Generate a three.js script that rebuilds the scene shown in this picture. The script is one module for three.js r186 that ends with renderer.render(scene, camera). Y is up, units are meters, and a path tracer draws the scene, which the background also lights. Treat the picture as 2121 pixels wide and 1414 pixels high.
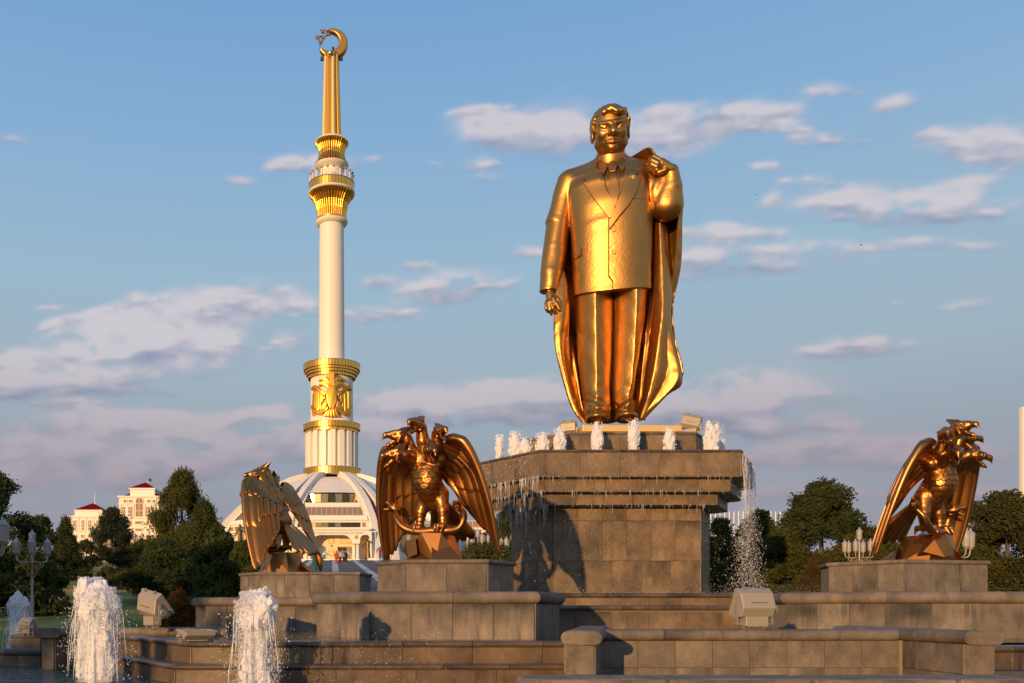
import * as THREE from 'three';
import { mergeGeometries, toCreasedNormals } from 'three/addons/utils/BufferGeometryUtils.js';
import { ConvexGeometry } from 'three/addons/geometries/ConvexGeometry.js';
import { RoundedBoxGeometry } from 'three/addons/geometries/RoundedBoxGeometry.js';

// ---------------------------------------------------------------- camera, sky, sun, exposure
const scene = new THREE.Scene();
const FL = 1860, CX = 687, CY = 1255, EYE = 1.6;          // lens in units of the photograph's pixels; level camera, shifted lens
const camera = new THREE.PerspectiveCamera(2 * Math.atan(CY / FL) * 180 / Math.PI, 1.5, 0.1, 9000);
camera.position.set(0, EYE, 0);
camera.lookAt(0, EYE, -10);
camera.setViewOffset(3765, 2510, 3765 / 2 - CX, 0, 2121, 1414);
const renderer = new THREE.WebGLRenderer({ antialias: true });
renderer.toneMapping = THREE.LinearToneMapping;
renderer.toneMappingExposure = 1;
renderer.shadowMap.enabled = true;
const SUN_AZ = 31 * Math.PI / 180, SUN_EL = 7 * Math.PI / 180;   // behind the camera on the left, low
const sunDir = new THREE.Vector3(-Math.sin(SUN_AZ) * Math.cos(SUN_EL), Math.sin(SUN_EL), Math.cos(SUN_AZ) * Math.cos(SUN_EL));
const sun = new THREE.DirectionalLight(new THREE.Color().setRGB(1.0, 0.60, 0.27), 4.7);
sun.name = 'sun';
sun.position.copy(sunDir).multiplyScalar(300).add(new THREE.Vector3(5, 0, -40));
sun.target.position.set(5, 0, -40);
sun.castShadow = true;
sun.shadow.mapSize.set(4096, 4096);
Object.assign(sun.shadow.camera, { left: -120, right: 120, top: 120, bottom: -60, near: 1, far: 800 });
scene.add(sun, sun.target);

// ---------------------------------------------------------------- small tools
function rng(seed) { let a = seed >>> 0; return () => { a = (a + 0x6D2B79F5) | 0; let t = Math.imul(a ^ (a >>> 15), 1 | a); t = (t + Math.imul(t ^ (t >>> 7), 61 | t)) ^ t; return ((t ^ (t >>> 14)) >>> 0) / 4294967296; }; }
const V = (x, y, z) => new THREE.Vector3(x, y, z);
const clamp = (x, a, b) => Math.min(b, Math.max(a, x)), lerp = (a, b, t) => a + (b - a) * t, sstep = (a, b, x) => { const t = clamp((x - a) / (b - a), 0, 1); return t * t * (3 - 2 * t); };
const HASH = new Uint8Array(512); { const r = rng(77), p = [...Array(256).keys()]; for (let i = 255; i > 0; i--) { const j = (r() * (i + 1)) | 0; [p[i], p[j]] = [p[j], p[i]]; } for (let i = 0; i < 512; i++) HASH[i] = p[i & 255]; }
function vnoise(x, y, z) {   // value noise, -1..1
  const xi = Math.floor(x), yi = Math.floor(y), zi = Math.floor(z); let fx = x - xi, fy = y - yi, fz = z - zi;
  fx = fx * fx * (3 - 2 * fx); fy = fy * fy * (3 - 2 * fy); fz = fz * fz * (3 - 2 * fz);
  const X = xi & 255, Y = yi & 255, Z = zi & 255, X1 = (X + 1) & 255, Y1 = (Y + 1) & 255, Z1 = (Z + 1) & 255;
  const h = (a, b, c) => HASH[HASH[HASH[a] + b] + c];
  const a = lerp(lerp(h(X, Y, Z), h(X1, Y, Z), fx), lerp(h(X, Y1, Z), h(X1, Y1, Z), fx), fy);
  const b = lerp(lerp(h(X, Y, Z1), h(X1, Y, Z1), fx), lerp(h(X, Y1, Z1), h(X1, Y1, Z1), fx), fy);
  return lerp(a, b, fz) / 127.5 - 1;
}
function fbm(x, y, z, n = 4) { let s = 0, a = 0.5; for (let i = 0; i < n; i++) { s += a * vnoise(x, y, z); x *= 2.03; y *= 2.03; z *= 2.03; a *= 0.5; } return s; }
// a point of the place: seen at (x, y) of the photograph, d metres deep
const at = (x, y, d) => V((x - CX) / FL * d, EYE + (CY - y) / FL * d, -d);
const Xat = (x, d) => (x - CX) / FL * d, Yat = (y, d) => EYE + (CY - y) / FL * d;
const used = {};
function numbered(name) { const n = used[name] = (used[name] ?? -1) + 1; return n ? name + '_' + String(n).padStart(3, '0') : name; }
function tag(o, label, category, group, kind) {
  if (label) o.userData.label = label;
  if (category) o.userData.category = category;
  if (group) o.userData.group = group;
  if (kind) o.userData.kind = kind;
  return o;
}
function thing(name, label, category, pos = [0, 0, 0], turn = 0, group) {
  const g = new THREE.Group(); g.name = numbered(name); g.position.set(...pos); g.rotation.y = turn; scene.add(g);
  return tag(g, label, category, group);
}
function part(parent, name, geo, mat) {
  const m = new THREE.Mesh(geo, mat); m.castShadow = m.receiveShadow = true;
  if (parent === scene) m.name = numbered(name); else { const k = parent.userData_names ??= {}; const n = k[name] = (k[name] ?? -1) + 1; m.name = n ? name + '_' + String(n).padStart(3, '0') : name; }
  parent.add(m); return m;
}
function structure(name, geo, mat) { const m = part(scene, name, geo, mat); m.userData.kind = 'structure'; return m; }
function merged(list) { const l = list.map((g) => { let q = g.index ? g.toNonIndexed() : g; for (const k of Object.keys(q.attributes)) if (!['position', 'normal', 'uv'].includes(k)) q.deleteAttribute(k); return q; }); const uv = l.every((g) => g.attributes.uv); if (!uv) l.forEach((g) => g.deleteAttribute('uv')); return mergeGeometries(l); }
function box(w, h, d, x = 0, y = 0, z = 0, ry = 0, rx = 0, rz = 0) { const g = new THREE.BoxGeometry(w, h, d); if (rx) g.rotateX(rx); if (rz) g.rotateZ(rz); if (ry) g.rotateY(ry); return g.translate(x, y, z); }
function rod(a, b, r0, r1 = r0, seg = 8) { const d = b.clone().sub(a), g = new THREE.CylinderGeometry(r1, r0, d.length(), seg, 1); g.applyQuaternion(new THREE.Quaternion().setFromUnitVectors(V(0, 1, 0), d.normalize())); return g.translate((a.x + b.x) / 2, (a.y + b.y) / 2, (a.z + b.z) / 2); }
function lathe(pts, seg = 48, a0 = 0, al = Math.PI * 2) { return new THREE.LatheGeometry(pts.map(([r, y]) => new THREE.Vector2(r, y)), seg, a0, al); }
function boxUV(g, s = 1) {   // metres of surface as uv, by the side a face looks to
  g = g.index ? g.toNonIndexed() : g; const p = g.attributes.position, uv = new Float32Array(p.count * 2), a = V(), b = V(), c = V();
  for (let i = 0; i < p.count; i += 3) {
    a.fromBufferAttribute(p, i); b.fromBufferAttribute(p, i + 1); c.fromBufferAttribute(p, i + 2);
    const n = b.clone().sub(a).cross(c.clone().sub(a)), x = Math.abs(n.x), y = Math.abs(n.y), z = Math.abs(n.z);
    [a, b, c].forEach((q, k) => { const [u, v] = y >= x && y >= z ? [q.x, q.z] : x > z ? [q.z, q.y] : [q.x, q.y]; uv[(i + k) * 2] = u * s; uv[(i + k) * 2 + 1] = v * s; });
  }
  return g.setAttribute('uv', new THREE.BufferAttribute(uv, 2));
}
function tube(points, radii, seg = 10, cap = true) {   // a tube of changing thickness along a smooth line
  const curve = new THREE.CatmullRomCurve3(points), N = (points.length - 1) * 6, fr = curve.computeFrenetFrames(N, false), pos = [], idx = [];
  for (let i = 0; i <= N; i++) {
    const t = i / N, p = curve.getPoint(t), k = t * (radii.length - 1), r = lerp(radii[Math.floor(k)], radii[Math.min(radii.length - 1, Math.floor(k) + 1)], k % 1);
    for (let j = 0; j < seg; j++) { const a = j / seg * Math.PI * 2, q = p.clone().addScaledVector(fr.normals[i], Math.cos(a) * r).addScaledVector(fr.binormals[i], Math.sin(a) * r); pos.push(q.x, q.y, q.z); }
  }
  for (let i = 0; i < N; i++) for (let j = 0; j < seg; j++) { const a = i * seg + j, b = i * seg + (j + 1) % seg, c = a + seg, d = b + seg; idx.push(a, b, c, b, d, c); }
  if (cap) for (const i of [0, N]) { const p = curve.getPoint(i / N); pos.push(p.x, p.y, p.z); const c = pos.length / 3 - 1; for (let j = 0; j < seg; j++) { const a = i * seg + j, b = i * seg + (j + 1) % seg; i ? idx.push(a, b, c) : idx.push(b, a, c); } }
  const g = new THREE.BufferGeometry(); g.setAttribute('position', new THREE.Float32BufferAttribute(pos, 3)); g.setIndex(idx); g.computeVertexNormals(); return g;
}

// ---------------------------------------------------------------- sky: air and evening clouds by direction
{
  const W = 4096, H = 2048, data = new Float32Array(W * H * 4);
  const lin = (r, g, b) => [r, g, b].map((c) => Math.pow(c / 255, 2.2));
  const air = [[0, lin(158, 151, 163)], [4, lin(150, 149, 161)], [9, lin(152, 161, 173)], [14, lin(158, 177, 191)], [20, lin(152, 182, 204)], [27, lin(134, 173, 210)], [34, lin(118, 161, 207)], [50, lin(88, 138, 196)], [90, lin(66, 112, 176)]];
  const airAt = (e) => { for (let i = 1; i < air.length; i++) if (e <= air[i][0]) { const t = (e - air[i - 1][0]) / (air[i][0] - air[i - 1][0]); return air[i - 1][1].map((c, k) => lerp(c, air[i][1][k], t)); } return air.at(-1)[1]; };
  const deg = 180 / Math.PI, toAE = (x, y) => { const dx = (x - CX) / FL, dy = (CY - y) / FL; return [Math.atan2(dx, 1) * deg, Math.atan2(dy, Math.hypot(1, dx)) * deg]; };
  // each cloud: place in the photograph, half length, half height, lean, thickness
  const list = [
    [1095, 275, 130, 46, 0, 1.0], [1000, 226, 55, 16, 6, 0.7], [965, 345, 60, 16, 0, 0.6], [1440, 250, 160, 38, 4, 0.95], [1330, 300, 120, 40, 0, 0.6], [1560, 235, 70, 22, 0, 0.6], [1700, 292, 75, 20, 0, 0.85], [1610, 265, 60, 14, 0, 0.6],
    [1720, 190, 60, 16, 0, 0.5], [1855, 215, 50, 22, 12, 0.6], [2040, 298, 130, 34, -4, 0.9], [1925, 275, 36, 14, 0, 0.8], [2110, 340, 80, 26, 0, 0.6], [2020, 378, 50, 13, 4, 0.55], [1585, 345, 40, 11, 0, 0.55],
    [1850, 440, 175, 38, 0, 1.0], [1770, 420, 80, 26, 0, 0.9], [1950, 415, 110, 34, 0, 0.8], [1500, 480, 90, 24, -2, 0.85], [1540, 535, 170, 34, 0, 0.75], [1700, 520, 110, 20, 0, 0.55], [1420, 540, 110, 50, 0, 0.5], [1600, 412, 26, 16, 20, 0.6],
    [1900, 510, 140, 14, 0, 0.5], [1680, 380, 70, 18, 0, 0.4], [955, 597, 92, 26, 7, 1.0], [870, 552, 34, 12, 0, 0.75], [790, 588, 34, 14, 0, 0.75], [1095, 520, 40, 14, 0, 0.6], [1780, 720, 112, 21, 4, 0.95], [2010, 632, 66, 14, 12, 0.5], [1860, 632, 26, 8, 0, 0.4],
    [300, 690, 190, 62, 14, 1.0], [190, 740, 170, 36, 4, 0.9], [435, 640, 62, 24, 0, 0.85], [270, 630, 60, 20, 12, 0.7], [420, 720, 120, 40, 0, 0.7], [160, 660, 70, 16, 14, 0.6], [230, 790, 200, 36, 6, 0.7], [120, 785, 150, 30, 0, 0.75], [40, 805, 90, 30, 0, 0.6],
    [600, 640, 90, 42, 0, 0.65], [770, 655, 80, 26, 0, 0.6], [610, 710, 50, 18, 0, 0.6], [600, 340, 55, 20, 4, 0.6], [500, 374, 32, 10, 0, 0.7], [20, 290, 34, 9, 0, 0.6], [100, 637, 26, 8, 6, 0.5], [140, 840, 66, 17, 0, 0.8],
    [350, 890, 180, 26, 6, 0.7], [200, 880, 200, 26, 0, 0.6], [520, 900, 130, 30, 0, 0.6], [70, 940, 150, 34, 3, 0.8], [1180, 850, 330, 48, 0, 0.95], [1450, 830, 260, 40, 2, 0.9], [1560, 880, 180, 26, 0, 0.6], [760, 900, 140, 40, 2, 0.65], [560, 930, 150, 34, 0, 0.6], [900, 845, 120, 26, 6, 0.6],
    [1700, 950, 300, 30, 0, 0.35], [1900, 930, 220, 26, 0, 0.35], [300, 960, 260, 40, 0, 0.5], [1800, 1030, 260, 18, 0, 0.3], [100, 1000, 200, 26, 0, 0.4], [700, 345, 80, 18, 4, 0.4], [1010, 370, 40, 10, 0, 0.4], [590, 600, 30, 10, 10, 0.5],
  ].map(([x, y, hw, hh, lean, k]) => { const [a, e] = toAE(x, y), [a1] = toAE(x + hw, y), [a0] = toAE(x - hw, y), [, e1] = toAE(x, y - hh), [, e0] = toAE(x, y + hh); const v = (CY - y) / FL, ca = Math.cos(a / deg); return [a, e, (a1 - a0) / 2, (e1 - e0) / 2, Math.tan(lean / deg) - v * Math.sin(a / deg) / (1 + v * v * ca * ca), k]; });   // level clouds, as seen through a level lens
  const r = rng(5);
  for (const c of list.slice()) { const [a, e, sa, se, lean, k] = c; if (sa < 1.4) continue; c[5] *= 0.8; const n = Math.round(4 + sa * 1.1); for (let i = 0; i < n; i++) { const u = (r() * 2 - 1) * 1.15, s = sa * (0.14 + 0.2 * r()); list.push([a + u * sa, e + (r() * 1.5 - 0.65) * se * (1 - 0.5 * Math.abs(u)) + u * sa * lean, s, s * (0.24 + 0.14 * r()), lean, k * (0.45 + 0.5 * r())]); } }
  for (let i = 0; i < 420; i++) { const a = 30 + r() * 0 + r() * 285 + 12, e = 2 + Math.pow(r(), 1.3) * 46, s = 2 + r() * 6; list.push([a > 180 ? a - 360 : a, e, s, s * (0.16 + 0.14 * r()), 0.1 * (r() - 0.3), 0.35 + 0.6 * r()]); }
  for (let i = 0; i < 60; i++) { const s = 3 + r() * 6; list.push([(r() - 0.5) * 110, 40 + r() * 40, s * 1.4, s * 0.3, 0, 0.3 + 0.4 * r()]); }
  const cover = new Float32Array(W * H), top = new Float32Array(W * H), Q = 4, WW = W / Q, WH = H / Q, warpX = new Float32Array(WW * (WH + 1)), warpY = new Float32Array(WW * (WH + 1));
  for (let j = WH / 2 | 0; j <= WH; j++) for (let i = 0; i < WW; i++) { warpX[j * WW + i] = fbm(i * Q * 0.03, j * Q * 0.10, 3.1, 4) * 0.5; warpY[j * WW + i] = fbm(i * Q * 0.024, j * Q * 0.09, 9.7, 4) * 1.1; }
  for (const [a, e, sa, se, lean, k] of list) {
    const R = 2.1, r0 = Math.max(0, Math.floor((e - se * R - sa * R * Math.abs(lean) + 90) / 180 * H)), r1 = Math.min(H - 1, Math.ceil((e + se * R + sa * R * Math.abs(lean) + 90) / 180 * H));
    for (let row = r0; row <= r1; row++) {
      const el = (row + 0.5) / H * 180 - 90; if (el < 0.2) continue;
      const c0 = Math.floor((a - sa * R) / 360 * W), c1 = Math.ceil((a + sa * R) / 360 * W);
      for (let c = c0; c <= c1; c++) {
        const da = (c + 0.5) / W * 360 - a, de = el - e - da * lean, cc = ((c % W) + W) % W, gx = cc / Q, gy = row / Q, gi = Math.floor(gx), gj = Math.floor(gy), fx = gx - gi, fy = gy - gj, g1 = (gi + 1) % WW, o0 = gj * WW, o1 = o0 + WW, wx = lerp(lerp(warpX[o0 + gi], warpX[o0 + g1], fx), lerp(warpX[o1 + gi], warpX[o1 + g1], fx), fy), wy = lerp(lerp(warpY[o0 + gi], warpY[o0 + g1], fx), lerp(warpY[o1 + gi], warpY[o1 + g1], fx), fy);
        const u = da / sa + wx, v = de / se + wy, flat = v < 0 ? 1.2 : 0.9, q = Math.exp(-(u * u + v * v * flat) * 1.05) * k;
        const i = row * W + cc;
        const old = cover[i]; cover[i] = 1 - (1 - old) * (1 - q); top[i] += q * clamp(v * 0.75 + 0.25, -1, 1);
      }
    }
  }
  const sunV = sunDir, pinkTop = lin(209, 202, 208), grey = lin(140, 150, 176), low = lin(136, 136, 153), rose = lin(182, 165, 172);
  for (let row = 0; row < H; row++) {
    const el = (row + 0.5) / H * 180 - 90, ce = Math.cos(el / deg), se = Math.sin(el / deg), base = airAt(Math.max(0, el));
    for (let col = 0; col < W; col++) {
      const azim = (col + 0.5) / W * 360, i = row * W + col, c0 = (col + 0.5) / W * Math.PI * 2;
      // column 0 of `cover` is straight ahead (-z), azimuth grows to the right
      const dx = Math.sin(c0) * ce, dz = -Math.cos(c0) * ce, cosS = dx * sunV.x + se * sunV.y + dz * sunV.z;
      const glow = Math.pow(Math.max(0, cosS), 9) * Math.exp(-Math.max(0, el) / 16), halo = Math.pow(Math.max(0, cosS), 60);
      let rgb = [base[0] * (1 + 0.55 * glow) + 0.5 * halo, base[1] * (1 + 0.15 * glow) + 0.28 * halo, base[2] * (1 - 0.3 * glow) + 0.09 * halo];
      if (cover[i] > 0.004) {
        const n = fbm(col * 0.022, row * 0.06, 1.7, 4), fine = fbm(col * 0.065, row * 0.13, 5.3, 5);
        const a = sstep(0.04, 0.68, cover[i] * (1 + 1.5 * n + 0.9 * fine)) * 0.87;
        const lift = clamp(0.40 + top[i] / Math.max(0.15, cover[i]) * 0.95 + 0.45 * n + 0.7 * fine, 0, 1), lowMix = sstep(17, 6, el);
        for (let k = 0; k < 3; k++) { const dark = lerp(grey[k], low[k], lowMix), bright = lerp(pinkTop[k], rose[k], lowMix); rgb[k] = lerp(rgb[k], lerp(dark, bright, lift * lerp(1, 0.65, lowMix)), a); }
      }
      // written so that u of the picture runs as three's equirect map does: u = atan2(z, x) / 2pi + 0.5
      const o = (row * W + (col + W / 4) % W) * 4;
      data[o] = rgb[0]; data[o + 1] = rgb[1]; data[o + 2] = rgb[2]; data[o + 3] = 1;
    }
  }
  const t = new THREE.DataTexture(data, W, H, THREE.RGBAFormat, THREE.FloatType);
  t.mapping = THREE.EquirectangularReflectionMapping; t.magFilter = t.minFilter = THREE.LinearFilter; t.wrapS = THREE.RepeatWrapping; t.needsUpdate = true;
  scene.background = t; scene.environment = t;
}

// ---------------------------------------------------------------- materials
function noiseTexture(n, fn, srgb = true) {
  const d = new Uint8Array(n * n * 4);
  for (let y = 0; y < n; y++) for (let x = 0; x < n; x++) { const c = fn(x, y), o = (y * n + x) * 4; d[o] = clamp(c[0] * 255, 0, 255); d[o + 1] = clamp(c[1] * 255, 0, 255); d[o + 2] = clamp(c[2] * 255, 0, 255); d[o + 3] = 255; }
  const t = new THREE.DataTexture(d, n, n); t.wrapS = t.wrapT = THREE.RepeatWrapping; t.magFilter = THREE.LinearFilter; t.minFilter = THREE.LinearMipmapLinearFilter; t.generateMipmaps = true; if (srgb) t.colorSpace = THREE.SRGBColorSpace; t.needsUpdate = true; return t;
}
const tileFbm = (x, y, n, f, z, oct = 4) => { const u = x / n, v = y / n, a = fbm(u * f, v * f, z, oct), b = fbm((u - 1) * f, v * f, z, oct), c = fbm(u * f, (v - 1) * f, z, oct), d = fbm((u - 1) * f, (v - 1) * f, z, oct), s = sstep(0.8, 1, u), t = sstep(0.8, 1, v); return lerp(lerp(a, b, s), lerp(c, d, s), t); };
const gr = rng(11);
function graniteTexture(streak, patch, speck) {   // 4 m of speckled granite with weathering stains
  return noiseTexture(1024, (x, y) => {
    const big = tileFbm(x, y, 1024, 5, 2.2, 4), mid = tileFbm(x, y, 1024, 22, 7.7, 3), st = tileFbm(x * 1, y * 0.12, 1024, 46, 4.4, 3) * tileFbm(x, y, 1024, 4, 12.2, 2);
    const s = (gr() - 0.5) * speck + (gr() > 0.93 ? 0.16 * gr() : 0) - (gr() > 0.93 ? 0.2 * gr() : 0);
    const v = 0.66 + patch * big + 0.12 * mid + s - streak * Math.max(0, st) * 1.6 + streak * 0.7 * Math.max(0, -st);
    const warm = 0.02 * mid + 0.03 * big;
    return [v * (1 + warm), v * 0.985, v * (0.95 - warm)];
  });
}
const gTexA = graniteTexture(0.3, 0.27, 0.36), gTexB = graniteTexture(0.7, 0.34, 0.32);
const per4 = (t) => { t.repeat.set(0.25, 0.25); return t; };
per4(gTexA); per4(gTexB);
const stoneMat = (r, g, b, tex, rough = 0.75) => new THREE.MeshStandardMaterial({ color: new THREE.Color().setRGB(r, g, b), map: tex, bumpMap: tex, bumpScale: 0.004, roughness: rough });
const M = {
  granite: [stoneMat(0.365, 0.305, 0.248, gTexA), stoneMat(0.35, 0.293, 0.24, gTexA), stoneMat(0.375, 0.313, 0.253, gTexB)],
  graniteStain: [stoneMat(0.37, 0.32, 0.27, gTexB), stoneMat(0.35, 0.303, 0.255, gTexB), stoneMat(0.385, 0.332, 0.277, gTexA)],
  graniteBrown: [stoneMat(0.365, 0.262, 0.16, gTexA, 0.5), stoneMat(0.352, 0.254, 0.157, gTexA, 0.5), stoneMat(0.378, 0.271, 0.165, gTexA, 0.5)],
  graniteWet: [stoneMat(0.27, 0.195, 0.135, gTexA, 0.32), stoneMat(0.245, 0.18, 0.127, gTexB, 0.32), stoneMat(0.285, 0.205, 0.14, gTexA, 0.32)],
  coping: [stoneMat(0.37, 0.305, 0.25, gTexA), stoneMat(0.335, 0.28, 0.235, gTexA)],
  copingWet: [stoneMat(0.24, 0.175, 0.125, gTexA, 0.3), stoneMat(0.21, 0.155, 0.115, gTexB, 0.3)],
  mortar: new THREE.MeshStandardMaterial({ color: new THREE.Color().setRGB(0.23, 0.19, 0.145), roughness: 0.95 }),
  core: stoneMat(0.32, 0.275, 0.225, gTexA),
  gold: new THREE.MeshStandardMaterial({ color: new THREE.Color().setRGB(0.49, 0.258, 0.073), metalness: 1, roughness: 0.43 }),
  goldBright: new THREE.MeshStandardMaterial({ color: new THREE.Color().setRGB(0.95, 0.53, 0.09), metalness: 1, roughness: 0.3 }),
  goldPale: new THREE.MeshStandardMaterial({ color: new THREE.Color().setRGB(0.95, 0.62, 0.22), metalness: 0.55, roughness: 0.4 }),
  bronze: new THREE.MeshStandardMaterial({ color: new THREE.Color().setRGB(0.38, 0.172, 0.052), metalness: 1, roughness: 0.39 }),
  darkBronze: new THREE.MeshStandardMaterial({ color: new THREE.Color().setRGB(0.16, 0.09, 0.04), metalness: 0.8, roughness: 0.45 }),
  marble: new THREE.MeshStandardMaterial({ color: new THREE.Color().setRGB(0.75, 0.705, 0.61), roughness: 0.5 }),
  marbleGrey: new THREE.MeshStandardMaterial({ color: new THREE.Color().setRGB(0.62, 0.6, 0.55), roughness: 0.6 }),
  slat: new THREE.MeshStandardMaterial({ color: new THREE.Color().setRGB(0.30, 0.2, 0.13), roughness: 0.5 }),
  glass: new THREE.MeshStandardMaterial({ color: new THREE.Color().setRGB(0.62, 0.5, 0.24), metalness: 0.95, roughness: 0.14 }),
  glassDark: new THREE.MeshStandardMaterial({ color: new THREE.Color().setRGB(0.035, 0.045, 0.03), roughness: 0.06 }),
  glassTan: new THREE.MeshStandardMaterial({ color: new THREE.Color().setRGB(0.34, 0.22, 0.11), roughness: 0.15 }),
  blackMetal: new THREE.MeshStandardMaterial({ color: new THREE.Color().setRGB(0.03, 0.03, 0.03), roughness: 0.5 }),
  lampGrey: new THREE.MeshStandardMaterial({ color: new THREE.Color().setRGB(0.33, 0.29, 0.23), roughness: 0.42, metalness: 0.1 }),
  lampShadow: new THREE.MeshStandardMaterial({ color: new THREE.Color().setRGB(0.28, 0.27, 0.27), roughness: 0.5, metalness: 0.3 }),
  lampGlass: new THREE.MeshStandardMaterial({ color: new THREE.Color().setRGB(0.5, 0.52, 0.52), roughness: 0.12 }),
  cable: new THREE.MeshStandardMaterial({ color: new THREE.Color().setRGB(0.10, 0.08, 0.06), roughness: 0.6 }),
  postPaint: new THREE.MeshStandardMaterial({ color: new THREE.Color().setRGB(0.40, 0.37, 0.33), roughness: 0.45, metalness: 0.2 }),
  filigree: new THREE.MeshStandardMaterial({ color: new THREE.Color().setRGB(0.45, 0.25, 0.10), roughness: 0.35, metalness: 0.7 }),
  frosted: new THREE.MeshPhysicalMaterial({ color: new THREE.Color().setRGB(0.45, 0.44, 0.43), roughness: 0.35, transmission: 0.25, thickness: 0 }),
  redRoof: new THREE.MeshPhysicalMaterial({ color: new THREE.Color().setRGB(0.17, 0.004, 0.010), roughness: 0.95, specularIntensity: 0.1 }),
  palace: new THREE.MeshStandardMaterial({ color: new THREE.Color().setRGB(0.82, 0.74, 0.64), roughness: 0.6 }),
  foam: new THREE.MeshPhysicalMaterial({ color: new THREE.Color().setRGB(0.93, 0.93, 0.94), roughness: 0.95, transmission: 0.4, thickness: 0 }),
  drop: new THREE.MeshPhysicalMaterial({ color: new THREE.Color().setRGB(0.92, 0.93, 0.95), roughness: 0.3, transmission: 0.6, thickness: 0 }),
};
// ---------------------------------------------------------------- modelling by distance fields
const smin = (a, b, k) => { const h = Math.max(k - Math.abs(a - b), 0) / k; return Math.min(a, b) - h * h * k * 0.25; };
const smax = (a, b, k) => -smin(-a, -b, k);
function cone(x, y, z, a, b, r1, r2) {   // rounded, tapered limb from a to b
  const bx = b[0] - a[0], by = b[1] - a[1], bz = b[2] - a[2], px = x - a[0], py = y - a[1], pz = z - a[2];
  const t = clamp((px * bx + py * by + pz * bz) / (bx * bx + by * by + bz * bz + 1e-9), 0, 1), dx = px - bx * t, dy = py - by * t, dz = pz - bz * t;
  return Math.sqrt(dx * dx + dy * dy + dz * dz) - (r1 + (r2 - r1) * t);
}
function ell(x, y, z, c, r) { const a = (x - c[0]) / r[0], b = (y - c[1]) / r[1], d = (z - c[2]) / r[2], k = Math.sqrt(a * a + b * b + d * d), a2 = a / r[0], b2 = b / r[1], d2 = d / r[2], m = Math.sqrt(a2 * a2 + b2 * b2 + d2 * d2); return m < 1e-6 ? -Math.min(r[0], r[1], r[2]) : k * (k - 1) / m; }
const ball = (x, y, z, c, r) => Math.hypot(x - c[0], y - c[1], z - c[2]) - r;
function keyed(keys) {   // smooth values along a height: keys [[y, a, b, ...], ...] with y rising
  return (y) => { let i = 0; while (i < keys.length - 2 && y > keys[i + 1][0]) i++; const A = keys[i], B = keys[i + 1]; let t = clamp((y - A[0]) / (B[0] - A[0]), 0, 1); t = t * t * (3 - 2 * t) * 0.6 + t * 0.4; return A.map((v, k) => lerp(v, B[k], t)); };
}
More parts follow.
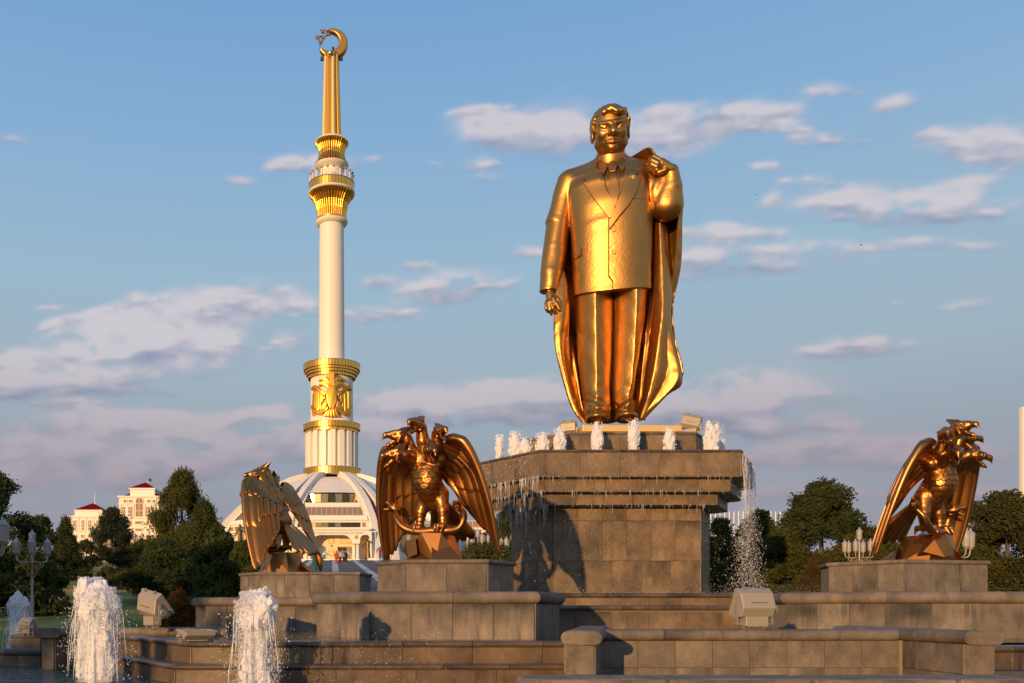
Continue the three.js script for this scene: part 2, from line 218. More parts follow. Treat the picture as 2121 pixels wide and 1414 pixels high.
function mesher(f, lo, hi, h) {   // naive surface nets, skipping blocks far from the surface; normals from the field
  const nx = Math.ceil((hi[0] - lo[0]) / h) + 1, ny = Math.ceil((hi[1] - lo[1]) / h) + 1, nz = Math.ceil((hi[2] - lo[2]) / h) + 1, F = new Float32Array(nx * ny * nz), B = 8, id = (i, j, k) => (k * ny + j) * nx + i;
  for (let k0 = 0; k0 < nz; k0 += B) for (let j0 = 0; j0 < ny; j0 += B) for (let i0 = 0; i0 < nx; i0 += B) {
    const c = f(lo[0] + (i0 + B / 2) * h, lo[1] + (j0 + B / 2) * h, lo[2] + (k0 + B / 2) * h), far = Math.abs(c) > B * h * 1.45 + 4 * h;
    for (let k = k0; k < Math.min(nz, k0 + B); k++) for (let j = j0; j < Math.min(ny, j0 + B); j++) for (let i = i0; i < Math.min(nx, i0 + B); i++) F[id(i, j, k)] = far ? c : f(lo[0] + i * h, lo[1] + j * h, lo[2] + k * h);
  }
  const vid = new Int32Array(nx * ny * nz).fill(-1), pos = [], idx = [];
  for (let k = 0; k < nz - 1; k++) for (let j = 0; j < ny - 1; j++) for (let i = 0; i < nx - 1; i++) {
    let m = 0; const v = [F[id(i, j, k)], F[id(i + 1, j, k)], F[id(i, j + 1, k)], F[id(i + 1, j + 1, k)], F[id(i, j, k + 1)], F[id(i + 1, j, k + 1)], F[id(i, j + 1, k + 1)], F[id(i + 1, j + 1, k + 1)]];
    for (let q = 0; q < 8; q++) if (v[q] < 0) m |= 1 << q;
    if (m === 0 || m === 255) continue;
    let sx = 0, sy = 0, sz = 0, n = 0;
    for (const [a, b] of EDGES) if ((v[a] < 0) !== (v[b] < 0)) { const t = v[a] / (v[a] - v[b]); sx += lerp(a & 1, b & 1, t); sy += lerp((a >> 1) & 1, (b >> 1) & 1, t); sz += lerp(a >> 2, b >> 2, t); n++; }
    vid[id(i, j, k)] = pos.length / 3; pos.push(lo[0] + (i + sx / n) * h, lo[1] + (j + sy / n) * h, lo[2] + (k + sz / n) * h);
  }
  const quad = (a, b, c, d, flip) => { if (a < 0 || b < 0 || c < 0 || d < 0) return; flip ? idx.push(a, c, b, a, d, c) : idx.push(a, b, c, a, c, d); };
  for (let k = 1; k < nz - 1; k++) for (let j = 1; j < ny - 1; j++) for (let i = 1; i < nx - 1; i++) {
    const s = F[id(i, j, k)] < 0;
    if (s !== F[id(i + 1, j, k)] < 0) quad(vid[id(i, j - 1, k - 1)], vid[id(i, j, k - 1)], vid[id(i, j, k)], vid[id(i, j - 1, k)], !s);
    if (s !== F[id(i, j + 1, k)] < 0) quad(vid[id(i - 1, j, k - 1)], vid[id(i - 1, j, k)], vid[id(i, j, k)], vid[id(i, j, k - 1)], !s);
    if (s !== F[id(i, j, k + 1)] < 0) quad(vid[id(i - 1, j - 1, k)], vid[id(i, j - 1, k)], vid[id(i, j, k)], vid[id(i - 1, j, k)], !s);
  }
  const nor = new Float32Array(pos.length), e = h * 0.6;
  for (let q = 0; q < pos.length; q += 3) {
    const x = pos[q], y = pos[q + 1], z = pos[q + 2], gx = f(x + e, y, z) - f(x - e, y, z), gy = f(x, y + e, z) - f(x, y - e, z), gz = f(x, y, z + e) - f(x, y, z - e), l = Math.hypot(gx, gy, gz) || 1;
    nor[q] = gx / l; nor[q + 1] = gy / l; nor[q + 2] = gz / l;
  }
  const g = new THREE.BufferGeometry(); g.setAttribute('position', new THREE.Float32BufferAttribute(pos, 3)); g.setAttribute('normal', new THREE.BufferAttribute(nor, 3)); g.setIndex(idx); return g;
}
const EDGES = [[0, 1], [2, 3], [4, 5], [6, 7], [0, 2], [1, 3], [4, 6], [5, 7], [0, 4], [1, 5], [2, 6], [3, 7]];
function catmull(p, t) {   // through control values p at t in 0..1
  const n = p.length - 1, k = clamp(t * n, 0, n - 1e-6), i = Math.floor(k), f = k - i, a = p[Math.max(0, i - 1)], b = p[i], c = p[i + 1], d = p[Math.min(n, i + 2)];
  return b.map((_, q) => 0.5 * (2 * b[q] + (c[q] - a[q]) * f + (2 * a[q] - 5 * b[q] + 4 * c[q] - d[q]) * f * f + (3 * b[q] - a[q] - 3 * c[q] + d[q]) * f * f * f));
}
const sheetPoint = (rows, u, v) => catmull(rows.map((r) => catmull(r, u)), v);
function slab(fn, nu, nv, thick) {   // a sheet fn(u, v) -> [x, y, z] with real thickness and closed rims
  const P = [], N = [], at = (u, v) => V(...fn(clamp(u, 0, 1), clamp(v, 0, 1)));
  for (let j = 0; j <= nv; j++) for (let i = 0; i <= nu; i++) { const u = i / nu, v = j / nv, e = 0.004, du = at(u + e, v).sub(at(u - e, v)), dv = at(u, v + e).sub(at(u, v - e)); P.push(at(u, v)); N.push(du.cross(dv).normalize()); }
  const pos = [], idx = [], W = nu + 1, n = P.length;
  for (const s of [0.5, -0.5]) P.forEach((p, q) => { const t = typeof thick === 'function' ? thick((q % W) / nu, Math.floor(q / W) / nv) : thick; const w = p.clone().addScaledVector(N[q], s * t); pos.push(w.x, w.y, w.z); });
  for (let j = 0; j < nv; j++) for (let i = 0; i < nu; i++) { const a = j * W + i, b = a + 1, c = a + W, d = c + 1; idx.push(a, b, c, b, d, c, n + a, n + c, n + b, n + b, n + c, n + d); }
  const rim = []; for (let i = 0; i < nu; i++) rim.push([i, i + 1]); for (let j = 0; j < nv; j++) rim.push([j * W + nu, (j + 1) * W + nu]); for (let i = nu; i > 0; i--) rim.push([nv * W + i, nv * W + i - 1]); for (let j = nv; j > 0; j--) rim.push([j * W, (j - 1) * W]);
  for (const [a, b] of rim) idx.push(a, n + a, b, b, n + a, n + b);
  const g = new THREE.BufferGeometry(); g.setAttribute('position', new THREE.Float32BufferAttribute(pos, 3)); g.setIndex(idx);
  return toCreasedNormals(g, 0.75);
}
// ---------------------------------------------------------------- stonework
// polygons are [x, depth] corners, listed so that the outside lies to the left-hand side when depth is drawn upwards (clockwise from above)
const sr = rng(21);
const outward = (a, b) => { const dx = b[0] - a[0], dd = b[1] - a[1], l = Math.hypot(dx, dd); return [dd / l, -dx / l]; };   // in (x, depth)
function offsetPoly(p, o, closed = true) {   // corners moved outwards by o
  const n = p.length;
  return p.map((c, i) => {
    const hasA = closed || i > 0, hasB = closed || i < n - 1, A = hasA ? outward(p[(i + n - 1) % n], c) : outward(c, p[i + 1]), B = hasB ? outward(c, p[(i + 1) % n]) : A;
    const k = 1 + A[0] * B[0] + A[1] * B[1]; return [c[0] + o * (A[0] + B[0]) / k, c[1] + o * (A[1] + B[1]) / k];
  });
}
function prism(p, y0, y1) {   // solid block over a convex polygon
  const n = p.length, pos = [], v = (c, y) => [c[0], y, -c[1]], tri = (a, b, c) => pos.push(...a, ...b, ...c);
  for (let i = 0; i < n; i++) { const a = p[i], b = p[(i + 1) % n]; tri(v(a, y0), v(b, y0), v(b, y1)); tri(v(a, y0), v(b, y1), v(a, y1)); }
  for (let i = 1; i < n - 1; i++) { tri(v(p[0], y1), v(p[i], y1), v(p[i + 1], y1)); tri(v(p[0], y0), v(p[i + 1], y0), v(p[i], y0)); }
  const g = new THREE.BufferGeometry(); g.setAttribute('position', new THREE.Float32BufferAttribute(pos, 3)); g.computeVertexNormals(); return boxUV(g);
}
const slabCache = {};
function slabGeo(w, h, t, k) {   // one cut stone with its edges taken off
  const key = [w.toFixed(3), h.toFixed(3), t, k].join();
  return slabCache[key] ??= (() => {
    const e = 0.006, s = new THREE.Shape([[-w / 2, -h / 2], [w / 2, -h / 2], [w / 2, h / 2], [-w / 2, h / 2]].map(([x, y]) => new THREE.Vector2(x, y))), pos = [], uv = [], U = (k * 1.37) % 4, W2 = (k * 2.11) % 4;
    const R = [[-w / 2, -h / 2], [w / 2, -h / 2], [w / 2, h / 2], [-w / 2, h / 2]], I = [[-w / 2 + e, -h / 2 + e], [w / 2 - e, -h / 2 + e], [w / 2 - e, h / 2 - e], [-w / 2 + e, h / 2 - e]];
    const put = (q) => { pos.push(...q); uv.push(q[0] + U, q[1] + W2 + q[2] * 0.3); };
    const quad = (a, b, c, d) => [a, b, c, a, c, d].forEach(put);
    quad([...I[0], t], [...I[1], t], [...I[2], t], [...I[3], t]);
    for (let i = 0; i < 4; i++) { const j = (i + 1) % 4; quad([...R[i], t - e], [...R[j], t - e], [...I[j], t], [...I[i], t]); quad([...R[i], 0], [...R[j], 0], [...R[j], t - e], [...R[i], t - e]); }
    const g = new THREE.BufferGeometry(); g.setAttribute('position', new THREE.Float32BufferAttribute(pos, 3)); g.setAttribute('uv', new THREE.Float32BufferAttribute(uv, 2)); g.computeVertexNormals(); return g;
  })();
}
const GAP = 0.007, THICK = 0.03;
// stones along one wall line a -> b between y0 and y1: cols across (or a list of shares), rows as heights from the bottom
function clad(parent, a, b, y0, y1, cols, rows, mats, name = 'stone_panel') {
  const n = outward(a, b), len = Math.hypot(b[0] - a[0], b[1] - a[1]), turn = Math.atan2(n[0], -n[1]), hs = Array.isArray(rows) ? rows : Array(rows).fill((y1 - y0) / rows);
  let y = y0;
  for (const [ri, h] of hs.entries()) {
    const w = len / cols, shift = 0;
    for (let i = 0; i < cols; i++) {
      const t = (i + 0.5) / cols, g = slabGeo(w - GAP, h - GAP, THICK, (sr() * 6) | 0), m = part(parent, name, g, mats[(sr() * mats.length) | 0]);
      m.position.set(a[0] + (b[0] - a[0]) * t + n[0] * (sr() * 0.003) - parent.position.x, y + h / 2 - parent.position.y, -(a[1] + (b[1] - a[1]) * t + n[1] * (sr() * 0.003)) - parent.position.z);
      m.rotation.y = turn;
    }
    y += h;
  }
}
// rounded coping stones following corners p at height y (their underside); profile = [[out, up], ...] counter-clockwise seen along the wall
function coping(parent, p, y, profile, mats, stone = 1.0, closed = true, shown = null) {
  const n = p.length, edges = closed ? n : n - 1, dirs = [];
  for (let i = 0; i < n; i++) { const q = offsetPoly(p, 1, closed)[i]; dirs.push([q[0] - p[i][0], q[1] - p[i][1]]); }
  for (let i = 0; i < edges; i++) {
    if (shown && !shown.includes(i)) continue;
    const a = p[i], b = p[(i + 1) % n], da = dirs[i], db = dirs[(i + 1) % n], len = Math.hypot(b[0] - a[0], b[1] - a[1]), k = Math.max(1, Math.round(len / stone)), nn = outward(a, b);
    for (let s = 0; s < k; s++) {
      const g0 = s === 0 ? 0 : 0.006 / len, g1 = s === k - 1 ? 0 : 0.006 / len, t0 = s / k + g0, t1 = (s + 1) / k - g1;
      const end = (t) => { const d = t <= 0 ? da : t >= 1 ? db : nn, c = [lerp(a[0], b[0], t), lerp(a[1], b[1], t)]; return profile.map(([o, u]) => V(c[0] + d[0] * o, y + u, -(c[1] + d[1] * o))); };
      const E0 = end(t0), E1 = end(t1), P = [], UV = [], U = sr() * 4, m = profile.length; let run = 0;
      for (let q = 0; q < m; q++) {
        const r = (q + 1) % m, l = Math.hypot(profile[r][0] - profile[q][0], profile[r][1] - profile[q][1]);
        for (const [v, uu, vv] of [[E0[q], 0, run], [E0[r], 0, run + l], [E1[r], len / k, run + l], [E0[q], 0, run], [E1[r], len / k, run + l], [E1[q], len / k, run]]) { P.push(v.x, v.y, v.z); UV.push(uu + U, vv + U); }
        run += l;
      }
      for (const [E, f] of [[E0, 1], [E1, 0]]) for (let q = 1; q < m - 1; q++) for (const v of f ? [E[0], E[q + 1], E[q]] : [E[0], E[q], E[q + 1]]) { P.push(v.x, v.y, v.z); UV.push(v.x * 0.7 + v.z * 0.7 + U, v.y); }
      let g = new THREE.BufferGeometry(); g.setAttribute('position', new THREE.Float32BufferAttribute(P, 3)); g.setAttribute('uv', new THREE.Float32BufferAttribute(UV, 2)); g.computeVertexNormals(); g = toCreasedNormals(g, 0.7);
      g.translate(-parent.position.x, -parent.position.y, -parent.position.z);
      part(parent, 'coping_stone', g, mats[(sr() * mats.length) | 0]);
    }
  }
}
// rounded nose: from `inn` behind the wall line to `out` in front, h thick
function nose(inn, out, h, seg = 8) { const r = h / 2, l = [[-inn, 0]]; for (let i = 0; i <= seg; i++) { const a = -Math.PI / 2 + i / seg * Math.PI; l.push([out - r + Math.cos(a) * r, r + Math.sin(a) * r]); } l.push([-inn, h]); return l; }
function stadium(w, h, seg = 8) { const r = h / 2, l = []; for (let i = 0; i <= seg; i++) { const a = -Math.PI / 2 + i / seg * Math.PI; l.push([w / 2 - r + Math.cos(a) * r, r + Math.sin(a) * r]); } for (let i = 0; i <= seg; i++) { const a = Math.PI / 2 + i / seg * Math.PI; l.push([-w / 2 + r + Math.cos(a) * r, r + Math.sin(a) * r]); } return l; }

// ---- the statue's plinth: a corbelled hexagon with water running over its rim
const rimHex = [[4.2, 27.7], [5.79, 25], [11.41, 25], [13.0, 27.7], [11.41, 30.4], [5.79, 30.4]];
{
  const t = thing('statue_plinth', 'tall corbelled brown granite plinth carrying the gilded caped statue, water running over its rim', 'plinth');
  const shaft = offsetPoly(rimHex, -1.14), base = offsetPoly(rimHex, -1.06), inset = (e) => offsetPoly(rimHex, -e);
  const courses = [['shaft_core', shaft, 1.4, 4.52], ['corbel_core', inset(0.667 + THICK), 4.5, 4.85], ['corbel_core', inset(0.30 + THICK), 4.84, 5.23], ['rim_core', inset(THICK), 5.215, 5.90]];
  for (const [n, p, y0, y1] of courses) part(t, n, prism(n === 'shaft_core' ? offsetPoly(p, -THICK) : p, y0, y1), n === 'shaft_core' ? M.core : M.mortar);
  const core = (p, n) => offsetPoly(p, -THICK);
  for (const e of [0, 1, 2]) {   // left face, front, right face
    const q = (p) => [core(p)[e], core(p)[e + 1]];
    clad(t, ...q(shaft), 1.4, 2.92, e === 1 ? 5 : 3, [1.52], M.graniteBrown); clad(t, ...q(shaft), 2.92, 4.49, e === 1 ? 6 : 3, [1.17, 0.40], M.graniteBrown);
    clad(t, ...q(inset(0.667)), 4.50, 4.84, e === 1 ? 6 : 3, 1, M.graniteBrown); clad(t, ...q(inset(0.30)), 4.855, 5.22, e === 1 ? 6 : 3, 1, M.graniteBrown); clad(t, ...q(rimHex), 5.225, 5.89, e === 1 ? 5 : 3, 1, M.graniteBrown);
  }
  coping(t, rimHex, 5.885, nose(0.5, 0.035, 0.085), M.copingWet, 1.2);
  part(t, 'rim_floor', prism(offsetPoly(rimHex, -0.45), 5.80, 5.93), M.core);
  // upper step under the statue's slab
  const up = [[5.75, 27.6], [6.99, 26.3], [10.66, 26.3], [11.9, 28.0], [10.7, 29.6], [6.9, 29.6]], upIn = offsetPoly(up, -THICK);
  part(t, 'step_core', prism(upIn, 5.9, 6.66), M.mortar);
  for (const e of [0, 1, 2]) clad(t, upIn[e], upIn[e + 1], 5.93, 6.63, e === 1 ? 5 : 2, 1, M.graniteBrown);
  coping(t, up, 6.625, nose(0.6, 0.04, 0.10), M.coping, 1.0);
  part(t, 'step_top', prism(offsetPoly(up, -0.5), 6.62, 6.722), M.core);
}
{
  const t = thing('statue_slab', 'low gold-painted slab between the feet of the gilded statue and the plinth', 'base slab');
  const p = (x0, x1, d0, d1) => [[Xat(x0, d0), d0], [Xat(x1, d0), d0], [Xat(x1, d0), d1], [Xat(x0, d0), d1]];
  const gm = M.goldPale;
  part(t, 'slab', new RoundedBoxGeometry(Xat(1413, 26.7) - Xat(1208, 26.7), 0.19, 2.3, 2, 0.012).translate((Xat(1413, 26.7) + Xat(1208, 26.7)) / 2, 6.90, -27.85), gm);
  part(t, 'slab', new RoundedBoxGeometry(Xat(1418, 26.7) - Xat(1189, 26.7), 0.085, 2.5, 2, 0.012).translate((Xat(1418, 26.7) + Xat(1189, 26.7)) / 2, 6.764, -28.0), gm);
}
// ---- stepped terrace between plinth and basin
{
  const t = thing('fountain_terrace', 'two wet granite steps running below the tall statue plinth', 'steps');
  const lo = [[3.2, 27], [5.3, 23.2], [13.0, 23.2], [15.2, 27], [13, 33], [5, 33]], up = [[3.9, 27], [5.6, 24.2], [11.35, 24.2], [13.4, 27.6], [12, 32], [5, 32]];
  part(t, 'terrace_core', prism(offsetPoly(lo, -THICK), -0.2, 1.60), M.mortar); part(t, 'step_core', prism(offsetPoly(up, -THICK), 1.5, 1.93), M.core);
  const li = offsetPoly(lo, -THICK), ui = offsetPoly(up, -THICK);
  clad(t, li[1], li[2], 0.3, 1.47, 8, 1, M.graniteBrown); clad(t, li[0], li[1], 0.3, 1.47, 4, 1, M.graniteBrown); clad(t, li[2], li[3], 0.3, 1.47, 4, 1, M.graniteBrown);
  clad(t, ui[1], ui[2], 1.61, 1.83, 6, 1, M.graniteBrown); clad(t, ui[2], ui[3], 1.61, 1.83, 3, 1, M.graniteBrown);
  coping(t, lo, 1.49, nose(0.5, 0.06, 0.135), M.copingWet, 1.1); coping(t, up, 1.83, nose(0.5, 0.05, 0.13), M.copingWet, 1.1);
}
// ---- three pedestals with their lower tiers
function pedestal(name, label, poly, y0, y1, shown, cols, mats) {
  const t = thing(name, label, 'pedestal', [0, 0, 0], 0), inn = offsetPoly(poly, -THICK);
  part(t, 'pedestal_core', prism(inn, y0, y1 - 0.02), M.mortar);
  shown.forEach((e, k) => clad(t, inn[e], inn[(e + 1) % poly.length], y0, y1 - 0.095, cols[k], 1, mats));
  coping(t, poly, y1 - 0.10, nose(0.45, 0.045, 0.10), M.coping, 1.6);
  part(t, 'pedestal_top', prism(offsetPoly(poly, -0.40), y1 - 0.04, y1 - 0.006), M.core);
  return t;
}
function tier(label, poly, y0, y1, shown, cols, mats, copMat = M.coping) {
  const t = thing('fountain_tier', label, 'tier', [0, 0, 0], 0), inn = offsetPoly(poly, -THICK);
  part(t, 'tier_core', prism(inn, y0, y1 - 0.03), M.mortar);
  shown.forEach((e, k) => clad(t, inn[e], inn[(e + 1) % poly.length], y0, y1 - 0.255, cols[k], 1, mats));
  coping(t, poly, y1 - 0.26, nose(0.5, 0.115, 0.26), copMat, 2.2);
  part(t, 'tier_top', prism(offsetPoly(poly, -0.45), y1 - 0.05, y1 - 0.012), M.core);
  return t;
}
const pedNear = [[1.06, 20.9], [1.61, 19.6], [3.41, 19.6], [4.25, 20.9], [3.7, 22.2], [1.8, 22.2]];
const pedLeft = [[-2.85, 27.9], [-2.15, 26.8], [0.82, 26.8], [1.25, 28.4], [0.6, 30.2], [-2.0, 30.2]];
const pedRight = [[11.84, 21.4], [12.71, 19.9], [15.0, 20.5], [15.3, 22.0], [14.2, 23.0], [12.4, 22.8]];
pedestal('eagle_pedestal', 'hexagonal granite pedestal under the nearest gilded eagle, in front of the statue plinth', pedNear, 1.85, 2.63, [0, 1, 2], [1, 2, 2], M.granite);
pedestal('eagle_pedestal', 'granite pedestal under the leftmost eagle seen from behind', pedLeft, 1.85, 2.63, [0, 1, 2], [1, 4, 2], M.graniteStain);
pedestal('eagle_pedestal', 'granite pedestal under the eagle at the far right of the fountain', pedRight, 1.85, 2.645, [0, 1, 2], [3, 3, 2], M.graniteStain);
tier('round-edged granite tier standing in the pool below the nearest eagle pedestal', [[-0.36, 21.2], [0.784, 18.7], [4.25, 18.7], [5.40, 21.2], [4.3, 23.4], [0.7, 23.4]], 0.55, 1.91, [0, 1, 2], [2, 4, 3], M.graniteStain);
tier('round-edged granite tier below the leftmost eagle pedestal, partly behind a tall jet', [[-4.09, 26.9], [-2.99, 25.6], [1.9, 25.6], [2.6, 27.5], [1.4, 31.0], [-3, 31.0]], 0.5, 1.86, [0, 1, 2], [3, 5, 2], M.graniteStain);
tier('round-edged granite tier below the far right eagle pedestal', [[10.42, 20.6], [11.57, 18.75], [16.8, 19.2], [17.4, 22.0], [15, 24.5], [11.2, 24]], 0.2, 1.915, [0, 1, 2], [3, 5, 2], M.graniteStain);
// ---- front basin: rim and step of wet granite
const basinY = 0.90;
{
  const t = thing('basin_wall', 'wet brown granite basin wall with two rounded ledges, left of the low pier wall', 'basin wall');
  const rim = [[-6.6, 23.5], [-2.6, 16.6], [5.2, 16.6]], step = [[-7.0, 23.3], [-2.83, 16.2], [4.42, 16.2]];
  const rI = offsetPoly(rim, -THICK, false), sI = offsetPoly(step, -THICK, false);
  const wall = (p, y0, y1, th) => { const b = offsetPoly(p, -th, false); for (let i = 0; i < p.length - 1; i++) part(t, 'wall_core', prism([p[i], p[i + 1], b[i + 1], b[i]], y0, y1), M.mortar); };
  wall(rI, -0.1, 0.90, 0.45); wall(sI, -0.3, 0.50, 0.36);
  for (const e of [0, 1]) { clad(t, rI[e], rI[e + 1], 0.5, 0.845, e ? 6 : 6, 1, M.graniteWet); clad(t, sI[e], sI[e + 1], -0.3, 0.455, e ? 5 : 6, 1, M.graniteWet); }
  coping(t, rim, 0.845, nose(0.46, 0.05, 0.105), M.copingWet, 1.3, false); coping(t, step, 0.46, nose(0.36, 0.06, 0.085), M.copingWet, 1.3, false);
}
{
  const t = thing('basin_wall', 'short wet granite basin wall with ledges beyond the right-hand pier', 'basin wall');
  for (const [y0, y1, d] of [[0.2, 0.94, 14.6], [-0.3, 0.56, 14.2]]) {
    const a = [10.0, d], b = [14.5, d + 0.3], p = [a, b], i = offsetPoly(p, -THICK, false), bk = offsetPoly(p, -0.45, false);
    part(t, 'wall_core', prism([i[0], i[1], bk[1], bk[0]], y0, y1 - 0.02), M.mortar); clad(t, i[0], i[1], y0, y1 - 0.09, 4, 1, M.graniteWet); coping(t, p, y1 - 0.09, nose(0.4, 0.06, 0.1), M.copingWet, 1.2, false);
  }
}
// ---- the low wall with two piers that ends the basin in front
{
  const t = thing('pier_wall', 'low granite wall with rounded coping between two short piers in the foreground', 'low wall');
  const y1 = 1.02, wallD = 15.2;
  part(t, 'wall_core', prism([[4.5, wallD + THICK], [9.7, wallD + THICK], [9.7, wallD + 0.5], [4.6, wallD + 0.5]], -0.4, y1), M.mortar);
  clad(t, [4.56, wallD + THICK], [9.62, wallD + THICK], 0.56, y1, 8, 1, M.granite); clad(t, [4.56, wallD + THICK], [9.62, wallD + THICK], -0.2, 0.56, 8, 1, M.granite);
  for (const [x0, x1, s] of [[3.52, 4.0, 1.3], [9.60, 10.08, 0.1]]) {   // the piers splay outwards from the wall
    const p = [[x0 + s + 0.1, 17.2], [x0, 13.6], [x1, 13.6], [x1 + s, 17.2]];
    part(t, 'pier_core', prism(offsetPoly(p, -THICK), -0.4, y1), M.mortar); const i = offsetPoly(p, -THICK);
    for (const e of [0, 1, 2]) { const c = e === 1 ? 1 : 3; clad(t, i[e], i[e + 1], 0.56, y1, c, 1, M.granite); clad(t, i[e], i[e + 1], -0.2, 0.56, c, 1, M.granite); }
    const mid = (x0 + x1) / 2; coping(t, [[mid, 13.52], [mid + s, 17.3]], y1, stadium(0.60, 0.205), M.coping, 1.3, false);
  }
  coping(t, [[4.62, wallD + 0.22], [9.56, wallD + 0.22]], y1 - 0.006, stadium(0.62, 0.19), M.coping, 0.9, false);
}
{
  const t = thing('stone_ledge', 'smooth grey stone ledge along the bottom right edge of the photograph', 'stone ledge');
  for (let i = 0; i < 6; i++) { const x = 2.0 + i * 1.5; part(t, 'ledge_stone', boxUV(new RoundedBoxGeometry(1.49, 0.16, 0.55, 3, 0.05).translate(x + 0.75, 0.772, -9.55)), M.coping[i % 2]); part(t, 'ledge_wall', boxUV(box(1.49, 0.9, 0.4, x + 0.75, 0.24, -9.55)), M.granite[i % 3]); }
}
// ---- left-hand end of the fountain: another pier wall, seen behind the jets
{
  const t = thing('pier_wall', 'grey granite wall with rounded coping and an end pier behind the left-hand jets', 'low wall');
  const d = 20.6, p = [[Xat(112, d), d + 0.1], [Xat(470, d), d + 0.1]], q = offsetPoly(p, -0.5, false);
  part(t, 'wall_core', prism([p[0], p[1], q[1], q[0]], -0.3, 0.9), M.mortar); clad(t, p[0], p[1], -0.1, 0.9, 5, 1, M.graniteStain, 'stone_panel');
  coping(t, [[p[0][0] - 0.1, d + 0.3], [p[1][0], d + 0.3]], 0.9, stadium(0.62, 0.21), M.coping, 1.4, false);
  const x0 = Xat(85, 19.9), x1 = Xat(114, 19.9), pp = [[x0, 22.5], [x0, 19.9], [x1, 19.9], [x1, 22.5]], i = offsetPoly(pp, -THICK);
  part(t, 'pier_core', prism(i, -0.3, 0.9), M.mortar); for (const e of [0, 1, 2]) clad(t, i[e], i[e + 1], -0.1, 0.9, e === 1 ? 1 : 2, 1, M.granite);
  coping(t, [[(x0 + x1) / 2, 19.8], [(x0 + x1) / 2, 22.6]], 0.905, stadium(0.60, 0.215), M.coping, 1.4, false);
}
{
  const t = thing('basin_wall', 'dark grey granite basin edge at the far left over the lower pool', 'basin wall');
  const d = 21, a = [Xat(-60, d), d], b = [Xat(84, d), d], p = [a, b], i = offsetPoly(p, -THICK, false), q = offsetPoly(p, -0.5, false);
  part(t, 'wall_core', prism([i[0], i[1], q[1], q[0]], -0.3, 0.5), M.mortar); clad(t, i[0], i[1], -0.2, 0.46, 3, 1, M.graniteStain); coping(t, p, 0.45, nose(0.5, 0.07, 0.14), M.coping, 1.0, false);
  const e = [[Xat(22, 22), 22], [Xat(84, 22), 22]], eo = offsetPoly(e, -0.6, false); part(t, 'step_core', prism([e[0], e[1], eo[1], eo[0]], 0.2, 0.84), M.mortar); clad(t, e[0], e[1], 0.5, 0.82, 1, 1, M.graniteStain); coping(t, e, 0.82, nose(0.6, 0.05, 0.08), M.coping, 1.0, false);
}
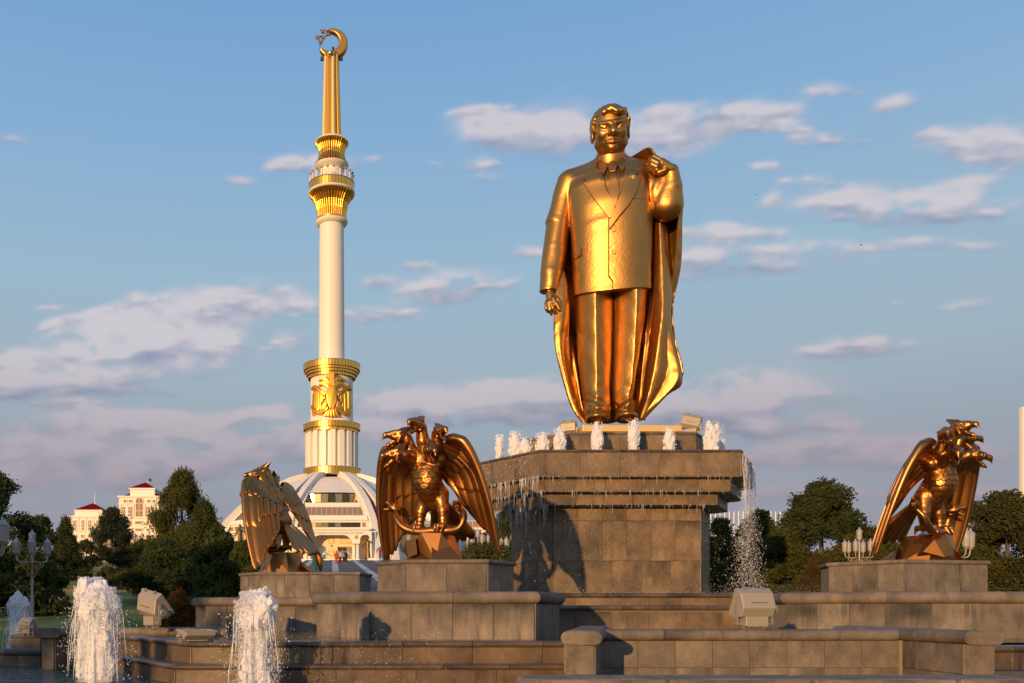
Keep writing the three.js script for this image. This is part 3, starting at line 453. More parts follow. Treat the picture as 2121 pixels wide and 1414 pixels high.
// ---------------------------------------------------------------- the gilded statue: modelled in units of 14.8 mm, feet at the origin
{
  const S = 27.5 / FL, P = (x, y, z) => [x - 1270, 872 - y - z * (1255 - y) / FL, z];   // seen from below, so what stands forward sits lower
  const t = thing('gilded_statue', 'tall gilded statue of a man in suit and tie with a cape over his shoulders', 'statue', at(1270, 872, 27.5).toArray(), -0.304);
  t.scale.setScalar(S);
  const hammered = (x, y, z) => 0.07 * vnoise(x * 0.13, y * 0.13, z * 0.13) + 0.11 * vnoise(x * 0.38, y * 0.38, z * 0.38);
  // jacket: [y, centre x, half width, half depth, centre z]
  const torsoK = keyed([[872 - 606, -4, 75, 47, 2], [872 - 560, -5, 76, 51, 3], [872 - 500, -5, 78, 54, 4], [872 - 440, -6, 81, 55, 4], [872 - 395, -7, 84, 51, 1], [872 - 368, -8, 82, 44, -4], [872 - 350, -8, 64, 36, -8], [872 - 335, -6, 36, 27, -10], [872 - 322, -5, 28, 24, -10]]);
  const torsoZ = (x, y) => { const k = torsoK(y), q = Math.abs((x - k[1]) / k[2]); return q >= 1 ? k[4] : k[4] + k[3] * Math.pow(1 - Math.pow(q, 2.25), 1 / 2.25); };
  const edgeX = (y) => { const py = 872 - y; return py < 445 ? 0 : lerp(0, -8, sstep(445, 470, py)) + lerp(0, 8, sstep(588, 604, py)); };
  function torso(x, y, z) {
    const k = torsoK(y), a = Math.abs((x - k[1]) / k[2]), fr = z - k[4], b = Math.abs(fr / k[3]), n = 2.25, r = Math.pow(Math.pow(a, n) + Math.pow(b, n), 1 / n);
    let d = (r - 1) * Math.min(k[2], k[3]) * 0.92;
    if (fr > 0 && y < 872 - 440) d -= 2.2 * sstep(-0.5, 0.9, x - edgeX(y));           // the closing edge lies over the other front
    if (fr > 0 && y > 420) { const yi = 872 - (y + z * (383 + y) / FL), px = x + 1270, L = 1243 + (yi - 330) * 0.257, R = 1293 - (yi - 330) * 0.19; d += 6 * sstep(0, 2.5, px - L) * sstep(0, 2.5, R - px) * sstep(322, 330, yi); }   // the open front above the buttons
    d -= 1.4 * Math.exp(-Math.pow((y - (872 - 478) - (x + 20) * 0.12) / 9, 2)) * (fr > 0 ? 1 : 0) * Math.exp(-Math.pow((x + 20) / 40, 2));   // pull at the button
    return smax(d, (872 - 608) - y - Math.max(0, z) * 0.2, 2);
  }
  // legs: [y, left edge, crease x, right edge, half depth, centre z]
  const legL = keyed([[872 - 862, 1217, 1236, 1264, 25, 6], [872 - 848, 1211, 1238, 1267, 29, 7], [872 - 830, 1212, 1238, 1265, 27, 4], [872 - 800, 1207, 1238, 1264, 27, 2], [872 - 720, 1199, 1237, 1268, 33, 2], [872 - 650, 1195, 1236, 1270, 38, 2], [872 - 580, 1193, 1236, 1270, 41, 2]].map((q) => q.map((v, i) => (i > 0 && i < 4 ? v - 1270 : v))));
  const legR = keyed([[872 - 860, 1279, 1296, 1310, 23, 0], [872 - 845, 1274, 1299, 1314, 26, 0], [872 - 824, 1270, 1302, 1310, 25, -2], [872 - 790, 1270, 1308, 1314, 26, -2], [872 - 720, 1271, 1313, 1324, 32, -2], [872 - 650, 1272, 1316, 1334, 38, 0], [872 - 580, 1271, 1317, 1338, 41, 0]].map((q) => q.map((v, i) => (i > 0 && i < 4 ? v - 1270 : v))));
  function leg(x, y, z, K, s) {
    const k = K(y), cx = k[2], front = z - k[5], w = x < cx ? cx - k[1] : k[3] - cx, mid = (k[1] + k[3]) / 2, hw = (k[3] - k[1]) / 2;
    const a = front > 0 ? Math.abs(x - cx) / w : Math.abs(x - mid) / hw, n = front > 0 ? 1.3 : 2.1, fold = 1 + 0.06 * Math.sin((y - 20) * 0.19 + x * 0.09 * s) * sstep(120, 20, y) * (front > 0 ? 1 : 0) + 0.012 * Math.sin(y * 0.11 + x * 0.14) * sstep(330, 200, y);
    const r = Math.pow(Math.pow(a, n) + Math.pow(Math.abs(front / (k[4] * fold)), n), 1 / n);
    let d = (r - 1) * Math.min(w, hw, k[4]) * 0.64;
    // the cloth breaks over the shoe: an upward wedge of folds
    const brk = 28 + s * 1.5, u = (x - cx) * 0.6 * s; d += 0.6 * (2.6 * Math.exp(-Math.pow((y - brk - 14 - u) / 6.5, 2)) - 2.8 * Math.exp(-Math.pow((y - brk - u) / 6, 2)) + 1.6 * Math.exp(-Math.pow((y - brk + 12 + u) / 4, 2))) * (front > 0 ? 1 : 0.2);
    return Math.max(d, 6 - y + Math.max(0, z) * -0.12, y - (872 - 585));
  }
  const A = (x, y, z, r) => [P(x, y, z), r];
  const chain = (x, y, z, pts, k) => { let d = 1e9; for (let i = 0; i < pts.length - 1; i++) { const q = cone(x, y, z, pts[i][0], pts[i + 1][0], pts[i][1], pts[i + 1][1]); d = i ? smin(d, q, Math.min(k, 1.5)) : q; } return d; };
  const armL = [A(1184, 368, -6, 27), A(1172, 400, -6, 24), A(1160, 450, -4, 25), A(1153, 505, 2, 25), A(1147, 555, 10, 24), A(1142, 588, 16, 19)];
  const armR = [A(1336, 374, -8, 25), A(1351, 402, 0, 28), A(1372, 440, 4, 28), A(1377, 440, 6, 25)], foreR = [A(1379, 441, 4, 25.5), A(1384, 405, 14, 20), A(1382, 372, 20, 15)];
  const handL = { palm: [[A(1144, 596, 19, 9.5), A(1148, 612, 23, 10.5)]], fingers: [[A(1152, 606, 31, 4.4), A(1158, 618, 35, 4.3), A(1164, 630, 33, 3.7)], [A(1147, 612, 33, 4.3), A(1151, 626, 36, 4.2), A(1156, 636, 32, 3.5)], [A(1142, 614, 32, 4.1), A(1144, 629, 34, 4.0), A(1148, 639, 29, 3.3)], [A(1137, 612, 28, 3.8), A(1137, 626, 30, 3.6), A(1141, 634, 26, 3.0)], [A(1154, 602, 22, 5), A(1163, 612, 26, 4.6), A(1165, 622, 30, 3.8)]] };
  const handR = { palm: [[A(1381, 366, 28, 9.5), A(1363, 353, 33, 11)]], fingers: [[A(1359, 344, 40, 5.1), A(1349, 336, 37, 5.0), A(1341, 340, 31, 4.3)], [A(1355, 350, 43, 5.1), A(1345, 343, 41, 5.0), A(1338, 348, 34, 4.3)], [A(1353, 357, 44, 4.9), A(1344, 351, 43, 4.7), A(1339, 356, 36, 4.1)], [A(1354, 364, 42, 4.4), A(1347, 359, 41, 4.1), A(1343, 363, 36, 3.6)], [A(1370, 366, 40, 5.0), A(1358, 370, 40, 4.5), A(1349, 368, 37, 3.8)]] };
  const hand = (x, y, z, h) => { let d = 1e9; for (const [a, b] of h.palm) d = Math.min(d, cone(x, y, z, a[0], b[0], a[1], b[1])); for (const f of h.fingers) { const q = Math.min(cone(x, y, z, f[0][0], f[1][0], f[0][1], f[1][1]), cone(x, y, z, f[1][0], f[2][0], f[1][1], f[2][1])); d = smin(d, q, 2.4); } return d; };
  function shoe(x, y, z, cx, cz) { const a = ell(x, y, z, [cx, 4, cz + 18], [22, 11, 38]), b = ell(x, y, z, [cx, 7, cz - 12], [20, 14, 28]); return Math.max(smin(a, b, 10), -y + 0.5); }
  function body(x, y, z) {
    let d = torso(x, y, z);
    // set-in sleeves: shoulder pads run into the yoke, the armpit stays a sharp fold
    d = smin(d, cone(x, y, z, P(1238, 350, -9), P(1186, 366, -7), 21, 25.5), 14);
    d = smin(d, ball(x, y, z, P(1173, 363, -6), 15), 6);
    d = smin(d, cone(x, y, z, P(1292, 352, -9), P(1334, 368, -8), 21, 24), 14);
    const py = 872 - y;
    if (x < -40) { let aL = chain(x, y, z, armL, 14);
    aL += -0.7 * Math.sin((y * 0.5 + x * 0.9) * 0.15 + z * 0.05) * sstep(480, 575, py) * sstep(606, 590, py) - 0.5 * Math.sin((y * 0.5 - x * 1.4) * 0.11) * sstep(380, 450, py) * sstep(560, 500, py);
    aL -= 1.8 * sstep(-104, -124, x) * sstep(452, 447, py - (x - P(1150, 0, 0)[0]) * 0.12) * sstep(410, 446, py);
    d = smin(d, Math.max(aL, py - 597), 3); }
    if (x > 20 && y > 350) { let aR = smin(chain(x, y, z, armR, 10), Math.max(chain(x, y, z, foreR, 6), y - (872 - 368) - (x - 110) * 0.35), 16);
    aR += -1.5 * Math.sin((x * 0.9 - y * 0.5 + z * 0.2) * 0.24) * Math.exp(-Math.pow((x - 82) / 16, 2) - Math.pow((py - 410) / 32, 2));
    d = smin(d, aR, 3); }
    if (y < 300) d = Math.min(d, smin(leg(x, y, z, legL, -1), 1e3, 1), leg(x, y, z, legR, 1));
    if (y < 40) d = Math.min(d, shoe(x, y, z, 1239 - 1270, 6), shoe(x, y, z, 1297 - 1270, 2));
    if (x < -90 && py > 570) d = smin(d, hand(x, y, z, handL), 1.5);
    if (x > 55 && py < 400) d = smin(d, hand(x, y, z, handR), 1.2);
    return Math.abs(d) < 8 ? d - hammered(x, y, z) : d;
  }
  const bodyGeo = mesher(body, [-155, -1, -66], [150, 556, 72], 2.0);
  // head, in units of its own with a slight turn
  const HO = [-5.5, 601, -2], yaw = 0.13, cy = Math.cos(yaw), sy = Math.sin(yaw), nod = 0.30, cn = Math.cos(nod), sn = Math.sin(nod);   // turned a little, looking down at us
  const inHead = (X, Y, Z) => { const x0 = X - HO[0], y0 = Y - HO[1] + 44, z0 = Z - HO[2] + 4, y1 = y0 * cn + z0 * sn, z1 = z0 * cn - y0 * sn; return [x0 * cy - z1 * sy, y1 - 44, x0 * sy + z1 * cy - 4]; };
  const both = (f) => (x, y, z) => Math.min(f(x, y, z), f(-x, y, z));
  function head(X, Y, Z) {
    const [x, y, z] = inHead(X, Y, Z), a = Math.abs(x);
    let d = smin(ell(x, y, z, [0, 12, -6], [36.5, 36, 42]), ell(x, y, z, [0, -8, 7], [31, 38, 33]), 8);
    d = smin(d, ell(x, y, z, [0, -27, 9], [28, 19, 26]), 9);
    d = smin(d, ball(x, y, z, [0, -38, 27], 10.5), 8); d = smin(d, ball(a, y, z, [18, -11, 24], 11), 8); d = smin(d, ball(a, y, z, [21, -27, 12], 12), 8);
    d = smin(d, cone(X, Y, Z, [-4, 572, -6], [-4, 528, -12], 27, 29), 8);
    d = smax(d, -ell(a, y, z, [14.8, 1.0, 41], [10.5, 6.8, 10]), 5);                      // sockets
    d = smin(d, cone(a, y, z, [23, 8.5, 28], [6, 6.5, 38], 3.6, 4.4), 3.5);             // brows, drawn together
    d = smin(d, ball(a, y, z, [14.8, 0.0, 28.6], 7.2), 1.2);                            // eyes
    d = smin(d, cone(a, y, z, [8.0, 2.6, 35.0], [22, 3.4, 30.5], 2.2, 2.3), 1.2); d = smin(d, cone(a, y, z, [8.5, -4.6, 34.6], [21, -4.2, 30.5], 2.0, 2.1), 1.5);
    d = smax(d, -ball(a, y, z, [14.5, 0.6, 37.2], 1.5), 0.6);                            // pupils
    d = smin(d, cone(x, y, z, [0, 6, 37], [0, -10.5, 47], 4.4, 7.0), 4); d = smin(d, ball(a, y, z, [6.8, -12, 42], 5.0), 2.5);
    d = smax(d, -ball(a, y, z, [3.6, -15.5, 46], 1.7), 1);
    d = smax(d, -cone(a, y, z, [11.5, -11, 40.5], [19, -25, 35], 1.8, 2.2), 3);          // folds beside the mouth
    d = smin(d, cone(a, y, z, [0, -22.4, 41.8], [12.5, -25.4, 37.2], 3.1, 1.7), 1.5); d = smin(d, cone(a, y, z, [0, -29, 40.4], [10.5, -28, 37.6], 3.7, 1.8), 1.5);
    d = smax(d, -cone(a, y, z, [0, -25.7, 44.6], [15, -27.2, 38.2], 1.2, 1.2), 0.8); d = smax(d, -ell(x, y, z, [0, -33.8, 41], [10, 1.8, 3.4]), 2.5);
    d = smax(d, -cone(x, y, z, [0, -17, 45.2], [0, -20.5, 44.4], 1.3, 1.5), 1.2);
    const er = smax(ell(a, y, z, [35.6, -10, -3], [4.6, 11.5, 8]), -ell(a, y, z, [40.8, -9, 0], [3.4, 7.5, 5]), 2); d = smin(d, er, 1.5);
    return d - 0.2 * hammered(X, Y, Z) - 0.35 * vnoise(X * 0.11, Y * 0.11, Z * 0.11);
  }
  const inNeck = (x, y, z) => Math.max(head(x, y, z), (872 - 345) - y);
  const headGeo = mesher(inNeck, [-52, 520, -58], [50, 664, 76], 1.0);
  function hair(X, Y, Z) {
    const [x, y, z] = inHead(X, Y, Z), a = Math.abs(x);
    let d = ell(x, y, z, [0, 11, -8], [40.5, 38.5, 44]);
    const line = 27 - 0.004 * x * x + 1.5 * Math.sin(x * 0.16);
    d = Math.max(d, -smax(16 - z - 0.35 * Math.max(0, a - 24), y - line, 3));              // open at the face
    d = Math.max(d, -Math.max(y + 6, 0 - z + (-10)) * 1, -(y + 20 - 0.4 * (z + 14) * 0));   // cut above the ears and at the nape
    d = smax(d, -(y - (z > -18 ? -4 : lerp(-4, -22, sstep(34, 22, a)))), 4);
    const w = Math.min(cone(x, y, z, [-16, 29, 29], [-4, 33, 34], 5.5, 6.5), cone(x, y, z, [-4, 33, 34], [8, 27, 38], 6.5, 6), cone(x, y, z, [8, 27, 38], [19, 26.5, 34], 6, 6.5), cone(x, y, z, [19, 26.5, 33], [25, 30, 22], 6, 5));
    d = smin(d, w, 4); d = smin(d, cone(a, y, z, [34, 14, 12], [34.5, -5, 8], 4.2, 2.5), 4);
    return d + 0.8 * Math.sin(x * 0.55 + y * 0.25 + 3 * vnoise(X * 0.05, Y * 0.05, Z * 0.05)) * 0.55 - 0.2 * hammered(X, Y, Z);
  }
  const strip = (g) => { g.deleteAttribute('uv'); return g.index ? g.toNonIndexed() : g; };
  part(t, 'body', mergeGeometries([strip(bodyGeo), strip(headGeo)]), M.gold);
  part(t, 'hair', mesher(hair, [-56, 565, -60], [48, 666, 66], 1.0), M.gold);
  // cape: control rows from the shoulders down, columns from the left front edge round the back to the right front edge
  const C = (y, ...q) => q.map(([x, z, dy = 0]) => [x - 1270, 872 - y - dy - z * 0.15, z]);
  const cape = [
    C(338, [1172, 14, 22], [1160, 2, 22], [1166, -18, 16], [1188, -34, 8], [1226, -40, 0], [1264, -42, -8], [1298, -30, -14], [1318, -8, -16], [1334, 14, -16], [1343, 28, -9], [1349, 34, 3]),
    C(400, [1160, 12], [1148, -2], [1152, -26], [1184, -50], [1226, -60], [1264, -62], [1308, -60], [1356, -50], [1392, -30], [1400, -10, 10], [1394, -6, 20]),
    C(480, [1168, 4], [1140, -10], [1144, -34], [1180, -60], [1224, -70], [1264, -74], [1312, -70], [1368, -58], [1398, -36], [1404, -18], [1396, -10]),
    C(560, [1160, 18], [1174, 8], [1150, -20], [1178, -56], [1222, -76], [1264, -80], [1316, -74], [1370, -60], [1396, -42], [1402, -26], [1390, -16]),
    C(640, [1153, 26], [1182, 14], [1172, -24], [1188, -58], [1226, -80], [1268, -84], [1322, -74], [1364, -56], [1379, -44], [1388, -34], [1380, -26]),
    C(705, [1154, 18], [1176, 10], [1190, -22], [1204, -56], [1234, -84], [1272, -88], [1326, -72], [1352, -52], [1374, -40], [1391, -33], [1386, -27]),
    C(775, [1169, 12], [1184, 2], [1200, -22], [1214, -54], [1240, -84], [1276, -90], [1322, -70], [1346, -50], [1372, -36], [1404, -30, 14], [1399, -26, 14]),
    C(838, [1188, 8], [1200, 0], [1210, -20], [1222, -50], [1246, -80], [1280, -86], [1318, -66], [1332, -50], [1344, -36], [1346, -28], [1340, -24]),
    C(871, [1210, 2], [1217, -4], [1222, -22], [1232, -48], [1252, -74], [1284, -78], [1312, -62], [1322, -48], [1330, -36], [1333, -28], [1330, -24]),
  ];
  const capePoint = (u, v) => {
    const p = sheetPoint(cape, u, v), f = sstep(0.3, 0.75, v);
    const tri = (a) => Math.asin(Math.sin(a)) * 0.64, ph = u * 44 + 1.2 * Math.sin(v * 5); p[2] += (3 * Math.sin(ph) + 4.5 * tri(ph) + 2.5 * Math.sin(u * 83 + v * 6)) * f * sstep(0.0, 0.12, u) * sstep(1.0, 0.93, u) * 0.9;
    p[2] += 1.1 * vnoise(p[0] * 0.07, p[1] * 0.07, 3.3) + 0.5 * vnoise(p[0] * 0.2, p[1] * 0.2, 8.3);
    return p;
  };
  part(t, 'cape', slab(capePoint, 190, 170, 3.2), M.gold);
  // front fold of the cape on the right: its inner edge rises beside the jacket and sweeps out to the hanging corner
  const fold = [
    C(430, [1349, -24], [1356, -20], [1362, -16], [1368, -20], [1374, -26]), C(520, [1350, -20], [1357, -10], [1364, -4], [1372, -12], [1378, -26]), C(600, [1346, -20], [1354, -4], [1368, 4], [1380, -8], [1388, -30]), C(660, [1340, -22], [1350, -2], [1370, 8], [1379, -6], [1384, -30]),
    C(720, [1332, -22], [1344, -4], [1366, 10], [1384, -2], [1390, -26]), C(780, [1326, -22], [1338, -4], [1362, 8], [1394, 2, 9], [1405, -20, 16]), C(828, [1322, -22], [1332, -6], [1348, 4], [1362, -4, 6], [1376, -16, -6]), C(868, [1318, -22], [1322, -12], [1326, -8], [1330, -12], [1333, -20]),
  ];
  const foldPoint = (u, v) => { const p = sheetPoint(fold, u, v); p[2] += 6.5 * Math.asin(Math.sin(u * 15 + v * 3.0)) * 0.64 * sstep(0.2, 0.6, v) * sstep(1, 0.8, v) + 0.7 * vnoise(p[0] * 0.09, p[1] * 0.09, 1.3); return p; };
  part(t, 'cape_fold', slab(foldPoint, 70, 150, 3), M.gold);
  // thin pieces laid on the chest, following its curve; outlines in the photograph's pixels
  function patch(outline, lift, thick, step = 3) {
    const poly = outline.map(([x, y]) => new THREE.Vector2(x - 1270, 872 - y)), sh = new THREE.Shape(poly);
    const g = new THREE.ExtrudeGeometry(sh, { depth: thick, bevelEnabled: true, bevelSize: 0.5, bevelThickness: 0.5, bevelSegments: 1, steps: 1 });
    // refine so that it can bend
    let q = g.toNonIndexed ? (g.index ? g.toNonIndexed() : g) : g; let pos = Array.from(q.attributes.position.array);
    for (let pass = 0; pass < 9; pass++) { const out = []; let split = false; for (let i = 0; i < pos.length; i += 9) { const T = [0, 1, 2].map((k) => pos.slice(i + k * 3, i + k * 3 + 3)), L = [0, 1, 2].map((k) => { const a = T[k], b = T[(k + 1) % 3]; return Math.hypot(a[0] - b[0], a[1] - b[1], a[2] - b[2]); }), m = L.indexOf(Math.max(...L)); if (L[m] < step * 2.4) { out.push(...T[0], ...T[1], ...T[2]); continue; } split = true; const a = T[m], b = T[(m + 1) % 3], c = T[(m + 2) % 3], h = a.map((v, k) => (v + b[k]) / 2); out.push(...a, ...h, ...c, ...h, ...b, ...c); } pos = out; if (!split) break; }
    for (let i = 0; i < pos.length; i += 3) { const y0 = pos[i + 1], k = (383 + y0) / FL; let y = y0; for (let q = 0; q < 4; q++) y = y0 - k * (torsoZ(pos[i], y) + lift); pos[i + 2] += torsoZ(pos[i], y) + lift - thick * 0.6; pos[i + 1] = y; }
    const o = new THREE.BufferGeometry(); o.setAttribute('position', new THREE.Float32BufferAttribute(pos, 3)); o.computeVertexNormals(); return toCreasedNormals(o, 0.6);
  }
  part(t, 'shirt', patch([[1238, 336], [1252, 344], [1281, 344], [1296, 334], [1292, 380], [1272, 432], [1256, 392]], -4.5, 2), M.gold);
  part(t, 'lapel', patch([[1241, 326], [1237, 340], [1248, 372], [1274, 425], [1270, 448], [1263, 450], [1238, 412], [1213, 371], [1220, 364], [1212, 360], [1222, 340]], 5.0, 5), M.gold);
  part(t, 'lapel', patch([[1292, 328], [1303, 342], [1318, 362], [1312, 370], [1323, 374], [1316, 400], [1300, 428], [1282, 448], [1264, 472], [1263, 458], [1276, 428], [1290, 386], [1294, 350]], 6.0, 5), M.gold);
  const tieTop = [[1262, 338], [1266, 334], [1273, 334], [1277, 338], [1277, 346], [1274, 354], [1265, 354], [1262, 346]];
  part(t, 'tie', patch([[1265, 352], [1274, 352], [1283, 398], [1274, 432], [1263, 402]], 1.5, 4), M.gold);
  part(t, 'tie_knot', patch(tieTop, 6, 6), M.gold);
  for (const [sgn, o] of [[-1, [[1240, 328], [1262, 338], [1252, 358], [1244, 344]]], [1, [[1296, 328], [1277, 338], [1289, 358], [1294, 344]]]]) part(t, 'shirt_collar', patch(o, 3.0, 4), M.gold);
  part(t, 'shirt_collar', lathe([[30, -11], [33.5, -10], [31.5, 8], [29.5, 9], [28, 7]], 40).scale(1, 1, 0.98).rotateX(0.28).translate(-4, 544, -9), M.gold);
  const button = (x, y, r) => { const g = new THREE.CylinderGeometry(r, r, 2.2, 20).rotateX(Math.PI / 2); const [X, Y] = P(x, y, 58); return mergeGeometries([g.toNonIndexed(), new THREE.TorusGeometry(r * 0.8, 0.7, 6, 20).translate(0, 0, 1.2).toNonIndexed()]).translate(X, Y, torsoZ(X, Y) + 3.0); };
  part(t, 'button', button(1272, 477, 4.4), M.gold); part(t, 'button', button(1272, 522, 4.4), M.gold);
  part(t, 'pocket_flap', patch([[1188, 527], [1203, 519], [1205, 508], [1208, 506], [1207, 521], [1190, 531]], 2.5, 3), M.gold);
  part(t, 'pocket_flap', patch([[1333, 514], [1337, 512], [1341, 526], [1343, 530], [1337, 526]], 2.5, 3), M.gold);
  { const g = []; for (let i = 0; i < 7; i++) { const a = i / 7 * Math.PI * 2, [X, Y] = P(1309 + (i ? 5 * Math.cos(a) : 0), 375 + (i ? 3.6 * Math.sin(a) : 0), 46); g.push(new THREE.SphereGeometry(i ? 2.1 : 2.9, 10, 8).toNonIndexed().translate(X, Y, torsoZ(X, Y) + 7)); } for (const s of [-1, 1]) { const [X, Y] = P(1309 + s * 8, 375, 46); g.push(new THREE.SphereGeometry(2, 8, 6).scale(2, 0.8, 0.8).toNonIndexed().translate(X, Y, torsoZ(X, Y) + 6.5)); } part(t, 'brooch', mergeGeometries(g), M.goldBright); }
}
// ---------------------------------------------------------------- five-headed eagles gripping a two-headed serpent (units of 11.24 mm)
{
  const S = 20.9 / FL;
  const root = thing('eagle_statue', 'nearest five-headed gilded eagle, wings lowered, gripping a serpent on a faceted rock', 'statue', [Xat(904, 20.9), 2.628, -20.9], -0.64, 'gilded five-headed eagles round the plinth');
  root.scale.setScalar(S);
  const heads = [[0, 273, 75, 0, 0.02, 1.32], [44, 256, 62, 0.95, -0.05, 1.2], [-44, 255, 72, -0.95, 0.04, 1.32], [36, 218, 84, 0.85, -0.3, 1.2], [-40, 216, 88, -0.9, -0.16, 1.32]];
  const hd = heads.map(([x, y, z, yaw, pit, k]) => { const m = new THREE.Matrix4().makeRotationFromEuler(new THREE.Euler(-pit, yaw, 0, 'YXZ')).scale(V(k, k, k)).setPosition(x, y, z); return { inv: m.clone().invert().elements, k, c: [x, y, z], mid: y < 230 ? [x * 0.55, y - 8, z * 0.6] : [x * 0.65, y - 30, z * 0.72], back: V(0, -3, -11).applyMatrix4(m).toArray() }; });
  function eagleHead(x, y, z) {   // looks along +z, beak open
    const a = Math.abs(x);
    let d = smin(ell(x, y, z, [0, 0, 0], [10.5, 10.5, 14]), ell(x, y, z, [0, 1, 9], [8, 7.5, 8]), 4);
    d = smin(d, cone(x, y, z, [0, 8, -6], [0, 16, -19], 6.5, 1.6), 4);
    const brow = cone(a, y, z, [9.2, 5.2, -1], [4.4, 4.6, 13], 2.6, 2.0); d = smin(d, brow, 1.6);
    d = smax(d, -ball(a, y, z, [9.6, 1.4, 8.2], 3.1), 1.2); d = smin(d, ball(a, y, z, [7.6, 1.2, 7.2], 2.6), 0.6);
    const up = Math.min(smin(cone(x, y, z, [0, 2.5, 12], [0, 1, 22], 6, 4.2), cone(x, y, z, [0, 1, 22], [0, -6.5, 27.5], 4.2, 1.2), 3), 1e3); d = smin(d, up, 2);
    const low = smin(cone(x, y, z, [0, -7, 6], [0, -14, 17], 5, 3.2), cone(x, y, z, [0, -14, 17], [0, -16, 23], 3.2, 1.2), 2); d = smin(d, low, 1.5);
    d = smax(d, -cone(x, y, z, [0, -5.2, 8], [0, -8.5, 24], 2.6, 3.4), 1);
    d = smin(d, cone(a, y, z, [8.5, -2, -1], [6.5, -10, 3], 2.6, 1.8), 2);
    return d;
  }
  const neckRoot = [0, 204, 38];
  function scaleRelief(x, y, z) {   // overlapping breast feathers
    const u = Math.atan2(x, z - 8) * 3.7, v = (y - 100) / 11, row = Math.floor(v), fu = u + (row & 1) * 0.5, cu = fu - Math.floor(fu) - 0.5, cv = v - row, e = cv - (0.52 - Math.sqrt(Math.max(0, 0.27 - cu * cu)));
    return e > 0 ? 1.7 * (1 - Math.min(1, e * 0.9)) : 0.0;
  }
  function body(x, y, z) {
    const a = Math.abs(x);
    let d = smin(ell(x, y, z, [0, 172, 38], [30, 42, 27]), ell(x, y, z, [0, 136, 10], [23, 33, 23]), 22);
    d = smin(d, ell(a, y, z, [27, 204, 36], [17, 14, 14]), 12);
    for (const h of hd) d = smin(d, smin(cone(x, y, z, neckRoot, h.mid, h.c[1] < 230 ? 15 : 17, 12.5), cone(x, y, z, h.mid, h.back, 13.5, 11.5), 2), 5);
    if (z > -10 && y > 100 && y < 205) d -= scaleRelief(x, y, z) * sstep(100, 120, y) * sstep(205, 190, y) * sstep(-6, 12, z);
    d = smin(d, smin(cone(a, y, z, [16, 138, 12], [26, 104, 18], 18.5, 11.5), cone(a, y, z, [26, 104, 18], [28, 72, 20], 11, 7.5), 6), 6);
    if (y < 112) { d -= 0.35 * Math.max(0, Math.sin(y * 0.75)) * sstep(112, 95, y) * (z > 15 ? 1 : 0.4); for (const [fx, fz] of [[19, 36], [28, 40], [37, 37], [28, 6]]) d = smin(d, smin(cone(a, y, z, [28, 70, 20], [fx, 72, fz], 6.5, 5.2), cone(a, y, z, [fx, 72, fz], [fx, 60, fz + (fz > 10 ? 7 : -5)], 4.8, 2.2), 2.5), 1.8); }
    for (const h of hd) { const e = h.inv; if (Math.abs(x - h.c[0]) < 45 && Math.abs(y - h.c[1]) < 40) d = smin(d, eagleHead(e[0] * x + e[4] * y + e[8] * z + e[12], e[1] * x + e[5] * y + e[9] * z + e[13], e[2] * x + e[6] * y + e[10] * z + e[14]) * h.k, 2.2); }
    return d - 0.3 * vnoise(x * 0.2, y * 0.2, z * 0.2);
  }
  part(root, 'body', mesher(body, [-84, 50, -40], [84, 304, 128], 1.7), M.bronze);
  // wings
  const W = [[[56, 242, 54], [48, 240, 46], [40, 233, 42], [31, 224, 38], [22, 210, 34]], [[90, 236, 56], [75, 223, 36], [62, 213, 28], [42, 202, 22], [16, 190, 20]], [[116, 184, 40], [98, 179, 16], [88, 178, 8], [54, 174, 0], [20, 168, -4]], [[133, 100, 16], [114, 102, -8], [100, 114, -12], [66, 128, -14], [38, 144, -12]], [[138, 6, -14], [123, 20, -30], [108, 48, -32], [76, 82, -32], [50, 116, -24]]];
  const wp = (u, v) => sheetPoint(W, u, v);
  const wn = (u, v) => { const a = V(...wp(Math.min(1, u + 0.01), v)).sub(V(...wp(Math.max(0, u - 0.01), v))), b = V(...wp(u, Math.min(1, v + 0.01))).sub(V(...wp(u, Math.max(0, v - 0.01)))); return a.cross(b).normalize(); };
  const geos = [];   // [name, geometry on the right-hand wing]
  function feather(u0, w, v0, v1, th, tilt, s) {
    const fn = (u, v) => {
      const vv = lerp(v0, v1, v), q = v > 0.8 ? Math.sqrt(Math.max(0, 1 - Math.pow((v - 0.8) / 0.205, 2))) : 1, uu = u0 + (u - 0.5) * w * q, p = wp(clamp(uu, 0, 1), vv), n = wn(clamp(uu, 0.01, 0.99), clamp(vv, 0.01, 0.99));
      const o = tilt * (u - 0.5) * q; return [s * (p[0] + n.x * o), p[1] + n.y * o, p[2] + n.z * o];
    };
    const f2 = s > 0 ? fn : (u, v) => fn(1 - u, v);
    return slab(f2, 8, 12, (u, v) => th * (0.35 + 0.65 * Math.pow(Math.sin(Math.PI * clamp(u, 0.03, 0.97)), 0.8)) * (v > 0.97 ? 0.5 : 1));
  }
  for (const s of [1, -1]) {
    const sh = (u, v) => { const p = wp(s > 0 ? u : 1 - u, v * 0.4); return [s * p[0], p[1], p[2]]; };
    const wing = part(root, 'wing', slab(sh, 24, 20, (u, v) => { const q = s > 0 ? u : 1 - u; return 8 + 8 * Math.exp(-Math.pow(q / 0.16, 2)) + 1.2 * Math.sin(q * 40 + v * 9) * v; }), M.bronze);
    // rounded leading edge, thick at the wrist
    const lead = []; for (let i = 0; i <= 8; i++) { const p = wp(0.02, i / 8 * 0.97); lead.push(V(s * p[0], p[1], p[2])); }
    part(wing, 'leading_edge', tube(lead, [7, 10, 10, 9, 7.5, 6.5, 5.5, 4.5, 3], 10), M.bronze);
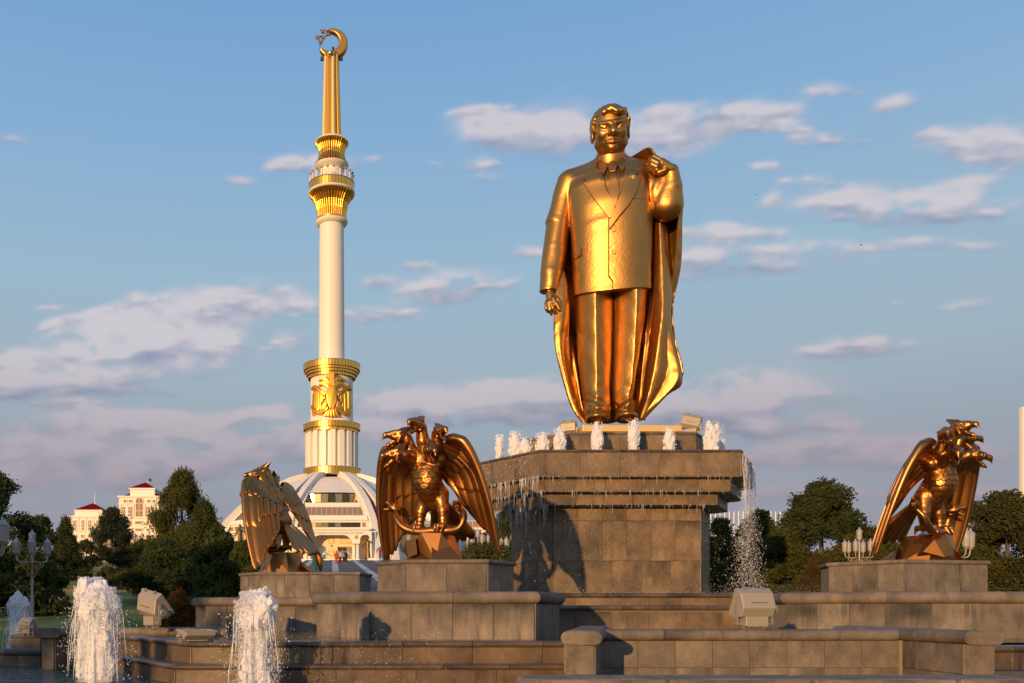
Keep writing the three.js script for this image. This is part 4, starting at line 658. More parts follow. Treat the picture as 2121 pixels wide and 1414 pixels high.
    for (let i = 0; i < 9; i++) part(wing, 'feather', feather((i + 0.5) / 9, 0.135, 0.28, 0.45 + 0.02 * Math.sin(i * 2.1), 15, 4, s), M.bronze);
    for (let i = 0; i < 7; i++) part(wing, 'feather', feather((i + 0.5) / 7, 0.172, 0.40, 0.72 - 0.012 * i + 0.015 * Math.sin(i * 1.7), 10.5, 4.5, s), M.bronze);
    for (let i = 0; i < 7; i++) part(wing, 'feather', feather((i + 0.5) / 7, 0.178, 0.62, 1.0 - 0.02 * ((i * 3) % 2), 6, 4.5, s), M.bronze);
  }
  // tail fan
  for (let i = -2; i <= 2; i++) { const fn = (u, v) => { const w = lerp(8, 14, v) * (v > 0.85 ? Math.sqrt(Math.max(0.02, 1 - Math.pow((v - 0.85) / 0.16, 2))) : 1), x = i * lerp(6, 22, v) + (u - 0.5) * 2 * w; return [x, lerp(124, 46 + Math.abs(i) * 3, v) + 4 * Math.sin(v * 3), lerp(-12, -84 + Math.abs(i) * 5, v) - i * i * 0.6 + 2 * Math.cos((u - 0.5) * 3)]; }; part(root, 'tail_feather', slab(fn, 8, 10, (u) => 4 + 5 * Math.sin(Math.PI * clamp(u, 0.05, 0.95))), M.bronze); }
  // the serpent under the claws
  const snake = part(root, 'serpent', tube([V(-78, 108, 34), V(-70, 92, 44), V(-58, 76, 44), V(-40, 66, 40), V(-15, 62, 36), V(10, 63, 32), V(36, 62, 26), V(58, 66, 14), V(68, 82, 10), V(70, 98, 14), V(64, 108, 22)], [3.5, 6, 7.5, 8.2, 8.6, 8.6, 8.6, 8.3, 7.8, 7.2, 6.8], 14), M.bronze);
  const sh = (x, y, z) => { const a = Math.abs(x); let d = smin(ell(x, y, z, [0, 0, 0], [9, 8, 13]), cone(x, y, z, [0, 2, 8], [0, 3, 20], 5.5, 3), 4); d = smin(d, cone(x, y, z, [0, -5, 6], [0, -12, 17], 4.5, 2.2), 2); d = smax(d, -cone(x, y, z, [0, -3, 11], [0, -5, 24], 2.2, 3), 1); return smin(d, ball(a, y, z, [6, 6, 2], 2.8), 1); };
  const shg = mesher(sh, [-16, -20, -20], [16, 16, 30], 1.4);
  for (const [x, y, z, ry, rx, k] of [[-82, 114, 33, -1.2, -0.55, 1.05], [62, 112, 26, 0.55, -0.1, 1.05]]) part(snake, 'serpent_head', shg.clone().scale(k, k, k).applyMatrix4(new THREE.Matrix4().makeRotationFromEuler(new THREE.Euler(rx, ry, 0, 'YXZ')).setPosition(x, y, z)), M.bronze);
  // faceted rock
  const hull = (pts) => { const g = new ConvexGeometry(pts.map((p) => V(...p))); g.computeVertexNormals(); return g; };
  const rock = part(root, 'rock', hull([[-46, -1, 40], [30, -1, 56], [66, -1, 10], [40, -1, -46], [-30, -1, -50], [-62, -1, -8], [-44, 34, 46], [-6, 58, 50], [34, 56, 40], [44, 52, 2], [26, 54, -24], [-28, 56, -22], [-48, 40, 4], [-30, 57, 20]]), M.bronze);
  part(rock, 'boulder', hull([[-58, 20, 36], [-44, 44, 50], [-14, 46, 60], [-6, 14, 66], [-30, 8, 62], [-54, 12, 20], [-36, 48, 20]]), M.bronze);
  part(rock, 'boulder', hull([[30, -1, 70], [70, -1, 26], [50, -1, -10], [14, 40, 44], [44, 36, 26], [40, 34, -8], [22, 52, 20]]), M.bronze);
  part(rock, 'boulder', hull([[-60, -1, -60], [-20, -1, -74], [-64, -1, -20], [-30, 34, -30], [-10, 20, -50], [-50, 24, -24]]), M.bronze);
  const copy = (label, pos, turn, k = 1) => { const c = root.clone(); c.name = numbered('eagle_statue'); c.position.set(...pos); c.rotation.y = turn; c.scale.setScalar(S * k); scene.add(c); return tag(c, label); };
  copy('leftmost five-headed eagle statue, seen from behind with its folded wing and tail towards us', [Xat(590, 28.3), 2.625, -28.3], -2.2, 1.08);
  copy('five-headed eagle statue at the far right, turned to the right on its own pedestal', [Xat(1912, 21.4), 2.64, -21.4], 0.45, 1.0);
}
// ---------------------------------------------------------------- ground: a park rising gently behind the fountain to the monument's terrace
const groundY = (x, z) => { const d = -z; let y = d < 22 ? 0 : 0.07 * (Math.min(d, 151) - 22); y += 0.35 * sstep(30, 60, d) * vnoise(x * 0.03, z * 0.03, 2.2) * sstep(8, 20, Math.abs(x - 0.5)); return d > 8 && d < 34 && x > -8 && x < 30 ? -0.6 : y - (d < 34 ? 0.02 : 0); };
const BOUNDS = (x, d) => x > -9.5 && x < 20 && d > 12 && d < 33;
{
  const pos = [], idx = [], uv = [], ds = [-2500, -900, -400, -200, -100, -60, -40, -20, -10, 0, 6, 8, 9, 22, 24, 29, 33.9, 34, 36, 40, 46, 53, 61, 70, 80, 91, 103, 116, 130, 145, 151, 165, 200, 260, 400, 700, 1400, 3500], xs = [-3500, -1600, -800, -400, -240, -160, -120, -90, -70, -55, -44, -35, -28, -22, -17, -13, -10.5, -8, 0, 8, 16, 24, 30, 32, 36, 42, 50, 60, 75, 95, 120, 170, 260, 420, 800, 1600, 3500];
  for (const d of ds) for (const x of xs) { pos.push(x, groundY(x, -d), -d); uv.push(x, d); }
  for (let j = 0; j < ds.length - 1; j++) for (let i = 0; i < xs.length - 1; i++) { const a = j * xs.length + i, b = a + 1, c = a + xs.length, e = c + 1; idx.push(a, b, c, b, e, c); }
  const g = new THREE.BufferGeometry(); g.setAttribute('position', new THREE.Float32BufferAttribute(pos, 3)); g.setAttribute('uv', new THREE.Float32BufferAttribute(uv, 2)); g.setIndex(idx); g.computeVertexNormals();
  const gt = noiseTexture(512, (x, y) => { const n = tileFbm(x, y, 512, 8, 3, 4), f = gr() - 0.5, dry = sstep(0.05, 0.4, tileFbm(x, y, 512, 3, 9, 3)); return [0.42 + 0.1 * n + 0.16 * f + 0.18 * dry, 0.43 + 0.09 * n + 0.16 * f + 0.09 * dry, 0.13 + 0.05 * n + 0.08 * f + 0.05 * dry]; });
  gt.repeat.set(0.09, 0.09);
  structure('ground', g, new THREE.MeshStandardMaterial({ map: gt, bumpMap: gt, bumpScale: 0.05, roughness: 1 }));
}
// paved plaza in front of the monument, with pale stripes running up to it
{
  const pave = (x0, x1, d0, d1, lift, n = 12) => { const pos = [], idx = [], uv = []; for (let j = 0; j <= n; j++) for (const x of [x0, x1]) { const d = lerp(d0, d1, j / n), y = 0.07 * (Math.min(d, 151) - 22) + lift; pos.push(x, y, -d); uv.push(x, d); } for (let j = 0; j < n; j++) { const a = j * 2; idx.push(a, a + 1, a + 2, a + 1, a + 3, a + 2); } const g = new THREE.BufferGeometry(); g.setAttribute('position', new THREE.Float32BufferAttribute(pos, 3)); g.setAttribute('uv', new THREE.Float32BufferAttribute(uv, 2)); g.setIndex(idx); g.computeVertexNormals(); return g; };
  const pt = noiseTexture(512, (x, y) => { const g = (x % 64 < 1 || y % 64 < 1) ? -0.06 : 0, v = 0.33 + g + 0.06 * tileFbm(x, y, 512, 9, 5, 4) + 0.05 * (gr() - 0.5); return [v * 1.02, v * 0.98, v * 0.95]; }); pt.repeat.set(0.25, 0.25);
  const plaza = structure('pavement', pave(-4.2, 13, 37, 152, 0.45), new THREE.MeshStandardMaterial({ map: pt, roughness: 0.8 }));
  const stripe = new THREE.MeshStandardMaterial({ color: new THREE.Color().setRGB(0.5, 0.47, 0.44), roughness: 0.8 }); for (const x of [-3.1, 0.4, 3.6, 6.8, 10]) part(plaza, 'pavement_stripe', pave(x - 0.35, x + 0.35, 37, 151.5, 0.456, 14), stripe);
  // garden path on the lawn to the left, and the open court behind the camera
  const pos = [], idx = []; const c = new THREE.CatmullRomCurve3([V(-7.2, 0, -36), V(-9.4, 0, -48), V(-13.5, 0, -66), V(-20, 0, -90)]);
  for (let i = 0; i <= 30; i++) { const q = c.getPoint(i / 30), t = c.getTangent(i / 30), n = V(-t.z, 0, t.x).normalize(); for (const s of [-0.25, 0.25]) { const x = q.x + n.x * s, z = q.z + n.z * s; pos.push(x, groundY(x, z) + 0.05, z); } } for (let i = 0; i < 30; i++) { const a = i * 2; idx.push(a, a + 2, a + 1, a + 1, a + 2, a + 3); }
  const g = new THREE.BufferGeometry(); g.setAttribute('position', new THREE.Float32BufferAttribute(pos, 3)); g.setIndex(idx); g.computeVertexNormals(); structure('path', g, new THREE.MeshStandardMaterial({ color: new THREE.Color().setRGB(0.4, 0.38, 0.35), roughness: 0.9, side: THREE.DoubleSide }));
  const court = new THREE.PlaneGeometry(80, 60).rotateX(-Math.PI / 2).translate(4, 0.004, 21.5); const u = court.attributes.uv; for (let i = 0; i < u.count; i++) u.setXY(i, u.getX(i) * 80, u.getY(i) * 60);
  structure('pavement', court, new THREE.MeshStandardMaterial({ map: pt, roughness: 0.8 }));
}
// water: the lower pool and the raised basin
const waterTex = noiseTexture(512, (x, y) => { const a = 0.5 + 0.5 * tileFbm(x, y, 512, 14, 1, 4); const b = 0.5 + 0.5 * tileFbm(x, y, 512, 34, 6, 3); const v = 0.6 * a + 0.4 * b; return [v, v, v]; }, false);
{
  const sheet = (pts, y) => { const s = new THREE.Shape(pts.map(([x, d]) => new THREE.Vector2(x, d))), g = new THREE.ShapeGeometry(s); g.rotateX(-Math.PI / 2); const p = g.attributes.position, uv = g.attributes.uv; for (let i = 0; i < p.count; i++) { p.setY(i, y); uv.setXY(i, p.getX(i), p.getZ(i)); } return g; };
  const wt = waterTex.clone(); wt.repeat.set(0.33, 0.33);
  structure('water', sheet([[-26, 8.5], [4.2, 8.5], [4.2, 17], [-2.7, 17], [-6.9, 24], [-26, 24]], 0.2), new THREE.MeshStandardMaterial({ color: new THREE.Color().setRGB(0.012, 0.045, 0.05), roughness: 0.08, bumpMap: wt, bumpScale: 0.3 }));
  const w2 = waterTex.clone(); w2.repeat.set(0.4, 0.4);
  structure('water', sheet([[-2.5, 16.9], [9.6, 16.9], [16, 16.9], [16, 31], [-5, 31], [-6.5, 23.6]], 0.915), new THREE.MeshStandardMaterial({ color: new THREE.Color().setRGB(0.05, 0.045, 0.03), roughness: 0.07, bumpMap: w2, bumpScale: 0.03 }));
  structure('pool_floor', sheet([[-30, 7.5], [22, 7.5], [22, 34.5], [-30, 34.5]], -0.35), M.graniteWet[1]);
}
// ---------------------------------------------------------------- the tower monument on its domed hall, 175 m away
const TD = 175, TS = TD / FL, TY = (y) => EYE + (CY - y) * TS;
const monument = thing('tower_monument', 'tall white and gold tower with a crescent on top, rising from a white domed hall', 'monument', [0, 0, -TD]);
{
  const t = monument, r = (px) => px * TS, L = (list, seg = 64) => lathe(list.map(([p, y]) => [r(p), TY(y)]), seg);
  const facets = (g) => { g = g.toNonIndexed(); g.computeVertexNormals(); return g; };
  const band = (name, y0, y1, hw, n, mat = M.goldBright, th = 0.14) => {   // ring of upright gilded plates with gaps
    const h = (y1 - y0) * TS, list = [], R = r(hw); for (let i = 0; i < n; i++) { const a = (i + 0.5) / n * Math.PI * 2; list.push(box(2 * Math.PI * R / n * 0.84, h, th, 0, 0, R - th / 2).rotateY(a)); }
    const p = part(t, name, lathe([[R - th * 0.8, TY(y1) + 0.02], [R - th * 0.8, TY(y0) - 0.02]], 64), M.slat); const q = merged(list); q.translate(0, TY((y0 + y1) / 2), 0); const s = part(p, 'gilded_plates', q, mat); s.userData.kind = 'stuff'; return p;
  };
  part(t, 'fluted_base', L([[49, 973], [48.5, 893]]), M.marble);
  const fl = []; for (let i = 0; i < 18; i++) { const a = (i + 0.13) / 18 * Math.PI * 2, h = 80 * TS; fl.push(box(0.95, h, 0.75, 0, TY(933), r(50.8)).rotateY(a)); } for (const g of fl) part(t, 'pilaster', g, M.marble);
  part(t, 'cornice', L([[48, 973], [60.5, 973], [60.5, 971.6], [48, 971.6]]), M.marble); band('gold_band', 972.6, 987, 59, 52);
  part(t, 'cornice', L([[40, 988], [61, 988], [61, 987], [40, 987]]), M.marble);
  band('gold_band', 881.5, 892, 59, 52); band('gold_band', 892.6, 898, 55.5, 56); part(t, 'cornice', L([[40, 881.5], [59.5, 881.5], [59.8, 880.2], [40, 879.5]]), M.marble);
  part(t, 'drum', L([[44.5, 884], [44, 781]]), M.marble);
  band('gold_band', 757.5, 769, 59, 52); band('gold_band', 769.5, 774, 56, 60); band('gold_band', 774.5, 779, 53, 60); band('gold_band', 779.5, 785, 49.5, 56);
  part(t, 'cornice', L([[20, 757], [59.5, 757.3], [59.5, 756.3], [20, 755]]), M.marble);
  part(t, 'shaft', L([[26.8, 760], [25.2, 466]]), M.marble);
  part(t, 'ring', L([[24, 470], [30, 467.5], [33, 463], [33.5, 460], [24, 459]]), M.marble); band('gold_band', 456, 461.5, 32.4, 36);
  // flared capital of gilded fins
  const fins = (prof, n, name, core) => { part(t, name + '_core', L(core, 48), M.gold); const list = []; for (let i = 0; i < n; i++) { const a = i / n * Math.PI * 2; for (let k = 0; k < prof.length - 1; k++) { const [p0, y0] = prof[k], [p1, y1] = prof[k + 1], A = V(r(p0), TY(y0), 0), B = V(r(p1), TY(y1), 0); const g = rod(A, B, 0.17, 0.17, 5); g.rotateY(a); list.push(g); } } part(t, name, merged(list), M.goldBright).userData.kind = 'stuff'; };
  fins([[28.5, 458], [29.5, 440], [33, 424], [39, 412], [46.5, 404]], 40, 'capital_fins', [[26, 458], [27, 440], [30, 424], [36, 412], [43, 404]]);
  part(t, 'balcony_cornice', L([[30, 405], [46, 405.5], [48, 402], [48, 400], [30, 399]]), M.marble); band('gold_band', 384.5, 400, 46.6, 44);
  part(t, 'balcony_cornice', L([[20, 384.6], [47.5, 384.6], [47.5, 382.4], [20, 382]]), M.marble);
  for (let i = 0; i < 22; i++) { const a = i / 22 * Math.PI * 2 + 0.1, R = r(45), x = Math.sin(a) * R, z = Math.cos(a) * R, p = part(t, 'balcony_lamp', merged([box(0.24, 1.25, 0.24, x, TY(376), z, a), new THREE.CylinderGeometry(0.10, 0.10, 0.5, 8).translate(x, TY(367.6), z)]), M.marble); part(p, 'lamp_globe', new THREE.SphereGeometry(0.26, 10, 8).translate(x, TY(365.5), z), M.glassTan); }
  part(t, 'balcony_rail', merged([new THREE.TorusGeometry(r(45), 0.05, 5, 64).rotateX(Math.PI / 2).translate(0, TY(372), 0), new THREE.TorusGeometry(r(45), 0.05, 5, 64).rotateX(Math.PI / 2).translate(0, TY(377), 0)]), M.marbleGrey);
  part(t, 'shaft', L([[23.5, 386], [23, 346]]), M.marble);
  part(t, 'capital_ring', L([[22, 354], [30, 350], [34, 345.5], [34.5, 344], [30, 343]]), M.marble);
  fins([[34, 344], [29, 337], [25.5, 326], [25.5, 316], [28.5, 305], [34, 297]], 36, 'capital_fins', [[31, 344], [26, 337], [23, 326], [23, 316], [26, 305], [31, 297]]);
  part(t, 'waist_ring', L([[25, 323], [26.8, 322.5], [26.8, 320.5], [25, 320]]), M.gold);
  part(t, 'spire_foot', L([[25, 299], [34.5, 298], [34, 295.5], [30, 292], [18.5, 289], [10, 289]]), M.marble);
  // tapering spire: eight gilded faces with white ribs between
  const spire = new THREE.CylinderGeometry(r(12), r(16), (290 - 116) * TS, 8, 1).rotateY(Math.PI / 8).translate(0, TY(203), 0); part(t, 'spire', facets(spire), M.goldBright);
  for (let i = 0; i < 8; i++) { const a = i / 8 * Math.PI * 2 + 0.2, s = V(Math.sin(a) * r(16.6), TY(290), Math.cos(a) * r(16.6)), e = V(Math.sin(a) * r(12.6), TY(117), Math.cos(a) * r(12.6)); part(t, 'spire_rib', rod(s, e, 0.42, 0.32, 6), i % 2 ? M.goldBright : M.goldPale); }
  part(t, 'spire_cap', L([[12, 121], [14.5, 117.5], [15.5, 114.5], [9, 113], [6, 110]], 24), M.goldBright);
  part(t, 'lamp_arms', merged([box(r(42), 0.16, 0.2, 0, TY(124), 0), box(0.2, 0.16, r(42), 0, TY(124), 0), ...[-1, 1].flatMap((s) => [box(0.5, 0.6, 0.5, s * r(20.5), TY(122), 0), box(0.4, 0.55, 0.4, s * r(15), TY(121.5), 0), box(0.4, 0.7, 0.4, 0, TY(121), s * r(18))])]), M.blackMetal);
  // crescent and stars
  const cs = new THREE.Shape(); const C0 = [2.5, TY(92.6) / TS], R0 = 27.8, C1 = [-2.8, C0[1] + 3.6], R1 = 21.4; const px = [];
  { const N = 64, pts = []; const a0 = Math.PI * 0.735, span = Math.PI * 2 - 1.62; const outer = [], inner = []; for (let i = 0; i <= N; i++) { const a = a0 - 0.08 - 0.0 - i / N * span - (Math.PI * 2 - span) * 0.0; outer.push([C0[0] + R0 * Math.cos(a - 0.3), C0[1] + R0 * Math.sin(a - 0.3)]); } const A = outer[0], B = outer[N]; const aa = Math.atan2(A[1] - C1[1], A[0] - C1[0]), ab = Math.atan2(B[1] - C1[1], B[0] - C1[0]); let sp = aa - ab; while (sp < 0) sp += Math.PI * 2; for (let i = 1; i < N; i++) { const t2 = i / N, a = ab + sp * t2, rr = lerp(lerp(Math.hypot(B[0] - C1[0], B[1] - C1[1]), R1, Math.min(1, t2 * 4)), Math.hypot(A[0] - C1[0], A[1] - C1[1]), Math.max(0, t2 * 4 - 3)); inner.push([C1[0] + rr * Math.cos(a), C1[1] + rr * Math.sin(a)]); } pts.push(...outer, ...inner); cs.setFromPoints(pts.map(([x, y]) => new THREE.Vector2(x * TS, y * TS))); }
  part(t, 'crescent', new THREE.ExtrudeGeometry(cs, { depth: 0.5, bevelEnabled: true, bevelSize: 0.28, bevelThickness: 0.45, bevelSegments: 3, curveSegments: 24 }).translate(0, 0, -0.25), M.gold);
  const star = new THREE.Shape(); for (let i = 0; i < 10; i++) { const a = Math.PI / 2 + i / 10 * Math.PI * 2, q = (i % 2 ? 2.3 : 5.6) * TS; i ? star.lineTo(Math.cos(a) * q, Math.sin(a) * q) : star.moveTo(Math.cos(a) * q, Math.sin(a) * q); }
  const sg = new THREE.ExtrudeGeometry(star, { depth: 0.12, bevelEnabled: true, bevelSize: 0.05, bevelThickness: 0.16, bevelSegments: 1 }).translate(0, 0, -0.06);
  for (const [x, y] of [[669, 64.5], [680.5, 70], [658.5, 77], [670, 77], [664.5, 86.5]]) part(t, 'star', sg.clone().translate((x - CX) * TS, TY(y), 0), M.filigree);
  part(t, 'star_bracket', merged([[669, 64.5, 670, 77], [680.5, 70, 670, 77], [658.5, 77, 670, 77], [664.5, 86.5, 670, 77], [680.5, 70, 690, 67], [664.5, 86.5, 663, 96]].map(([a, b, c, d]) => rod(V((a - CX) * TS, TY(b), 0), V((c - CX) * TS, TY(d), 0), 0.07))), M.blackMetal);
  part(t, 'lightning_rod', rod(V((691 - CX) * TS, TY(68), 0), V((691 - CX) * TS, TY(54), 0), 0.06, 0.03), M.blackMetal); part(t, 'beacon', merged([box(0.3, 1.1, 0.3, (690 - CX) * TS, TY(106), 0), new THREE.SphereGeometry(0.28, 8, 6).translate((690 - CX) * TS, TY(100), 0)]), M.blackMetal);
  // five-headed eagle in relief, bent round the drum
  const bend = (g, lift) => { const p = g.attributes.position, R = r(44.6) + lift; for (let i = 0; i < p.count; i++) { const a = p.getX(i) / R, q = R + p.getZ(i); p.setXYZ(i, Math.sin(a) * q, p.getY(i), Math.cos(a) * q); } g.computeVertexNormals(); return toCreasedNormals(g, 0.6); };
  const relief = (pts, depth, lift = 0) => { const s = new THREE.Shape(pts.map(([x, y]) => new THREE.Vector2((x - 684) * TS, TY(y)))); return bend(new THREE.ExtrudeGeometry(s, { depth: depth * 0.6, bevelEnabled: true, bevelSize: 0.14, bevelOffset: -0.1, bevelThickness: depth * 0.45, bevelSegments: 3 }), lift); };
  const reliefGold = new THREE.MeshStandardMaterial({ color: new THREE.Color().setRGB(0.78, 0.42, 0.075), metalness: 1, roughness: 0.42 });
  const em = part(t, 'emblem_eagle', relief([[679, 810], [689, 810], [694, 824], [693, 842], [688, 856], [680, 856], [675, 842], [674, 824]], 0.8), reliefGold);
  for (const s of [-1, 1]) {
    const mx = (list) => s > 0 ? list : list.map(([x, y]) => [1368 - x, y]).reverse();
    for (let i = 0; i < 7; i++) { const x0 = 725.5 - i * 4.3, top = 813 + Math.pow(Math.abs(i - 2.2), 1.5) * 2.2, bot = 867 - i * i * 0.6 - (i > 4 ? 8 : 0); part(em, 'wing_feather', relief(mx([[x0 - 4.6, top + 3], [x0 - 2, top], [x0 + 0.2, top + 2], [x0 + 1.4, bot - 6], [x0 - 0.6, bot], [x0 - 3.2, bot - 3]]), 0.42 + 0.05 * (i % 2), 0.05 * (i % 2)), reliefGold); }
    part(em, 'wing_shoulder', relief(mx([[692, 822], [704, 817], [712, 808], [720, 805.5], [727, 810], [726, 815], [717, 812], [706, 823], [696, 831]]), 0.7), reliefGold);
    for (const [hx, hy] of [[698, 795], [696, 805]]) part(em, 'head', relief(mx([[686, hy + 10], [688, hy + 2], [694, hy - 4], [701, hy - 5], [707, hy + 0.5], [708.5, hy + 4], [703, hy + 2.5], [699, hy + 5], [694, hy + 8], [690, hy + 13]]), 0.7, 0.03 * (hy % 3)), reliefGold);
    part(em, 'leg', relief(mx([[694, 840], [700, 845], [706, 858], [703, 864], [697, 858], [692, 850]]), 0.6), reliefGold);
    part(em, 'serpent', relief(mx([[690, 852], [700, 857], [708, 861], [716, 856], [720, 848], [725, 846], [724, 852], [718, 862], [708, 867], [698, 864], [690, 858]]), 0.95), reliefGold);
  }
  part(em, 'head', relief([[679, 812], [680, 798], [677, 792], [676, 786], [681, 782.5], [688, 782], [692, 786], [689, 789], [689, 798], [690, 812]], 0.95), reliefGold);
  for (let i = -2; i <= 2; i++) part(em, 'tail_feather', relief([[684 + i * 3 - 2, 856], [684 + i * 3 + 2, 856], [684 + i * 6 + 3, 870], [684 + i * 6, 874 - Math.abs(i)], [684 + i * 6 - 3, 870]], 0.6 + 0.05 * (i & 1)), reliefGold);
}
// ---- the domed hall
{
  const t = monument, G = groundY(0, -151);
  const prof = [[4.6, 26.95], [6.5, 26.7], [8.8, 26.0], [11.2, 24.8], [15.0, 22.7], [18.4, 20.3], [21.2, 17.4], [23.3, 14.2], [24.6, 11.2], [25.1, G - 0.5]];
  const bayW = Math.PI / 4, ribA = 0.066, shell = prof.filter(([, y]) => y > 21.6).map(([a, b]) => [a, b - 0.75]); shell.push([15.1, 21.9]);
  const ribGeo = (w, h) => { const list = []; const pos = [], idx = []; const N = prof.length; prof.forEach(([pr, py], i) => { const a = prof[Math.max(0, i - 1)], b = prof[Math.min(N - 1, i + 1)], tx = b[0] - a[0], ty = b[1] - a[1], l = Math.hypot(tx, ty), nx = -ty / l, ny = tx / l, k = lerp(0.75, 1.15, i / (N - 1)); for (const [s, o] of [[-1, 0], [-1, 1], [1, 1], [1, 0]]) { const q = pr + nx * (o ? 0.25 : -h), y = py + ny * (o ? 0.25 : -h); pos.push(s * w / 2 * k, y, q); } }); for (let i = 0; i < N - 1; i++) for (let j = 0; j < 4; j++) { const a = i * 4 + j, b = i * 4 + (j + 1) % 4; idx.push(a, b, a + 4, b, b + 4, a + 4); } const g = new THREE.BufferGeometry(); g.setAttribute('position', new THREE.Float32BufferAttribute(pos, 3)); g.setIndex(idx); return toCreasedNormals(g, 0.7); };
  const rib = ribGeo(1.15, 1.6), slot = ribGeo(0.7, 0.9); slot.translate(0, -0.35, -0.35);
  for (let k = 0; k < 8; k++) { const a = (k + 0.5) * bayW; for (const s of [-1, 1]) part(t, 'dome_rib', rib, M.marble).rotation.y = a + s * ribA * 0.9; part(t, 'rib_groove', slot, M.blackMetal).rotation.y = a; }
  const sector = (list, seg = 10, half = bayW / 2 - 0.03) => lathe(list, seg, -half, half * 2);
  for (let k = 0; k < 8; k++) {
    const bay = part(t, 'hall_bay', sector(shell), M.marble); bay.rotation.y = k * bayW;
    if (k > 2 && k < 6) { part(bay, 'bay_wall', sector([[15, 21.8], [19, 18], [22.5, 13], [24, G]]), M.marble); continue; }
    const yz = (y, rr) => EYE + (CY - y) / FL * (TD - rr);   // heights read on the front bay
    const bx = (name, w, y0, y1, rr, dep, mat, par = bay) => part(par, name, box(w, y1 - y0, dep, 0, (y0 + y1) / 2, rr - dep / 2), mat);
    bx('bay_wall', 9.6, 19.6, 21.95, 13.2, 1.4, M.marble);
    bx('window_frame', 9.0, yz(1040, 14.3), yz(1021.5, 14.3), 14.0, 0.25, M.slat);
    for (let i = 0; i < 7; i++) part(bay, 'pane', box(1.2, yz(1022.5, 14.3) - yz(1039.5, 14.3), 0.06, 0, (yz(1039.5, 14.3) + yz(1022.5, 14.3)) / 2, 14.85 - 0.0 * i).rotateY((i - 3) * 0.086), i === 5 || i === 3 ? M.glassDark : M.glass);
    for (const s of [-1, 1]) { const strip = lathe(prof.filter(([, y]) => y < 25).map(([a, b]) => [a - 0.35, b - 0.35]), 5, s > 0 ? 0.272 : -0.37, 0.098); part(bay, 'bay_wall', strip, M.marble); }
    bx('parapet', 11.0, yz(1048.5, 17.3), yz(1040, 17.3), 17.3, 3.6, M.marble);
    // sloping band of brown louvres
    const y0 = yz(1067.5, 19.4), y1 = yz(1049, 17.4), ang = Math.atan2(19.3 - 17.3, y1 - y0), len = Math.hypot(2.0, y1 - y0);
    part(bay, 'louvre_band', box(11.4, len, 0.3, 0, (y0 + y1) / 2, 18.15, 0, -ang), M.marbleGrey);
    for (let i = 0; i < 12; i++) { const b = box(0.78, len * 0.86, 0.22, 0, 0, 0, 0, -ang); part(bay, 'louvre', b.translate((i - 5.5) * 0.90, (y0 + y1) / 2, 18.3), M.slat); }
    bx('parapet', 12.2, yz(1081, 20.4), yz(1067, 20.4), 20.4, 3.4, M.marble); bx('ledge', 12.4, yz(1076, 20.7), yz(1073, 20.7), 20.75, 1, M.marble);
    bx('window_frame', 9.9, yz(1092, 20.0), yz(1080.5, 20.0), 19.4, 0.3, M.slat);
    for (let i = 0; i < 9; i++) part(bay, 'pane', box(1.0, yz(1081.5, 20.0) - yz(1091, 20.0), 0.06, 0, (yz(1081.5, 20) + yz(1091, 20)) / 2, 20.4).rotateY((i - 4) * 0.0525), i > 3 && i !== 5 ? M.glassDark : M.glass);
    for (const s of [-1, 1]) { part(bay, 'bay_wall', box(1.4, 1.2, 3.0, s * 5.7, yz(1086, 20.2), 18.7), M.marble); part(bay, 'window', box(0.8, 0.7, 0.1, s * 5.65, yz(1086, 20.2), 20.22), M.glassTan); }
    bx('cornice', 13.2, yz(1096.5, 23.2), yz(1091.5, 23.2), 23.6, 4.2, M.marble); bx('cornice', 12.6, yz(1099, 23.2), yz(1096.5, 23.2), 23.1, 3.6, M.marble);
    if (k) { bx('bay_wall', 14.4, G, yz(1098.6, 23.2), 22.6, 3, M.marble); for (let i = -2; i <= 2; i++) part(bay, 'window', box(1.4, 3.2, 0.1, i * 2.6, G + 3.6, 22.64), M.glassTan); }
  }
  // entrance front: lettered frieze over one wide arch and two narrow ones on paired columns
  const bay = t, F0 = 24.1, dF = TD - F0, X = (x) => (x - CX) / FL * dF, Y = (y) => EYE + (CY - y) / FL * dF, g = G - 0.1;
  const wall = new THREE.Shape([[604, 1098.6], [604, 1168], [770, 1168], [770, 1098.6]].map(([x, y]) => new THREE.Vector2(X(x), Math.max(g, Y(y)))));
  const arch = (x0, x1, top, round) => { const p = new THREE.Path(), w = X(x1) - X(x0), rr = Math.min(w / 2, round), yt = Y(top); p.moveTo(X(x0), g + 0.01); p.lineTo(X(x0), yt - rr); p.absellipse(X(x0) + rr, yt - rr, rr, rr, Math.PI, Math.PI / 2, true); p.lineTo(X(x1) - rr, yt); p.absellipse(X(x1) - rr, yt - rr, rr, rr, Math.PI / 2, 0, true); p.lineTo(X(x1), g + 0.01); p.closePath(); return p; };
  wall.holes.push(arch(645.5, 729.5, 1107, 1.55), arch(746, 766, 1106.5, 0.85), arch(608, 628, 1106.5, 0.85));
  part(bay, 'entrance_arcade', new THREE.ExtrudeGeometry(wall, { depth: 1.0, bevelEnabled: false, curveSegments: 10 }).translate(0, 0, F0 - 1.0), M.marble);
  for (const s of [-1, 1]) part(bay, 'return_wall', box(0.9, 5.4, 4.5, s * 7.0, g + 2.7, F0 - 3.3), M.marble);
  part(bay, 'entrance_wall', box(14, 5.6, 0.3, 0, g + 2.8, F0 - 3.0), new THREE.MeshStandardMaterial({ color: new THREE.Color().setRGB(0.75, 0.62, 0.4), roughness: 0.6 })); part(bay, 'entrance_ceiling', box(14, 0.2, 3, 0, Y(1103.5), F0 - 2.2), M.marbleGrey);
